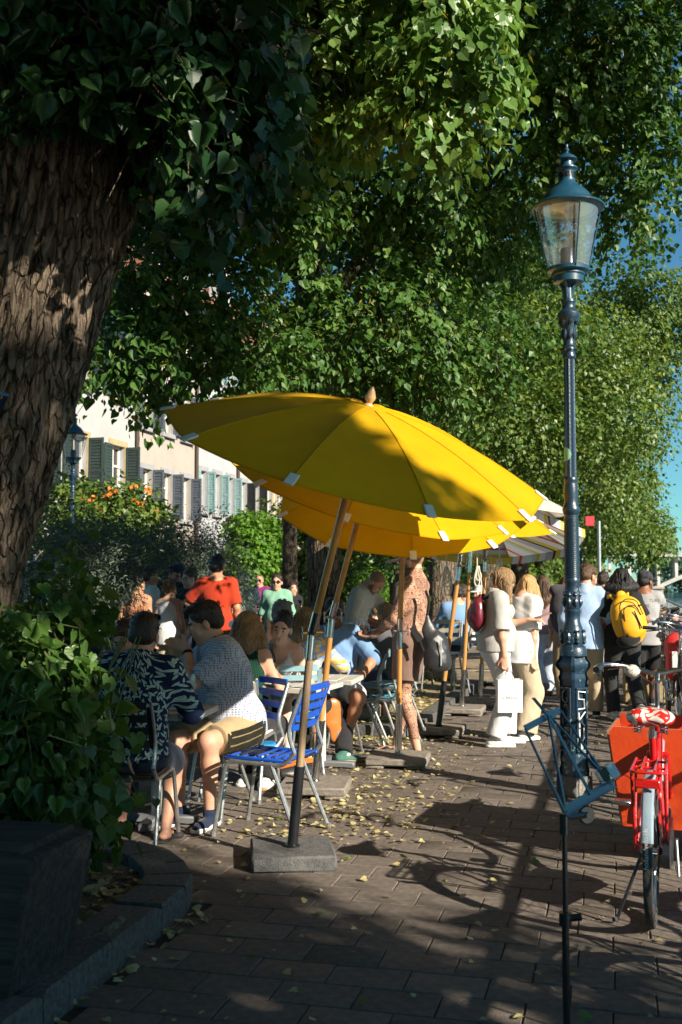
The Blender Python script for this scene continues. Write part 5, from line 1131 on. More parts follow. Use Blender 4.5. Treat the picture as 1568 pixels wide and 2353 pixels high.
# ropes hanging from the farther parasols
ROPE = cloth('white_rope', (.6, .57, .48))
for x, y, Y, n_, nm in ((1097, 1300, 12.3, 5, 'coil of white rope hanging beside the pole of the cream parasol'), (1148, 1285, 13.0, 3, 'small loop of white rope tied under the striped canopy'), (1026, 1300, 13.4, 3, 'bundle of white rope on a distant pole left of the leaning pole')):
    t = thing('rope_coil', nm, 'rope', W(x, y, Y)); mb = MB()
    for k in range(n_):
        Lh = R.uniform(.16, .42); wd = R.uniform(.025, .05); ox = R.uniform(-.03, .03); oy = R.uniform(-.02, .02)
        mb.tube([V(ox+math.sin(a)*wd*(1-math.cos(a))*.8, oy, -Lh*(1-math.cos(a))/2) for a in np.linspace(0, 2*math.pi, 20)], .0075, 5)
    mb.tube([(0, 0, .35), (0, 0, 0)], .006, 5); mb.build('rope', ROPE, t)
# ---------------------------------------------------------------- street lamps
def paint_chip():
    m = bpy.data.materials.new('lamp_paint'); m.use_nodes = True; t = m.node_tree; L = t.links.new; p = t.nodes['Principled BSDF']
    tc = nn(t, 'TexCoord'); nz = nn(t, 'TexNoise'); nz.inputs['Scale'].default_value = 17; nz.inputs['Detail'].default_value = 9; nz.inputs['Roughness'].default_value = .72; L(tc.outputs['Object'], nz.inputs[0])
    sp = nn(t, 'SeparateXYZ'); L(tc.outputs['Object'], sp.inputs[0]); mr = nn(t, 'MapRange'); mr.inputs[1].default_value = .2; mr.inputs[2].default_value = 2.6; mr.inputs[3].default_value = .035; mr.inputs[4].default_value = -.12; L(sp.outputs[2], mr.inputs[0])
    ad = nn(t, 'Math', operation='ADD'); L(nz.outputs[0], ad.inputs[0]); L(mr.outputs[0], ad.inputs[1])
    rp = nn(t, 'ValToRGB'); e = rp.color_ramp.elements; e[0].position = .59; e[0].color = (.010, .030, .055, 1); e[1].position = .615; e[1].color = (.17, .27, .26, 1); e.new(.68).color = (.22, .3, .28, 1); e.new(.715).color = (.3, .12, .05, 1)
    L(ad.outputs[0], rp.inputs[0]); L(rp.outputs[0], p.inputs[0]); p.inputs['Roughness'].default_value = .38; p.inputs['Coat Weight'].default_value = .25; p.inputs['Coat Roughness'].default_value = .2
    n2 = nn(t, 'TexNoise'); n2.inputs['Scale'].default_value = 60; n2.inputs['Detail'].default_value = 4; L(tc.outputs['Object'], n2.inputs[0])
    a2 = nn(t, 'Math', operation='MULTIPLY_ADD'); a2.inputs[1].default_value = -1.2; L(rp.outputs[0], a2.inputs[0]); L(n2.outputs[0], a2.inputs[2])
    bp = nn(t, 'Bump'); bp.inputs['Strength'].default_value = .3; bp.inputs['Distance'].default_value = .008; L(a2.outputs[0], bp.inputs['Height']); L(bp.outputs[0], p.inputs['Normal']); return m
LPAINT = paint_chip(); LBLUE = paint('lamp_hood_blue', (.008, .055, .10), .42, .35)
LY_ = 7.75; zL = lambda y: max(0, W(1320, y, LY_).z); kL = LY_/FPX
LROT = math.atan2(1.7, LY_)
SQ = lambda a: 1/max(abs(math.cos(a+LROT)), abs(math.sin(a+LROT)), .001)*.72
def rsq(x, z, c=.12):                                     # square section turned 45 degrees to the viewer, half diagonal x
    return x, z
def lamp(label, loc, group='old street lamps'):
    t = thing('street_lamp', label, 'street lamp', loc, 0, group); r = lambda px: px*kL
    def sqprof(prof, name, m, ch=.10):
        mb = MB()
        vs = []; fs = []
        for hd, z in prof:
            for k in range(4):
                a = k*math.pi/2-math.pi/2-LROT
                for s in (-1, 1): vs.append(V(math.cos(a)*hd*(1-ch)-s*-math.sin(a)*hd*ch, math.sin(a)*hd*(1-ch)-s*math.cos(a)*hd*ch, z))
        for i in range(len(prof)-1):
            for j in range(8): fs.append((i*8+j, i*8+(j+1) % 8, (i+1)*8+(j+1) % 8, (i+1)*8+j))
        fs.append(tuple(range(7, -1, -1))); fs.append(tuple((len(prof)-1)*8+j for j in range(8)))
        mb.add(vs, fs); return mb.build(name, m, t)
    sqprof([(r(45), -.05), (r(45), .02), (r(44), .14), (r(41), zL(1785))], 'stone_base', mat('lamp_base_stone', (.10, .10, .095), (.24, .22, .19), .85, 0, 14, 6, .5, 60))
    ped = sqprof([(r(36), zL(1787)), (r(37), zL(1765)), (r(33), zL(1755)), (r(35), zL(1740)), (r(34), zL(1734)), (r(34), zL(1566)), (r(36), zL(1562)), (r(37), zL(1556)), (r(34), zL(1550)), (r(34), zL(1542)), (r(38), zL(1538)), (r(43), zL(1531)), (r(43.5), zL(1524)), (r(40), zL(1518)), (r(35), zL(1513)), (r(34), zL(1507)), (r(31), zL(1505))], 'pedestal', LPAINT)
    for k in range(4):                                   # raised frame round each sunk panel
        a = k*math.pi/2-math.pi/4-LROT; nx = V(math.cos(a), math.sin(a), 0); tx = V(-math.sin(a), math.cos(a), 0); hw = r(34)*.71*.62; dd = r(34)*.7071*(1-.0)*.995
        z0, z1 = zL(1722), zL(1580); M = Matrix((tx, nx, V(0, 0, 1))).transposed(); mb = MB()
        for s in (-1, 1): mb.box(nx*(dd+.004)+tx*s*hw+V(0, 0, (z0+z1)/2), (.016, .018, z1-z0), M, .004)
        for z in (z0, z1): mb.box(nx*(dd+.0045)+V(0, 0, z), (hw*2+.016, .018, .016), M, .004)
        mb.build('panel_frame', LPAINT, t)
    mb = MB(); R2 = [(31, 1506), (31, 1492), (29, 1489), (29, 1485), (25, 1482), (25.5, 1476), (26.5, 1466), (26, 1455), (22.5, 1444), (20, 1436), (18.5, 1434), (18.5, 1430), (17, 1428), (17, 1410), (19, 1407), (19, 1402), (17, 1400), (18.8, 1394), (19.5, 1384), (18.5, 1372), (16.5, 1356), (16, 1342), (18, 1338), (18, 1330), (16.6, 1328), (15.4, 1186), (15.6, 1182)]
    mb.lathe([(r(a), zL(y)) for a, y in R2], (0, 0, 0), 28); mb.build('lower_column', LPAINT, t)
    mb = MB()                                             # rings on the ribbed length, leaf ornament on the cups
    for i in range(30):
        z = zL(1325)+(zL(1192)-zL(1325))*i/29; q = r(16.9-1.1*i/29); mb.lathe([(q-.004, z-.007), (q+.004, z-.004), (q+.0045, z), (q+.004, z+.004), (q-.004, z+.007)], (0, 0, 0), 20, cap=False)
    for k in range(8):
        a = k*math.pi/4+.2
        for (qr, zz, w_, h_) in ((25.5, 1464, .022, .05), (27, 1474, .018, .02), (19.5, 1384, .02, .04), (18, 1366, .016, .025)):
            mb.lathe([(0, -h_), (w_*.6, -h_*.5), (w_, 0), (w_*.7, h_*.5), (0, h_)], V(math.cos(a)*r(qr), math.sin(a)*r(qr), zL(zz)), 7)
        for s in (-.12, .12): p = V(math.cos(a+s)*r(26.5), math.sin(a+s)*r(26.5), zL(1450)); mb.lathe([(0, -.014), (.013, 0), (0, .014)], p, 6)
    mb.build('ornament', LPAINT, t)['kind'] = 'stuff'
    mb = MB(); mb.lathe([(r(a), zL(y)) for a, y in [(15.6, 1184), (17.5, 1180), (20, 1174), (20, 1168), (17, 1162), (15.5, 1155), (15, 1150), (16.3, 1138), (16, 1124), (14.4, 1112), (14, 1108), (15.6, 1105), (15.6, 1099), (13.6, 1096)]], (0, 0, 0), 24)
    FL = lambda a: 1-.10*abs(math.sin(a*5))**.7
    mb.lathe([(r(13.8), zL(1098)), (r(13.6), zL(1090)), (r(12.6), zL(830)), (r(12.4), zL(824))], (0, 0, 0), 60, sq=FL)
    mb.lathe([(r(a), zL(y)) for a, y in [(12.5, 826), (15, 823), (15.6, 818), (13.5, 814), (14.5, 808), (15.5, 803), (14, 799), (15.2, 796), (13, 792), (13, 780), (14.5, 765), (15, 755), (19, 742), (24, 732), (26, 726), (26, 720), (22, 717), (17, 712), (15, 708), (15, 698), (17, 695), (16, 690), (12, 688)]], (0, 0, 0), 24)
    for k in range(8):
        a = k*math.pi/4; mb.lathe([(0, -.03), (.014, -.015), (.018, .01), (0, .05)], V(math.cos(a)*r(14.5), math.sin(a)*r(14.5), zL(772)), 6); mb.lathe([(0, -.014), (.014, 0), (0, .014)], V(math.cos(a)*r(15.5), math.sin(a)*r(15.5), zL(805)), 6); mb.lathe([(0, -.03), (.018, 0), (0, .02)], V(math.cos(a)*r(21), math.sin(a)*r(21), zL(742)), 6)
    mb.build('upper_column', LPAINT, t)
    mb = MB(); mb.lathe([(r(11), zL(690)), (r(10), zL(660)), (r(9), zL(648))], (0, 0, 0), 12)
    for k in range(4):
        a = k*math.pi/2-.6; d = V(math.cos(a), math.sin(a), 0); mb.tube([d*r(6)+V(0, 0, zL(690)), d*r(12)+V(0, 0, zL(660)), d*r(26)+V(0, 0, zL(640)), d*r(36)+V(0, 0, zL(618))], [.014, .016, .012, .01], 7)
    mb.lathe([(r(33), zL(651)), (r(35), zL(650)), (r(35), zL(636)), (r(38), zL(633)), (r(38), zL(628)), (r(48), zL(625)), (r(49), zL(618)), (r(46), zL(616))], (0, 0, 0), 32); mb.build('lantern_tray', LBLUE, t)
    mb = MB(); mb.lathe([(r(46.5), zL(616)), (r(71), zL(486))], (0, 0, 0), 40, cap=False); mb.build('lantern_glass', glass_mat('lamp_glass', (.93, .94, .92), .03, .5, .10), t)
    mb = MB(); mb.lathe([(r(17.5), zL(622)), (r(17.5), zL(574)), (r(16), zL(572))], (0, 0, 0), 20); mb.build('lamp_tube', paint('lamp_tube_navy', (.008, .016, .035), .3, .4), t)
    mb = MB(); mb.lathe([(0, zL(506)), (r(9), zL(494)), (r(22), zL(487)), (r(60), zL(484))], (0, 0, 0), 32, cap=False); mb.build('reflector', mat('brass_reflector', (.55, .48, .36), (.5, .4, .26), .3, .7, 3), t)
    mb = MB()
    for k in range(4):
        a = k*math.pi/2+.15; d = V(math.cos(a), math.sin(a), 0); mb.tube([d*r(49)+V(0, 0, zL(622)), d*r(80)+V(0, 0, zL(487))], .0055, 6)
    mb.build('stay_rod', LBLUE, t)
    mb = MB(); mb.lathe([(r(78), zL(484)), (r(85), zL(481)), (r(86), zL(478)), (r(84), zL(476)), (r(70), zL(472)), (r(62), zL(467)), (r(58), zL(460)), (r(52), zL(450)), (r(44), zL(441)), (r(34), zL(433)), (r(28), zL(430)), (r(27), zL(428)), (r(24), zL(424)), (r(20), zL(420)), (r(19.5), zL(416))], (0, 0, 0), 40); hood = mb.build('hood', LBLUE, t)
    mb = MB(); mb.lathe([(r(19.5), zL(418)), (r(19.5), zL(413)), (r(18.4), zL(412)), (r(18), zL(396)), (r(19), zL(394)), (r(25), zL(390)), (r(25), zL(387)), (r(16), zL(384)), (r(15.4), zL(382)), (r(15.4), zL(372)), (r(20), zL(371)), (r(25), zL(369)), (r(24), zL(366)), (r(18), zL(360)), (r(9), zL(354)), (r(4), zL(351)), (r(4), zL(349)), (r(6.5), zL(346)), (r(6), zL(343)), (r(3.4), zL(340)), (r(4), zL(336)), (r(3), zL(332)), (0, zL(331))], (0, 0, 0), 28)
    ch_ = mb.build('chimney_cap', LBLUE, t)
    mb = MB()
    for k in range(18): a = k*math.pi/9; mb.box(V(math.cos(a)*r(18.3), math.sin(a)*r(18.3), (zL(411)+zL(398))/2), (.012, .009, zL(399)-zL(411)), Matrix.Rotation(a, 3, 'Z'))
    mb.build('vent_slot', BLACKM, ch_)
    return t
lg = G(1321, 1826); LY_ = lg.y; kL = LY_/FPX
L1 = lamp('dark blue cast iron street lamp standing near, scratched graffiti on its foot', (lg.x, lg.y, 0))
# graffiti strokes and the round sticker belong to this one lamp only
GRAF = paint('scratch_white', (.75, .75, .72), .6, 0); GRAFD = paint('scratch_dull', (.4, .36, .3), .6, 0)
def stroke_on(face, polys, m, w_=.0062):
    a = face-LROT; nx = V(math.cos(a), math.sin(a), 0); tx = V(-math.sin(a), math.cos(a), 0); d0 = 34*kL*.7071+.002; mb = MB()
    for pl in polys: mb.tube([nx*d0+tx*x+V(0, 0, z) for x, z in pl], w_, 4)
    mb.build('graffiti', m, L1)
zz = lambda y: zL(y)
fA, fB = -math.pi/4, -math.pi/4*3                         # right and left visible faces
sx = .045
stroke_on(fA, [[(sx*.9, zz(1589)), (-sx*.7, zz(1586)), (-sx*.6, zz(1604)), (sx*.6, zz(1606)), (sx*.7, zz(1626)), (-sx*.8, zz(1627))], [(-sx*.6, zz(1634)), (-sx*.45, zz(1668))], [(sx*.8, zz(1634)), (-sx*.4, zz(1650)), (sx*.7, zz(1666))], [(-sx*.5, zz(1672)), (-sx*.4, zz(1694)), (sx*.1, zz(1699)), (sx*.5, zz(1692)), (sx*.5, zz(1670))], [(-sx*.1, zz(1700)), (-sx*.1, zz(1724)), (sx*.8, zz(1725))]], GRAF)
stroke_on(fB, [[(sx*.7, zz(1584)), (sx*.1, zz(1578)), (-sx*.7, zz(1592)), (-sx*.7, zz(1606)), (-sx*.1, zz(1614)), (sx*.6, zz(1604)), (sx*.1, zz(1603))], [(-sx*.3, zz(1624)), (-sx*.3, zz(1618)), (sx*.3, zz(1618)), (sx*.3, zz(1624))], [(-sx*.7, zz(1662)), (-sx*.5, zz(1634)), (sx*.05, zz(1655)), (sx*.6, zz(1630)), (sx*.8, zz(1660))], [(-sx*.3, zz(1670)), (sx*.5, zz(1671))], [(0, zz(1672)), (0, zz(1688))], [(-sx*.4, zz(1689)), (sx*.4, zz(1689))], [(-sx*.2, zz(1700)), (-sx*.1, zz(1732))], [(sx*.8, zz(1698)), (-sx*.1, zz(1714)), (sx*.8, zz(1730))]], GRAFD, .005)
mb = MB(); vs = []; fs = []
q_ = 13.2*kL+.004
for i in range(13):
    for j in range(9): 
        b_ = -1+2*i/12; hh_ = math.sqrt(max(0, 1-b_*b_)); a = -math.pi/2-LROT-.95+b_*.052/q_; vs.append((math.cos(a)*q_, math.sin(a)*q_, zL(1045)+(-1+2*j/8)*.052*hh_))
for i in range(12):
    for j in range(8): fs.append((i*9+j, (i+1)*9+j, (i+1)*9+j+1, i*9+j+1))
mb.add(vs, fs, True); mb.build('round_sticker', paint('sticker_mint', (.25, .55, .38), .6, 0), L1)
p2 = W(165, 1300, 20.8); l2 = dup(L1, (p2.x, 20.8, 0), 0, 'dark street lamp beyond the big trunk, in front of the white house')
p3 = W(1337, 1300, 35); l3 = dup(L1, (p3.x, 35, 0), 0, 'pale blue street lamp far along the promenade, just right of the near lamp')
for l in (l2, l3):
    for c in list(l.children):
        if c.name.split('.')[0] in ('graffiti', 'round_sticker'): bpy.data.objects.remove(c)
pf = W(1378, 1320, 26); t = thing('sign_post', 'thin grey steel post with a small red sign above the walkers', 'sign post', (pf.x, 26, 0)); mb = MB(); mb.tube([(0, 0, 0), (0, 0, 2.9)], .045, 10); mb.build('post', steel(), t); mb = MB(); mb.box((-.22, 0, 2.9), (.22, .02, .24), None, .01); mb.build('sign', paint('sign_red', (.5, .03, .05), .4), t)
pf = W(1194, 1340, 40); t = thing('post', 'slim grey pole in front of the far hedge', 'pole', (pf.x, 40, 0)); mb = MB(); mb.tube([(0, 0, 0), (0, 0, 2.6)], .06, 8); mb.build('shaft', steel(), t)
# ---------------------------------------------------------------- chairs and tables
TUBE = steel('galvanised_tube', (.46, .48, .47), .38)
def bend(pts, r=.05, n=4):
    pts = [Vector(p) for p in pts]; o = [pts[0]]
    for a, b, c in zip(pts, pts[1:], pts[2:]):
        u = (a-b); v = (c-b); q = min(r, u.length*.45, v.length*.45); p0 = b+u.normalized()*q; p1 = b+v.normalized()*q
        for i in range(n+1): t = i/n; o.append(p0*(1-t)**2+b*2*t*(1-t)+p1*t*t)
    return o+[pts[-1]]
def slatmat(n, c): return paint('slat_'+n, c, .42, .15)
CH = {'blue': slatmat('blue', (.006, .07, .42)), 'white': mat('slat_white', (.55, .52, .46), (.66, .63, .57), .7, 0, 20, 5, .3, 60, (1, 8, 1)), 'paleblue': slatmat('paleblue', (.19, .33, .38)), 'black': slatmat('black', (.012, .012, .013)), 'cream': slatmat('cream', (.42, .42, .35)), 'sky': slatmat('sky', (.02, .24, .52)), 'teal': slatmat('teal', (.06, .2, .26))}
def chair(label, pos, face, c='blue', seatc=None, bs=4, ss=7, z0=0, group='slatted metal cafe chairs'):
    t = thing('chair', label, 'chair', (pos[0], pos[1], z0), rad(face), group); m = CH[c]; ms = CH[seatc or c]; w_ = .2; r = .0125
    for s in (-1, 1):
        mb = MB(); mb.tube(bend([(s*(w_+.02), .27, 0), (s*w_, .2, .435), (s*w_, -.17, .425), (s*w_, -.235, .5)], .06), r, 8); mb.tube(bend([(s*w_, -.235, .5), (s*w_, -.19, .62), (s*(w_-.005), -.28, .86)], .08), r, 8); mb.build('side_frame', TUBE, t)
        mb = MB(); mb.tube([(s*w_, -.09, .43), (s*(w_+.02), -.27, 0)], r, 8); mb.lathe([(.016, 0), (.016, .03)], (s*(w_+.02), -.27, 0), 8); mb.build('leg', TUBE, t)
        mb = MB(); mb.lathe([(.016, 0), (.016, .03)], (s*(w_+.02), .27, 0), 8); mb.build('foot_cap', TUBE, t)
        mb = MB(); mb.box((s*(w_-.012), 0, .452), (.024, .42, .02), Matrix.Rotation(rad(1), 3, 'X'), .006); mb.build('seat_rail', ms, t)
        mb = MB(); mb.box((s*(w_-.018), -.236, .73), (.034, .016, .26), Matrix.Rotation(rad(-0), 3, 'X') @ Matrix.Rotation(rad(20.5), 3, 'X'), .005); mb.build('back_rail', m, t)
    mb = MB(); mb.tube([(-w_, .2, .425), (w_, .2, .425)], .01, 6); mb.tube([(-w_, -.1, .415), (w_, -.1, .415)], .01, 6); mb.build('cross_bar', TUBE, t)
    for i in range(ss):
        mb = MB(); mb.box((0, .19-i*.38/(ss-1), .457-.012*math.sin(math.pi*i/(ss-1))), (2*w_-.05, .38/ss*.78, .014), Matrix.Rotation(rad(-14), 3, 'X'), .005); mb.build('seat_slat', ms, t)
    for i in range(bs):
        z = .635+i*.225/(bs-1); mb = MB(); y = -.198-(z-.62)*.375
        n = 5; vs = [(-w_+.03+(2*w_-.06)*k/n, y-.014*math.sin(math.pi*k/n), z) for k in range(n+1)]
        mb.prism([(0, -.006, -.02), (0, .006, -.02), (0, .006, .02), (0, -.006, .02)], vs[0], vs[-1]) if False else None
        for a, b in zip(vs, vs[1:]): mb.prism([(0, -.006, -.085/bs*1.0), (0, .006, -.085/bs), (0, .006, .085/bs), (0, -.006, .085/bs)], a, b)
        mb.build('back_slat', m, t)
    return t
def table(label, pos, rot, sx=.7, sy=.7, h=.745, c=None, col=None, legs=False, group=None):
    t = thing('cafe_table', label, 'table', (pos[0], pos[1], 0), rad(rot), group); m = c or mat('table_board', (.40, .385, .35), (.5, .48, .44), .6, 0, 6, 4, .15, 60, (1, 8, 1)); k = round(sx/.115)
    for i in range(k):
        mb = MB(); mb.box((-sx/2+(i+.5)*sx/k, 0, h-.02), (sx/k-.004, sy, .04), None, .004); mb.build('top_board', m, t)
    if legs:
        for a in (-1, 1):
            for b in (-1, 1): mb = MB(); mb.box((a*(sx/2-.05), b*(sy/2-.05), (h-.04)/2), (.04, .04, h-.04), None, .004); mb.build('leg', col or TUBE, t)
    else:
        mb = MB(); mb.tube([(0, 0, .05), (0, 0, h-.04)], .035, 14); mb.build('column', col or paint('table_column', (.5, .5, .47), .4), t)
        mb = MB(); mb.box((0, 0, .03), (.56, .07, .05), None, .01); mb.box((0, 0, .031), (.07, .56, .052), None, .01); mb.build('foot', paint('table_foot', (.16, .17, .18), .5), t)
    return t
c_ = chair('empty bright blue slatted chair turned sideways beside the nearest parasol pole', (-.43, 6.74), 68, 'blue', bs=5); c_.scale = (1.06,)*3
chair('black backed metal chair under the man in leaf print shirt', (-1.235, 6.36), -6, 'black')
chair('blue slatted chair under the man in patterned polo shirt', (-.70, 7.32), 128, 'blue', 'sky')
chair('whitewashed slatted chair under the woman in dark green top', (-.73, 7.85), -12, 'white', bs=7)
chair('pale blue chair with round bolts standing empty at the tree bed', (.16, 10.15), 85, 'paleblue', bs=3, z0=0)
chair('pale blue chair in the stack behind the tattooed man, lower one', (.42, 10.25), 60, 'teal', z0=0, group='stacked pale blue chairs')
chair('pale blue chair on top of the stack behind the tattooed man', (.46, 10.33), 60, 'paleblue', z0=.1, group='stacked pale blue chairs')
chair('cream chair behind the black bag, at the far planter', (1.35, 14.2), 160, 'cream', bs=3, z0=.1)
chair('pale blue chair under the bearded man in blue shirt', (-.12, 9.55), 155, 'teal')
chair('grey chair under the blond woman in flowered blouse', (-.40, 8.75), 10, 'paleblue')
chair('cream chair with white cushion at the far white table', (1.75, 14.0), 20, 'cream', z0=.1)
table('grey board cafe table between leaf print shirt man and polo shirt man', (-1.19, 6.98), -8, .74, .72)
table('grey board cafe table at left edge half hidden by the lime shoots', (-2.05, 7.1), -3, .7, .8)
table('grey board cafe table between woman in green top and woman in tank top', (-.42, 8.42), -20, .72, .6)
table('grey board cafe table in front of the bearded man in blue shirt', (-.16, 8.98), -12, .62, .5)
t2 = table('dark edged table covered by a white cloth where the waiter serves', (.25, 11.9), 5, .9, .8, .86, c=mat('tablecloth', (.7, .7, .7), (.74, .74, .73), .85, 0, 5), legs=True)
mb = MB(); 
for i in range(25):
    pass
vs = []; fs = []
for i in range(40):
    u = i/40*4; k = int(u); f = u-k; c4 = [(-.47, -.42), (.47, -.42), (.47, .42), (-.47, .42)]; a, b = Vector(c4[k]), Vector(c4[(k+1) % 4]); p = a.lerp(b, f); wv_ = 1+.035*math.sin(i*2.3)
    vs += [(p.x, p.y, .866), (p.x*wv_, p.y*wv_, .62), (p.x*(wv_+.03), p.y*(wv_+.03), .52+.02*math.sin(i))]
for i in range(40):
    for k in range(2): a, b = i*3+k, ((i+1) % 40)*3+k; fs.append((a, b, b+1, a+1))
mb.add(vs, fs, True); tcl = mb.build('tablecloth', MATS['tablecloth']); tcl.location = t2.location; tcl.rotation_euler = t2.rotation_euler; prop(tcl, 'white cloth hanging over the sides of the waiter\'s table', 'tablecloth')
# glasses, bottle, carafe
GLS = glass_mat('table_glass', (.93, .96, .95), .0, .6)
def wine_glass(label, p, s=1., group=None):
    t = thing('wine_glass', label, 'wine glass', p, 0, group); mb = MB()
    mb.lathe([(.034*s, 0), (.034*s, .003), (.005*s, .008), (.004*s, .085*s)], (0, 0, 0), 16); mb.build('stem', GLS, t)
    mb = MB(); mb.lathe([(.004*s, .085*s), (.025*s, .1*s), (.039*s, .135*s), (.04*s, .15*s), (.031*s, .215*s)], (0, 0, 0), 20, cap=False); mb.build('bowl', GLS, t); return t
gq = W(438, 1600, 6.95); wine_glass('tall wine glass on the table beside the man in polo shirt', (gq.x, 6.95, .745))
for lb_, x, Y in (('leftmost wine glass on the white clothed table', 800, 11.6), ('tall wine glass beside the carafe on the white clothed table', 815, 11.75), ('wine glass nearest the tattooed man on the white clothed table', 842, 11.6)):
    q = W(x, 1400, Y); wine_glass(lb_, (q.x, Y, .868), 1.0, 'wine glasses on the clothed table')
for lb_, x, Y in (('short tumbler at the left corner of the white clothed table', 803, 11.4), ('short tumbler in front of the carafe on the white clothed table', 822, 11.45)):
    q = W(x, 1400, Y); t = thing('tumbler', lb_, 'tumbler', (q.x, Y, .868), 0, 'tumblers on the clothed table'); mb = MB(); mb.lathe([(.028, 0), (.034, .09)], (0, 0, 0), 14, cap=False); mb.lathe([(.0, .004), (.03, .004)], (0, 0, 0), 14, cap=False); mb.build('cup', GLS, t)
q = W(832, 1400, 11.8); t = thing('carafe', 'clear glass water carafe on the white clothed table', 'carafe', (q.x, 11.8, .868)); mb = MB(); mb.lathe([(.04, 0), (.045, .1), (.04, .17), (.018, .22), (.02, .27)], (0, 0, 0), 16, cap=False); mb.build('vessel', GLS, t)
q = W(625, 1450, 8.6); t = thing('wine_bottle', 'dark wine bottle with pale label behind the woman in green', 'bottle', (-.56, 8.6, .745)); mb = MB(); mb.lathe([(.036, 0), (.037, .18), (.03, .21), (.014, .24), (.014, .3), (.0, .3)], (0, 0, 0), 18); mb.build('bottle_glass', mat('bottle_dark', (.01, .018, .008), None, .1, coat=.5), t); mb = MB(); mb.lathe([(.0375, .07), (.0375, .15)], (0, 0, 0), 18, cap=False); mb.build('label', TAB, t)
t = thing('menu_card', 'pale menu sheet lying on the table beside the wine glass', 'menu', (-1.02, 6.9, .747), rad(15)); mb = MB(); mb.box((0, 0, .003), (.2, .28, .004)); mb.build('sheet', TAB, t)
q = G(800, 1500); t = thing('phone', 'dark phone lying on the table by the elbow of the tank top woman', 'phone', (-.5, 8.22, .747), rad(40)); mb = MB(); mb.box((0, 0, .006), (.075, .15, .009), None, .004); mb.build('case', BLACKM, t)
# ---------------------------------------------------------------- timber planters
TIM = mat('old_timber', (.010, .0095, .009), (.052, .045, .037), .9, 0, 9, 9, .8, 26, (.25, 3, 3), bdist=.015); TIMW = mat('weathered_timber', (.16, .125, .085), (.30, .25, .18), .85, 0, 5, 7, .5, 30, (1, 1, 6))
pl = thing('timber_planter', 'dark weathered timber planter at lower left on the kerb', 'planter', (-1.13, 4.03, .125), math.atan2(-.244, .97))
for i, z in enumerate((.12, .36)):
    mb = MB(); mb.box((-.62, -.17, z), (1.18, .12, .228), Matrix.Rotation(rad(-7), 3, 'X'), .014); mb.build('beam', TIM, pl)
    mb = MB(); mb.box((-.62, .2, z), (1.18, .12, .228), None, .014); mb.build('beam', TIM, pl)
mb = MB(); mb.box((.0, 0.01, .245), (.13, .48, .49), Matrix.Rotation(rad(10), 3, 'Y'), .01); mb.build('end_post', TIM, pl)
mb = MB(); mb.box((-.5, .0, .482), (1.1, .4, .05), None, .012); mb.build('top_board', TIM, pl)
for lbl, (x, y), (lx, ly, lz), n in (('long timber planter of stacked beams at the tree bed behind the black bag', (1.80, 15.6), (1.0, .5, .5), 3), ('low grey planter box behind the bearded man at the tree bed', (.0, 11.6), (.8, .5, .42), 3)):
    t = thing('timber_planter', lbl, 'planter', (x, y, .085), ang)
    for i in range(n):
        for s in (-1, 1): mb = MB(); mb.box((0, s*ly/2, lz*(i+.5)/n), (lx, .1, lz/n-.008), None, .012); mb.build('beam', TIMW, t)
        for s in (-1, 1): mb = MB(); mb.box((s*lx/2, 0, lz*(i+.5)/n), (.1, ly-.11, lz/n-.008), None, .012); mb.build('beam', TIMW, t)
    mb = MB(); mb.box((0, 0, lz*.8), (lx-.1, ly-.1, .05)); mb.build('earth', M_SOIL, t)
q = W(1502, 1500, 13.4); t = thing('stone_block', 'low tan sandstone block by the railing behind the bicycles', 'stone block', (q.x, 13.4, 0), ang); mb = MB(); mb.box((0, 0, .3), (.75, .4, .6), None, .03); mb.build('block', mat('sandstone_block', (.32, .24, .13), (.42, .33, .19), .9, 0, 8, 5, .4, 40), t)
# ---------------------------------------------------------------- music stand
MS = paint('music_stand_blue', (.012, .065, .115), .38, .2); MSB = paint('music_stand_black', (.008, .009, .011), .32, .3)
mp0 = V(.705, 3.42, 0); ms = thing('music_stand', 'empty folding music stand with blue desk on a black pole, close by', 'music stand', mp0)
def mloc(x, y, Y): return W(x, y, Y)-mp0
top = mloc(1297, 1880, 3.42)
mb = MB(); mb.tube([(0, 0, .32), (top.x, top.y, top.z-.02)], .0085, 12); mb.tube([(0, 0, .06), (0, 0, .52)], .0115, 12); mb.build('pole', MSB, ms)
for k in range(3):
    a = k*2.094+.5; mb = MB(); mb.tube([(0, 0, .12), (math.cos(a)*.3, math.sin(a)*.3, .012)], .008, 8); mb.tube([(0, 0, .07), (math.cos(a)*.15, math.sin(a)*.15, .065)], .005, 6); mb.build('leg', MSB, ms)
mb = MB(); mb.lathe([(.02, -.02), (.02, .02)], (0, 0, .52), 12); mb.tube([(0, 0, .52), (.05, 0, .525)], .012, 8); mb.build('clamp', MSB, ms)
A_, B_ = mloc(1297, 1866, 3.36), mloc(1409, 1800, 3.83); cr0, cr1 = mloc(1207, 1674, 3.48), mloc(1287, 1631, 3.88); spb, spt, fk = mloc(1358, 1826, 3.6), mloc(1263, 1648, 3.70), mloc(1226, 1604, 3.74)
def bar(mb, a, b, w_, th, up): 
    d = (b-a).normalized(); u = (up-d*up.dot(d)).normalized(); l = d.cross(u); mb.box((a+b)/2, (w_, th, (b-a).length), Matrix((l, u, d)).transposed())
nd = (B_-A_).cross(spt-spb).normalized()
mb = MB(); bar(mb, spb, spt, .022, .004, nd); bar(mb, spt, spt.lerp(fk, .4), .016, .004, nd)
side_ = (B_-A_).normalized()
for o in (-.011, 0, .011): bar(mb, spt.lerp(fk, .35)+side_*o, fk+side_*o*.9, .0035, .004, nd)
bar(mb, spt.lerp(fk, .92)-side_*.0, fk, .026, .004, nd); mb.build('spine', MS, ms)
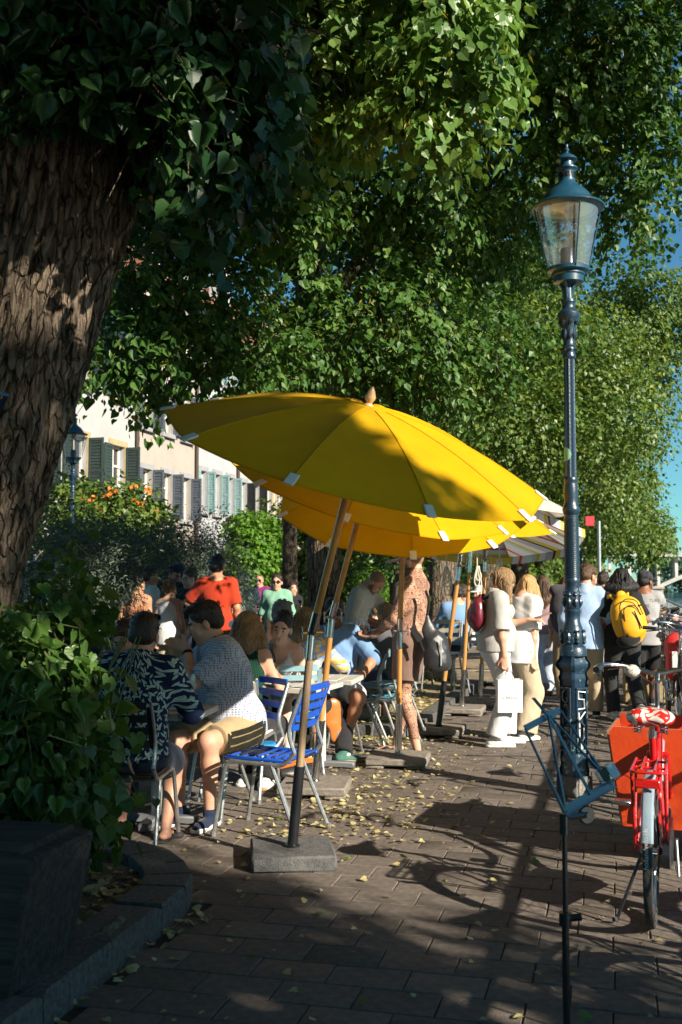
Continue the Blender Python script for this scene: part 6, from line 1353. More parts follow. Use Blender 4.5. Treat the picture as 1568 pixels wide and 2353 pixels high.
mb = MB(); bar(mb, cr0, cr1, .022, .003, nd); bar(mb, cr0.lerp(cr1, .62), cr0.lerp(cr1, .8), .03, .006, nd); mb.build('cross_arm', MS, ms)
for a, b in ((cr0, A_), (spt+side_*-.01, A_+side_*.01), (spt+side_*.012, B_-side_*.02), (cr1, B_-side_*.03)):
    mb = MB(); bar(mb, a, b, .008, .006, nd); m_ = a.lerp(b, .62); bar(mb, m_, b, .011, .009, nd); mb.build('strut', MSB if a == cr0 else MS, ms)
mb = MB(); dn = (spb-spt).normalized(); bar(mb, A_, B_, .034, .004, nd); lip = nd*(.03 if nd.y < 0 else -.03)
mb.add([A_+dn*.016, B_+dn*.016, B_+dn*.016+lip, A_+dn*.016+lip], [(0, 1, 2, 3)]); mb.build('ledge', MS, ms)
mb = MB(); kn = mloc(1346, 1872, 3.5); mb.tube([top+V(0, 0, -.05), top+V(0, 0, .015)], .016, 10); mb.tube([top, kn], .013, 8); mb.lathe([(.026, -.012), (.03, 0), (.026, .012)], kn, 14, axis_rot((.3, -1, .1))); mb.lathe([(.009, 0), (.008, .02)], kn, 10, axis_rot((.3, -1, .1))); mb.build('tilt_clamp', MSB, ms)
cb = thing('clear_box', 'small clear plastic box clipped on the music stand ledge', 'plastic box', mloc(1396, 1778, 3.76)+mp0)
mb = MB(); M_ = Matrix((side_, nd.cross(side_), nd)).transposed(); mb.box((0, 0, 0), (.105, .06, .05), M_, .006); mb.build('shell', glass_mat('clear_plastic', (.72, .8, .84), .12, .6), cb); mb = MB(); mb.box(M_ @ V(-.01, 0, 0), (.035, .045, .035), M_, .006); mb.build('content', cloth('olive_sponge', (.09, .1, .06)), cb)
# ---------------------------------------------------------------- bicycles
TYRE = mat('tyre_rubber', (.02, .02, .02), (.05, .048, .045), .8, 0, 20, 4, .4, 120); ALU = mat('aluminium', (.6, .6, .6), (.48, .48, .47), .28, 1, 12)
def wheel(root, y, rr=.34, tw=.021, turn=0, pos=None):
    M = Matrix.Rotation(rad(turn), 3, 'Z') @ Matrix.Rotation(rad(90), 3, 'Y'); c = V(0, y, rr)
    mb = MB(); n = 40; prof = [(rr-.034, .009), (rr-.03, tw*.8), (rr-.017, tw), (rr-.005, tw*.75), (rr, 0), (rr-.005, -tw*.75), (rr-.017, -tw), (rr-.03, -tw*.8), (rr-.034, -.009)]
    mb.lathe(prof, c, n, M, cap=False); wl = mb.build('wheel', TYRE, root)
    mb = MB(); mb.lathe([(rr-.033, .012), (rr-.033, -.012), (rr-.05, -.009), (rr-.055, 0), (rr-.05, .009), (rr-.033, .012)], c, n, M, cap=False); mb.build('rim', ALU, wl)
    mb = MB()
    for k in range(28):
        a = 2*math.pi*k/28; s = .03 if k % 2 else -.03; o = .25 if k % 4 < 2 else -.25; mb.tube([c+M @ V(math.cos(a)*(rr-.05), math.sin(a)*(rr-.05), 0), c+M @ V(math.cos(a+o*3)*.02, math.sin(a+o*3)*.02, s)], .0013, 3, cap=False)
    mb.lathe([(.012, -.05), (.024, -.032), (.014, -.025), (.014, .025), (.024, .032), (.012, .05)], c, 12, M); mb.build('spokes', ALU, wl); return wl
def bicycle(label, pos, head, col, roll=0, steer=8, sadm=None, rack=True, flat=False, group='bicycles parked along the quay', sad_h=.97, guard=BLACKM, bar_h=1.1, fender=None, low=True, frame2=None):
    t = thing('bicycle', label, 'bicycle', (pos[0], pos[1], 0), rad(head), group); t.rotation_euler = (0, rad(roll), rad(head)); fm = paint('bike_'+'_'.join('%d' % int(c*100) for c in col), col, .28, .5); rr = .34; WB = 1.08
    wheel(t, 0, rr); bb = V(0, .44, .29); st_ = V(0, .31, .72); hd0, hd1 = V(0, .86, .66), V(0, .80, .88); ax0, ax1 = V(0, 0, rr), V(0, WB, rr)
    mb = MB(); mb.tube([bb, V(0, .25, .9-.08)], .017, 10)
    if low: mb.tube(bend([bb+V(0, 0, .02), V(0, .62, .36), hd0], .2, 6), .021, 10); mb.tube(bend([st_-V(0, -.02, .22), V(0, .6, .5), hd0+V(0, -.01, .08)], .2, 6), .016, 10)
    else: mb.tube([bb, hd0], .019, 10); mb.tube([st_+V(0, -.02, .04), hd1-V(0, 0, .03)], .017, 10)
    mb.tube([hd0, hd1], .023, 12); mb.build('frame', fm, t)
    for s in (-1, 1): mb = MB(); mb.tube([bb+V(s*.03, 0, 0), ax0+V(s*.065, 0, 0)], .01, 8); mb.tube([st_+V(s*.02, 0, .02), ax0+V(s*.065, 0, 0)], .009, 8); mb.build('rear_stay', fm, t)
    fk = bpy.data.objects.new('steering', None); C.objects.link(fk); fk.parent = t; Mz = Matrix.Rotation(rad(steer), 3, 'Z')
    def q(p): p = Vector(p)-hd0; return Mz @ p+hd0
    mb = MB()
    for s in (-1, 1): mb.tube([q(hd0+V(s*.045, 0, -.02)), q(V(s*.05, .93, .5)), q(ax1+V(s*.05, 0, 0))], [.013, .012, .009], 8)
    mb.tube([q(hd0+V(-.045, 0, -.02)), q(hd0+V(.045, 0, -.02))], .014, 8); mb.build('fork', frame2 or fm, t)
    bpy.data.objects.remove(fk)
    w_ = wheel(t, WB, rr); w_.location = V(0, 0, 0)
    w_.matrix_local = Matrix.Translation(hd0) @ Mz.to_4x4() @ Matrix.Translation(-hd0)
    stt = hd1+V(0, -.02, bar_h-.93); mb = MB(); mb.tube([hd1-V(0, 0, .02), hd1+V(0, -.01, .02)], .026, 12); mb.tube([hd1, q(stt)], .0135, 10); mb.tube([q(stt), q(stt+V(0, .06, .03))], .016, 10); mb.lathe([(.02, -.03), (.02, .03)], q(stt+V(0, .06, .03)), 10, Mz @ axis_rot((1, 0, 0))); mb.build('stem', ALU, t)
    c0 = stt+V(0, .06, .03); mb = MB()
    if flat: hp = [V(-.31, -.03, .02), V(-.1, 0, .01), V(.1, 0, .01), V(.31, -.03, .02)]
    else: hp = [V(-.29, -.22, .045), V(-.27, -.05, .06), V(-.13, .03, .04), V(0, 0, 0), V(.13, .03, .04), V(.27, -.05, .06), V(.29, -.22, .045)]
    mb.tube([q(c0+p) for p in bend(hp, .1, 5)], .0112, 10); hb = mb.build('handlebar', ALU, t)
    for s, i in ((-1, 0), (1, -1)):
        d = (hp[i]-hp[i+1 if i == 0 else i-1]).normalized(); mb = MB(); mb.tube([q(c0+hp[i]-d*.09), q(c0+hp[i]+d*.03)], [.0165, .0175], 10); mb.build('grip', BLACKM, hb)
        mb = MB(); mb.tube([q(c0+hp[i]-d*.12+V(0, .02, -.015)), q(c0+hp[i]-d*.0+V(0, .045, -.035))], .006, 6); mb.build('brake_lever', BLACKM, hb)
    mb = MB()
    for s in (-1, 1): mb.tube([q(c0+V(s*.25, -.08, .03)), q(c0+V(s*.16, .12, .03)), q(c0+V(s*.03, .14, -.06)), hd1+V(s*.02, .03, -.08), bb+V(s*.02, .1, .12)], .0028, 5)
    mb.build('cable', BLACKM, t)
    sp = V(0, .215, sad_h-.06); mb = MB(); mb.tube([V(0, .26, .8), sp], .0135, 10); mb.lathe([(.022, 0), (.022, .03)], (0, .255, .815), 10); mb.build('seat_post', ALU, t)
    S = SDF((-.16, -.02, sad_h-.12), (.16, .42, sad_h+.08), .009)
    S.ell((0, .10, sad_h-.0), (.105, .08, .026), .04); S.cone((0, .14, sad_h+.0), (0, .33, sad_h+.005), .045, .022, .06, (V(0, 0, 1), .8)); S.ell((.055, .09, sad_h), (.05, .07, .035), .03); S.ell((-.055, .09, sad_h), (.05, .07, .035), .03)
    finish('saddle', S, sadm or BLACKM, t, rel=2)
    mb = MB()
    for s in (-1, 1):
        mb.tube([(s*.03, .3, sad_h-.03), (s*.035, .2, sad_h-.055), (s*.06, .06, sad_h-.06)], .004, 6)
        mb.tube([(s*.06+.018*math.cos(a), .07+.018*math.sin(a), sad_h-.07+.035*a/18.8) for a in np.linspace(0, 18.8, 28)], .0035, 5)
    mb.build('saddle_spring', CHROME, t)
    def fend(c, a0, a1, tf=lambda p: p, nm='mudguard'):
        vs = []; fs = []; n = 16
        for i in range(n+1):
            a = rad(a0+(a1-a0)*i/n)
            for j, (x, dr) in enumerate(((-.027, -.012), (-.018, .002), (0, .006), (.018, .002), (.027, -.012))): vs.append(tf(c+V(x, math.cos(a)*(rr+.018+dr), math.sin(a)*(rr+.018+dr))))
        for i in range(n):
            for j in range(4): fs.append((i*5+j, i*5+j+1, (i+1)*5+j+1, (i+1)*5+j))
        mb = MB(); mb.add(vs, fs, True); return mb.build(nm, fender or BLACKM, t)
    fend(ax0, 60, 162); fend(ax1, 20, 150, q)
    mb = MB(); cg = [V(.075, .44+.11*math.cos(a), .29+.11*math.sin(a)) for a in np.linspace(-1.4, 1.4, 10)]+[V(.075, .0+.07*math.cos(a), .335+.07*math.sin(a)) for a in np.linspace(1.7, 4.6, 8)]
    mb.prism([p-V(.075, 0, 0) for p in cg], (.052, 0, 0), (.082, 0, 0)); mb.build('chain_guard', guard, t)
    for s in (-1, 1):
        mb = MB(); a = rad(250 if s > 0 else 70); e = bb+V(s*.105, math.cos(a)*.17, math.sin(a)*.17); mb.tube([bb+V(s*.06, 0, 0), bb+V(s*.095, 0, 0), e], .009, 8); mb.box(e+V(s*.06, 0, 0), (.09, .07, .022), None, .006); mb.build('crank', ALU, t)
    if rack:
        mb = MB(); rz = .725; pts = bend([(-.07, .17, rz), (-.075, -.2, rz), (.075, -.2, rz), (.07, .17, rz)], .04); mb.tube(pts, .0065, 8)
        for x in (-.028, .028): mb.tube([(x, .17, rz+.006), (x, -.19, rz+.006)], .0065, 8)
        mb.tube([(-.07, .1, rz), (.07, .1, rz)], .006, 6); mb.tube([(-.074, -.08, rz), (.074, -.08, rz)], .006, 6)
        for s in (-1, 1): mb.tube([(s*.072, -.17, rz), (s*.07, -.01, rr+.02)], .007, 8); mb.tube([(s*.07, .12, rz), (s*.07, 0, rr+.02)], .006, 8)
        rk = mb.build('rack', fm, t); mb = MB(); mb.box((0, -.215, rz-.045), (.11, .018, .04), None, .005); mb.build('reflector', mat('reflector_red', (.55, .015, .01), (.4, .01, .008), .15, 0, 90, coat=.6), rk)
    mb = MB(); mb.tube([(-.05, .02, .3), (-.16, -.02, .012)], .008, 8); mb.tube([(-.16, -.02, .012), (-.165, -.015, .03)], .016, 8); mb.build('kickstand', BLACKM, t)
    return t
FLR = bpy.data.materials.new('red_floral_vinyl'); FLR.use_nodes = True; t_ = FLR.node_tree
tc_ = nn(t_, 'TexCoord'); vo_ = nn(t_, 'TexVoronoi'); vo_.inputs['Scale'].default_value = 26; nz_ = nn(t_, 'TexNoise'); nz_.inputs['Scale'].default_value = 9; mx_ = nn(t_, 'MixRGB'); mx_.inputs[0].default_value = .16
t_.links.new(tc_.outputs['Object'], mx_.inputs[1]); t_.links.new(nz_.outputs['Color'], mx_.inputs[2]); t_.links.new(tc_.outputs['Object'], nz_.inputs[0]); t_.links.new(mx_.outputs[0], vo_.inputs[0])
rp_ = nn(t_, 'ValToRGB'); rp_.color_ramp.elements[0].position = .44; rp_.color_ramp.elements[0].color = (.72, .62, .54, 1); rp_.color_ramp.elements[1].position = .50; rp_.color_ramp.elements[1].color = (.6, .02, .015, 1); t_.links.new(vo_.outputs['Distance'], rp_.inputs[0]); p_ = t_.nodes['Principled BSDF']; t_.links.new(rp_.outputs[0], p_.inputs[0]); p_.inputs['Roughness'].default_value = .25
rb = G(1503, 2132); red = bicycle('red bicycle parked close by with flowered saddle cover and red rack', (rb.x, rb.y+.02), -19, (.62, .012, .012), 0, 0, FLR, sad_h=.93, bar_h=1.08, fender=paint('mudguard_silver', (.25, .32, .38), .2, .6))
hd_ = [c for c in red.children if c.name.startswith('handlebar')][0]
bl = MB(); bl.lathe([(0, -.028), (.028, -.024), (.042, -.008), (.043, 0), (.042, .008), (.028, .024), (0, .028)], (0, 0, 0), 20, axis_rot((0, -.4, 1))); bell = bl.build('bell', paint('bell_white', (.68, .64, .55), .3, .4), hd_); bell.location = (-.13, .85, 1.08)
bl = MB()
for k in range(60):
    th = R.uniform(0, 6.28); ph = R.uniform(-1.1, 1.1); p = V(.044*math.cos(ph)**.7*math.cos(th), .044*math.cos(ph)**.7*math.sin(th), .029*math.sin(ph)); bl.lathe([(0, -.0016), (.0034, 0), (0, .0016)], axis_rot((0, -.4, 1)) @ p, 6)
sp_ = bl.build('bell_dots', BLACKM, hd_); sp_.location = bell.location
bl = MB()
if True:
    cu = bpy.data.curves.new('mudguard_text', 'FONT'); cu.body = 'hollandvelo.ch'; cu.size = .03; cu.extrude = .0008; cu.align_x = 'CENTER'; tx = bpy.data.objects.new('lettering', cu); C.objects.link(tx)
    me_ = bpy.data.meshes.new_from_object(tx.evaluated_get(bpy.context.evaluated_depsgraph_get())); bpy.data.objects.remove(tx); me_.materials.clear(); tx = link('lettering', me_, red, TAB)
    tx.location = (.006, -.36, .43); tx.rotation_euler = (rad(90), rad(-90), 0)
others = [((3.12, 9.4), -6, (.03, .03, .032), 'black bicycle leaning by the railing behind the woman with the yellow backpack', False), ((3.38, 10.2), -12, (.62, .34, .01), 'yellow framed bicycle parked by the railing', True), ((3.62, 11.2), -4, (.25, .27, .28), 'silver bicycle parked behind the yellow one', False), ((3.85, 12.2), -20, (.04, .05, .06), 'dark bicycle with black basket parked farther along the railing', True), ((4.15, 13.4), -10, (.35, .03, .02), 'dark red bicycle farther along the railing', False), ((4.5, 14.7), -12, (.05, .06, .07), 'grey bicycle at the far end of the parked row', True)]
for (p, hd, c, lb, low) in others: bicycle(lb, p, hd, c, R.uniform(-4, 4), R.uniform(-30, 30), None, low, not low, low=low, bar_h=1.08)
bicycle('black bicycle parked just beyond the right picture edge beside the red one', (2.25, 6.1), -12, (.02, .02, .022), 3, 25, None, True, False, bar_h=1.15)
bicycle('dark blue bicycle parked out on the right beside the cargo box', (2.0, 3.6), -30, (.02, .05, .12), -2, -20, None, True, False, bar_h=1.12)
bicycle('green bicycle parked out on the right beyond the red one', (2.7, 7.3), -25, (.03, .12, .06), -3, 15, None, True, True, low=False)
# basket on the dark bicycle and the red bag beside it
t = thing('bike_basket', 'black wire basket with papers on a parked bicycle', 'basket', (3.7, 11.9, .86), rad(-15)); mb = MB()
for z in np.linspace(0, .22, 6): k = 1+z*.6; mb.tube([V(x*k, y*k, z) for x, y in ((-.15, -.11), (.15, -.11), (.15, .11), (-.15, .11))], .004, 4, closed=True)
for i in range(24): a = i/24*4; k = int(a); f = a-k; c4 = [V(-.15, -.11, 0), V(.15, -.11, 0), V(.15, .11, 0), V(-.15, .11, 0)]; p = c4[k].lerp(c4[(k+1) % 4], f); mb.tube([p, V(p.x*1.13, p.y*1.13, .22)], .003, 4)
mb.build('wire', BLACKM, t); mb = MB(); mb.box((0, 0, .05), (.24, .17, .08), rotz(8), .01); mb.build('papers', cloth('grey_paper', (.3, .3, .3)), t)
t = thing('bike_bag', 'red and white pannier bag on the parked bicycle behind the yellow backpack', 'pannier', (3.25, 10.4, .78), rad(-10)); S = SDF((-.16, -.1, -.25), (.16, .1, .3), .01); S.cone((0, 0, -.12), (0, 0, .15), .1, .11, .02, (V(0, 1, 0), .5)); finish('bag', S, paint('pannier_red', (.6, .03, .03), .4), t); mb = MB(); mb.box((0, -.06, .0), (.1, .012, .16), None, .01); mb.build('patch', TAB, t)
# cargo box
OR = mat('orange_plywood', (.30, .028, .006), (.58, .055, .008), .45, 0, 4, 9, .15, 40, coat=.1, w=(.3, .5)); EDGE = mat('plywood_edge', (.3, .17, .1), (.4, .24, .15), .7, 0, 30)
tl_ = W(1400, 1668, 6.05); cx = tl_.x; cbx = thing('cargo_trailer', 'orange plywood cargo box of a parked cargo bike beside the red bicycle', 'cargo box', (cx, 6.05, 0), rad(-20))
def panel(pts, th, nm='panel', m=OR, e=EDGE):
    pts = [Vector(p) for p in pts]; n = (pts[1]-pts[0]).cross(pts[3]-pts[0]).normalized()*th
    mb = MB(); mb.add(pts+[p+n for p in pts], [tuple(range(len(pts)-1, -1, -1)), tuple(range(len(pts), 2*len(pts)))]); mb.cur = 1; k = len(pts); mb.add(pts+[p+n for p in pts], [(i, (i+1) % k, k+(i+1) % k, k+i) for i in range(k)]); return mb.build(nm, [m, e], cbx)
zt, zb = tl_.z, W(1428, 1894, 6.05).z
panel([(.07, 0, zb), (.72, 0, zb), (.80, 0, zt), (.03, 0, zt), (0, 0, zt-.03)], .018)
panel([(.80, .02, zt), (.72, .02, zb), (.72, .62, zb), (.80, .62, zt)], .018); panel([(.07, .04, zb), (.0, .04, zt-.03), (.0, .62, zt-.03), (.07, .62, zb)], .018); panel([(.07, .62, zb), (.72, .62, zb), (.80, .62, zt), (.0, .62, zt)], .018); panel([(.08, .03, zb+.005), (.71, .03, zb+.005), (.71, .62, zb+.005), (.08, .62, zb+.005)], .018, 'floor_board')
mb = MB(); mb.tube(bend([(.14, -.03, zb+.045), (.15, -.03, zb+.13), (.32, -.03, zb+.13), (.32, -.03, zb+.03)], .025), .009, 8); mb.tube([(.14, -.03, zb+.045), (.32, -.03, zb+.03)], .009, 8); mb.build('handle', BLACKM, cbx)
mb = MB(); mb.box((.125, -.004, zb+.05), (.07, .004, .05)); mb.build('label_plate', TAB, cbx)
for px in (.1, .28, .5, .7):
    for pz in (zt-.03, zb+.03 if px > .4 else zt-.2):
        mb = MB(); mb.lathe([(.009, 0), (.007, .005), (0, .006)], (px, -.001, pz), 8, axis_rot((0, -1, 0.001))); mb.build('bolt', CHROME, cbx)
for s in (.3, .6): w_ = wheel(cbx, .3, .085, .02); w_.location = (s, 0, 0)
# ---------------------------------------------------------------- printed cloths
def nodes_mat(name, rough=.85):
    m = bpy.data.materials.new(name); m.use_nodes = True; t = m.node_tree; p = t.nodes['Principled BSDF']; p.inputs['Roughness'].default_value = rough; p.inputs['Specular IOR Level'].default_value = .2; return m, t, p
def M2(t, op, a, b=None, c=None):
    n = nn(t, 'Math', operation=op)
    for i, x in enumerate((a, b, c)):
        if x is None: continue
        if isinstance(x, (int, float)): n.inputs[i].default_value = x
        else: t.links.new(x, n.inputs[i])
    return n.outputs[0]
def leaf_print(name, bg, fgs, layers=((16., 0.), (19., 3.3), (23., 7.1)), wdt=.12, ln=.42):
    """scattered leaf shapes printed on a plain cloth, wrapped round the body"""
    m, t, p = nodes_mat(name); tc = nn(t, 'TexCoord'); sp = nn(t, 'SeparateXYZ'); t.links.new(tc.outputs['Object'], sp.inputs[0])
    an = M2(t, 'MULTIPLY', M2(t, 'ARCTAN2', sp.outputs[0], M2(t, 'MULTIPLY', sp.outputs[1], -1.)), .2); cb = nn(t, 'CombineXYZ'); t.links.new(an, cb.inputs[0]); t.links.new(sp.outputs[2], cb.inputs[1])
    col = None
    for i, (sc_, off) in enumerate(layers):
        mp = nn(t, 'Mapping'); mp.inputs['Location'].default_value = (off, off*.7, 0); t.links.new(cb.outputs[0], mp.inputs[0])
        vo = nn(t, 'TexVoronoi'); vo.voronoi_dimensions = '2D'; vo.inputs['Scale'].default_value = sc_; vo.inputs['Randomness'].default_value = .8; t.links.new(mp.outputs[0], vo.inputs[0])
        sub = nn(t, 'VectorMath', operation='SUBTRACT'); t.links.new(mp.outputs[0], sub.inputs[0]); t.links.new(vo.outputs['Position'], sub.inputs[1]); scl = nn(t, 'VectorMath', operation='SCALE'); scl.inputs['Scale'].default_value = sc_; t.links.new(sub.outputs[0], scl.inputs[0])
        sc3 = nn(t, 'SeparateXYZ'); t.links.new(vo.outputs['Color'], sc3.inputs[0]); rt = nn(t, 'VectorRotate'); rt.rotation_type = 'Z_AXIS'; t.links.new(scl.outputs[0], rt.inputs['Vector']); t.links.new(M2(t, 'MULTIPLY', sc3.outputs[0], 6.28), rt.inputs['Angle'])
        s3 = nn(t, 'SeparateXYZ'); t.links.new(rt.outputs[0], s3.inputs[0]); y = s3.outputs[1]
        w_ = M2(t, 'MULTIPLY', M2(t, 'SUBTRACT', 1., M2(t, 'POWER', M2(t, 'DIVIDE', M2(t, 'ABSOLUTE', y), ln), 2.)), wdt)
        ax = M2(t, 'ABSOLUTE', s3.outputs[0]); k = M2(t, 'MULTIPLY', M2(t, 'LESS_THAN', ax, w_), M2(t, 'GREATER_THAN', ax, .008))
        mx = nn(t, 'MixRGB'); t.links.new(k, mx.inputs[0]); mx.inputs[2].default_value = (*fgs[i % len(fgs)], 1)
        if col is None: mx.inputs[1].default_value = (*bg, 1)
        else: t.links.new(col, mx.inputs[1])
        col = mx.outputs[0]
    t.links.new(col, p.inputs[0]); return m
LEAFP = leaf_print('leaf_print_navy', (.008, .018, .055), [(.40, .52, .48), (.34, .47, .44)])
FLOWP = leaf_print('flower_print_blue', (.22, .30, .55), [(.75, .42, .06), (.7, .6, .3)], ((14., 0.), (17., 2.)), .25, .4)
PALEP = leaf_print('pale_print', (.6, .62, .62), [(.3, .35, .42), (.5, .35, .3)], ((14., 0.), (17., 2.)), .2, .4)
def comb():
    m, t, p = nodes_mat('honeycomb_print'); tc = nn(t, 'TexCoord'); vo = nn(t, 'TexVoronoi'); vo.feature = 'DISTANCE_TO_EDGE'; vo.inputs['Scale'].default_value = 62; vo.inputs['Randomness'].default_value = .25; t.links.new(tc.outputs['Object'], vo.inputs[0])
    rp = nn(t, 'ValToRGB'); e = rp.color_ramp.elements; e[0].position = .12; e[0].color = (.46, .48, .54, 1); e[1].position = .24; e[1].color = (.13, .16, .25, 1); t.links.new(vo.outputs['Distance'], rp.inputs[0]); t.links.new(rp.outputs[0], p.inputs[0]); return m
COMB = comb()
def rib_knit(name, c):
    m, t, p = nodes_mat(name); p.inputs[0].default_value = (*c, 1); tc = nn(t, 'TexCoord'); wv_ = nn(t, 'TexWave'); wv_.inputs['Scale'].default_value = 32; t.links.new(tc.outputs['Object'], wv_.inputs[0]); bp = nn(t, 'Bump'); bp.inputs['Strength'].default_value = .7; bp.inputs['Distance'].default_value = .01; t.links.new(wv_.outputs[0], bp.inputs['Height']); t.links.new(bp.outputs[0], p.inputs['Normal']); return m
def tattoo():
    m, t, p = nodes_mat('tattooed_skin', .5); tc = nn(t, 'TexCoord'); at = nn(t, 'Attribute'); at.attribute_name = 'col'
    nz = nn(t, 'TexNoise'); nz.inputs['Scale'].default_value = 13; nz.inputs['Detail'].default_value = 2; nz.inputs['Distortion'].default_value = 1.6; t.links.new(tc.outputs['Object'], nz.inputs[0])
    r1 = M2(t, 'ABSOLUTE', M2(t, 'SUBTRACT', M2(t, 'FRACT', M2(t, 'MULTIPLY', nz.outputs[0], 9.)), .5))
    n2 = nn(t, 'TexNoise'); n2.inputs['Scale'].default_value = 8; n2.inputs['Detail'].default_value = 5; n2.inputs['Distortion'].default_value = .8; t.links.new(tc.outputs['Object'], n2.inputs[0])
    rp = nn(t, 'ValToRGB'); e = rp.color_ramp.elements; e[0].position = .10; e[0].color = (.17, .19, .21, 1); e[1].position = .22; e[1].color = (1, .97, .95, 1); t.links.new(r1, rp.inputs[0])
    r2 = nn(t, 'ValToRGB'); e = r2.color_ramp.elements; e[0].position = .40; e[0].color = (.58, .58, .6, 1); e[1].position = .6; e[1].color = (1, 1, 1, 1); t.links.new(n2.outputs[0], r2.inputs[0])
    mx = nn(t, 'MixRGB'); mx.blend_type = 'MULTIPLY'; mx.inputs[0].default_value = 1; t.links.new(rp.outputs[0], mx.inputs[1]); t.links.new(r2.outputs[0], mx.inputs[2])
    sp = nn(t, 'SeparateXYZ'); t.links.new(tc.outputs['Object'], sp.inputs[0]); k = M2(t, 'MULTIPLY', M2(t, 'GREATER_THAN', sp.outputs[2], .17), M2(t, 'LESS_THAN', sp.outputs[2], 1.66))
    m2 = nn(t, 'MixRGB'); m2.inputs[1].default_value = (1, 1, 1, 1); t.links.new(k, m2.inputs[0]); t.links.new(mx.outputs[0], m2.inputs[2])
    m3 = nn(t, 'MixRGB'); m3.blend_type = 'MULTIPLY'; m3.inputs[0].default_value = 1; t.links.new(at.outputs['Color'], m3.inputs[1]); t.links.new(m2.outputs[0], m3.inputs[2]); t.links.new(m3.outputs[0], p.inputs[0]); return m
WHT = cloth('white_cotton', (.64, .64, .63)); OFFW = cloth('sheer_grey_blouse', (.40, .395, .375), .93); KHA = cloth('khaki_shorts', (.36, .27, .15)); BEI = cloth('beige_linen', (.47, .38, .26)); BLK = cloth('black_cotton', (.014, .014, .015)); DKT = cloth('charcoal_trousers', (.022, .021, .024)); NAV = cloth('navy_cotton', (.012, .035, .10)); DEN = cloth('dark_denim', (.018, .03, .055)); JEAN = cloth('black_jeans', (.028, .03, .032), .7)
ORT = cloth('orange_tee', (.40, .035, .010)); GRN = rib_knit('dark_green_knit', (.008, .042, .026)); TANK = rib_knit('white_rib', (.72, .71, .70)); BLS = cloth('blue_linen', (.17, .30, .52)); LBS = cloth('light_blue_shirt', (.34, .47, .68)); GRY = cloth('grey_linen', (.36, .34, .30)); GRT = cloth('grey_tee', (.32, .31, .31)); OLV = cloth('olive_tee', (.15, .155, .10)); PUR = cloth('purple_shirt', (.2, .02, .13)); VIO = cloth('violet_top', (.28, .07, .34)); MNT = cloth('mint_shirt', (.19, .38, .27)); MAU = cloth('mauve_top', (.3, .2, .22)); SLT = cloth('slate_top', (.12, .1, .13)); PBL = cloth('pale_blue_trousers', (.50, .55, .64)); BRN = cloth('brown_shorts', (.20, .125, .10)); RST = cloth('rust_top', (.22, .09, .04)); WHJ = cloth('white_jeans', (.60, .605, .62)); GRYD = cloth('grey_dark', (.10, .10, .11))
SNK = paint('white_sneaker', (.66, .65, .60), .6, 0); NVS = cloth('navy_sneaker', (.012, .022, .05)); GNS = cloth('green_suede', (.06, .17, .13)); BLS_ = paint('black_sandal', (.02, .02, .021), .7, 0)
CAPN = cloth('navy_cap', (.02, .025, .05)); CAPG = cloth('grey_cap', (.2, .21, .22)); CAPD = cloth('dark_cap', (.035, .036, .042)); CAPB = cloth('beige_cap', (.5, .45, .38))
p = person
def sx_(x, Y): return ((x-784)/FPX)*Y
# --- the tables in front ---------------------------------------------------------------------------------
p('seated man seen from behind in navy shirt printed with pale leaves', (-1.24, 6.40), -4, 1.80, 'm', 'sit', .45, 8, 3, 0, (3, 6, 0), {1: dict(to=(.24, .38, .79), hint=(.6, -.8, -.6), hd=(-.5, .8, 0), pn=(0, 0, -1)), -1: dict(to=(-.28, .34, .79), hint=(-.6, -.8, -.6), hd=(.3, .8, 0), pn=(0, 0, -1))},
  {1: (.17, .16, .075, -10), -1: (-.16, .36, .08, 10)}, None, FAIR, 1.18, ('crew', 'dark'), dict(m=LEAFP, sleeve=.72, e=.022, drop=.1, sw=.024, collar=1), dict(m=DEN, len=.4, w=.105, name='shorts'), dict(m=BLS_, open=1), shades='up', h=.008)
POLO = p('seated man in white and blue patterned polo shirt, hand raised to his mouth', (-.72, 7.30), 152, 1.90, 'm', 'sit', .47, 9, 11, -34, (-20, 8, 0), {-1: dict(toh=(-.015, .155, -.105), hint=(-.5, .5, -1), hd=(.75, .1, .35), pn=(.2, -1, .1), curl=30), 1: dict(to=(.36, .30, .80), hint=(1, -.3, -.3), hd=(-.4, .9, 0), pn=(0, 0, -1))},
  {-1: (-.10, .43, .09, 8), 1: (.16, .40, .08)}, {-1: (-.05, 1, .75)}, FAIR, 1.17, ('short', 'dark'), dict(m=COMB, sleeve=.40, e=.02, sw=.024, collar=1, cm=BLK), dict(m=KHA, len=.42, w=.1, name='shorts'), dict(m=NVS), shades='up', h=.0075)
p('woman with wavy brown hair and dark green sleeveless top, back turned', (-.74, 7.86), -18, 1.72, 'f', 'sit', .45, 12, 0, 0, (-14, 4, 0), {1: dict(to=(.16, .40, .81), hint=(.5, -.1, -1), hd=(-.6, .6, .3)), -1: dict(to=(-.1, .5, .8), hint=(-1, -.4, -.3))}, {1: (.1, .26, .08), -1: (-.1, .40, .08)}, None, FAIR, 1.05, ('wavy', 'sand', .33), dict(m=GRN, sleeve=0, e=.014, name='knit_top'), dict(m=DKT, len=1, w=.075), dict(m=SNK, sole=M_GUM), h=.008)
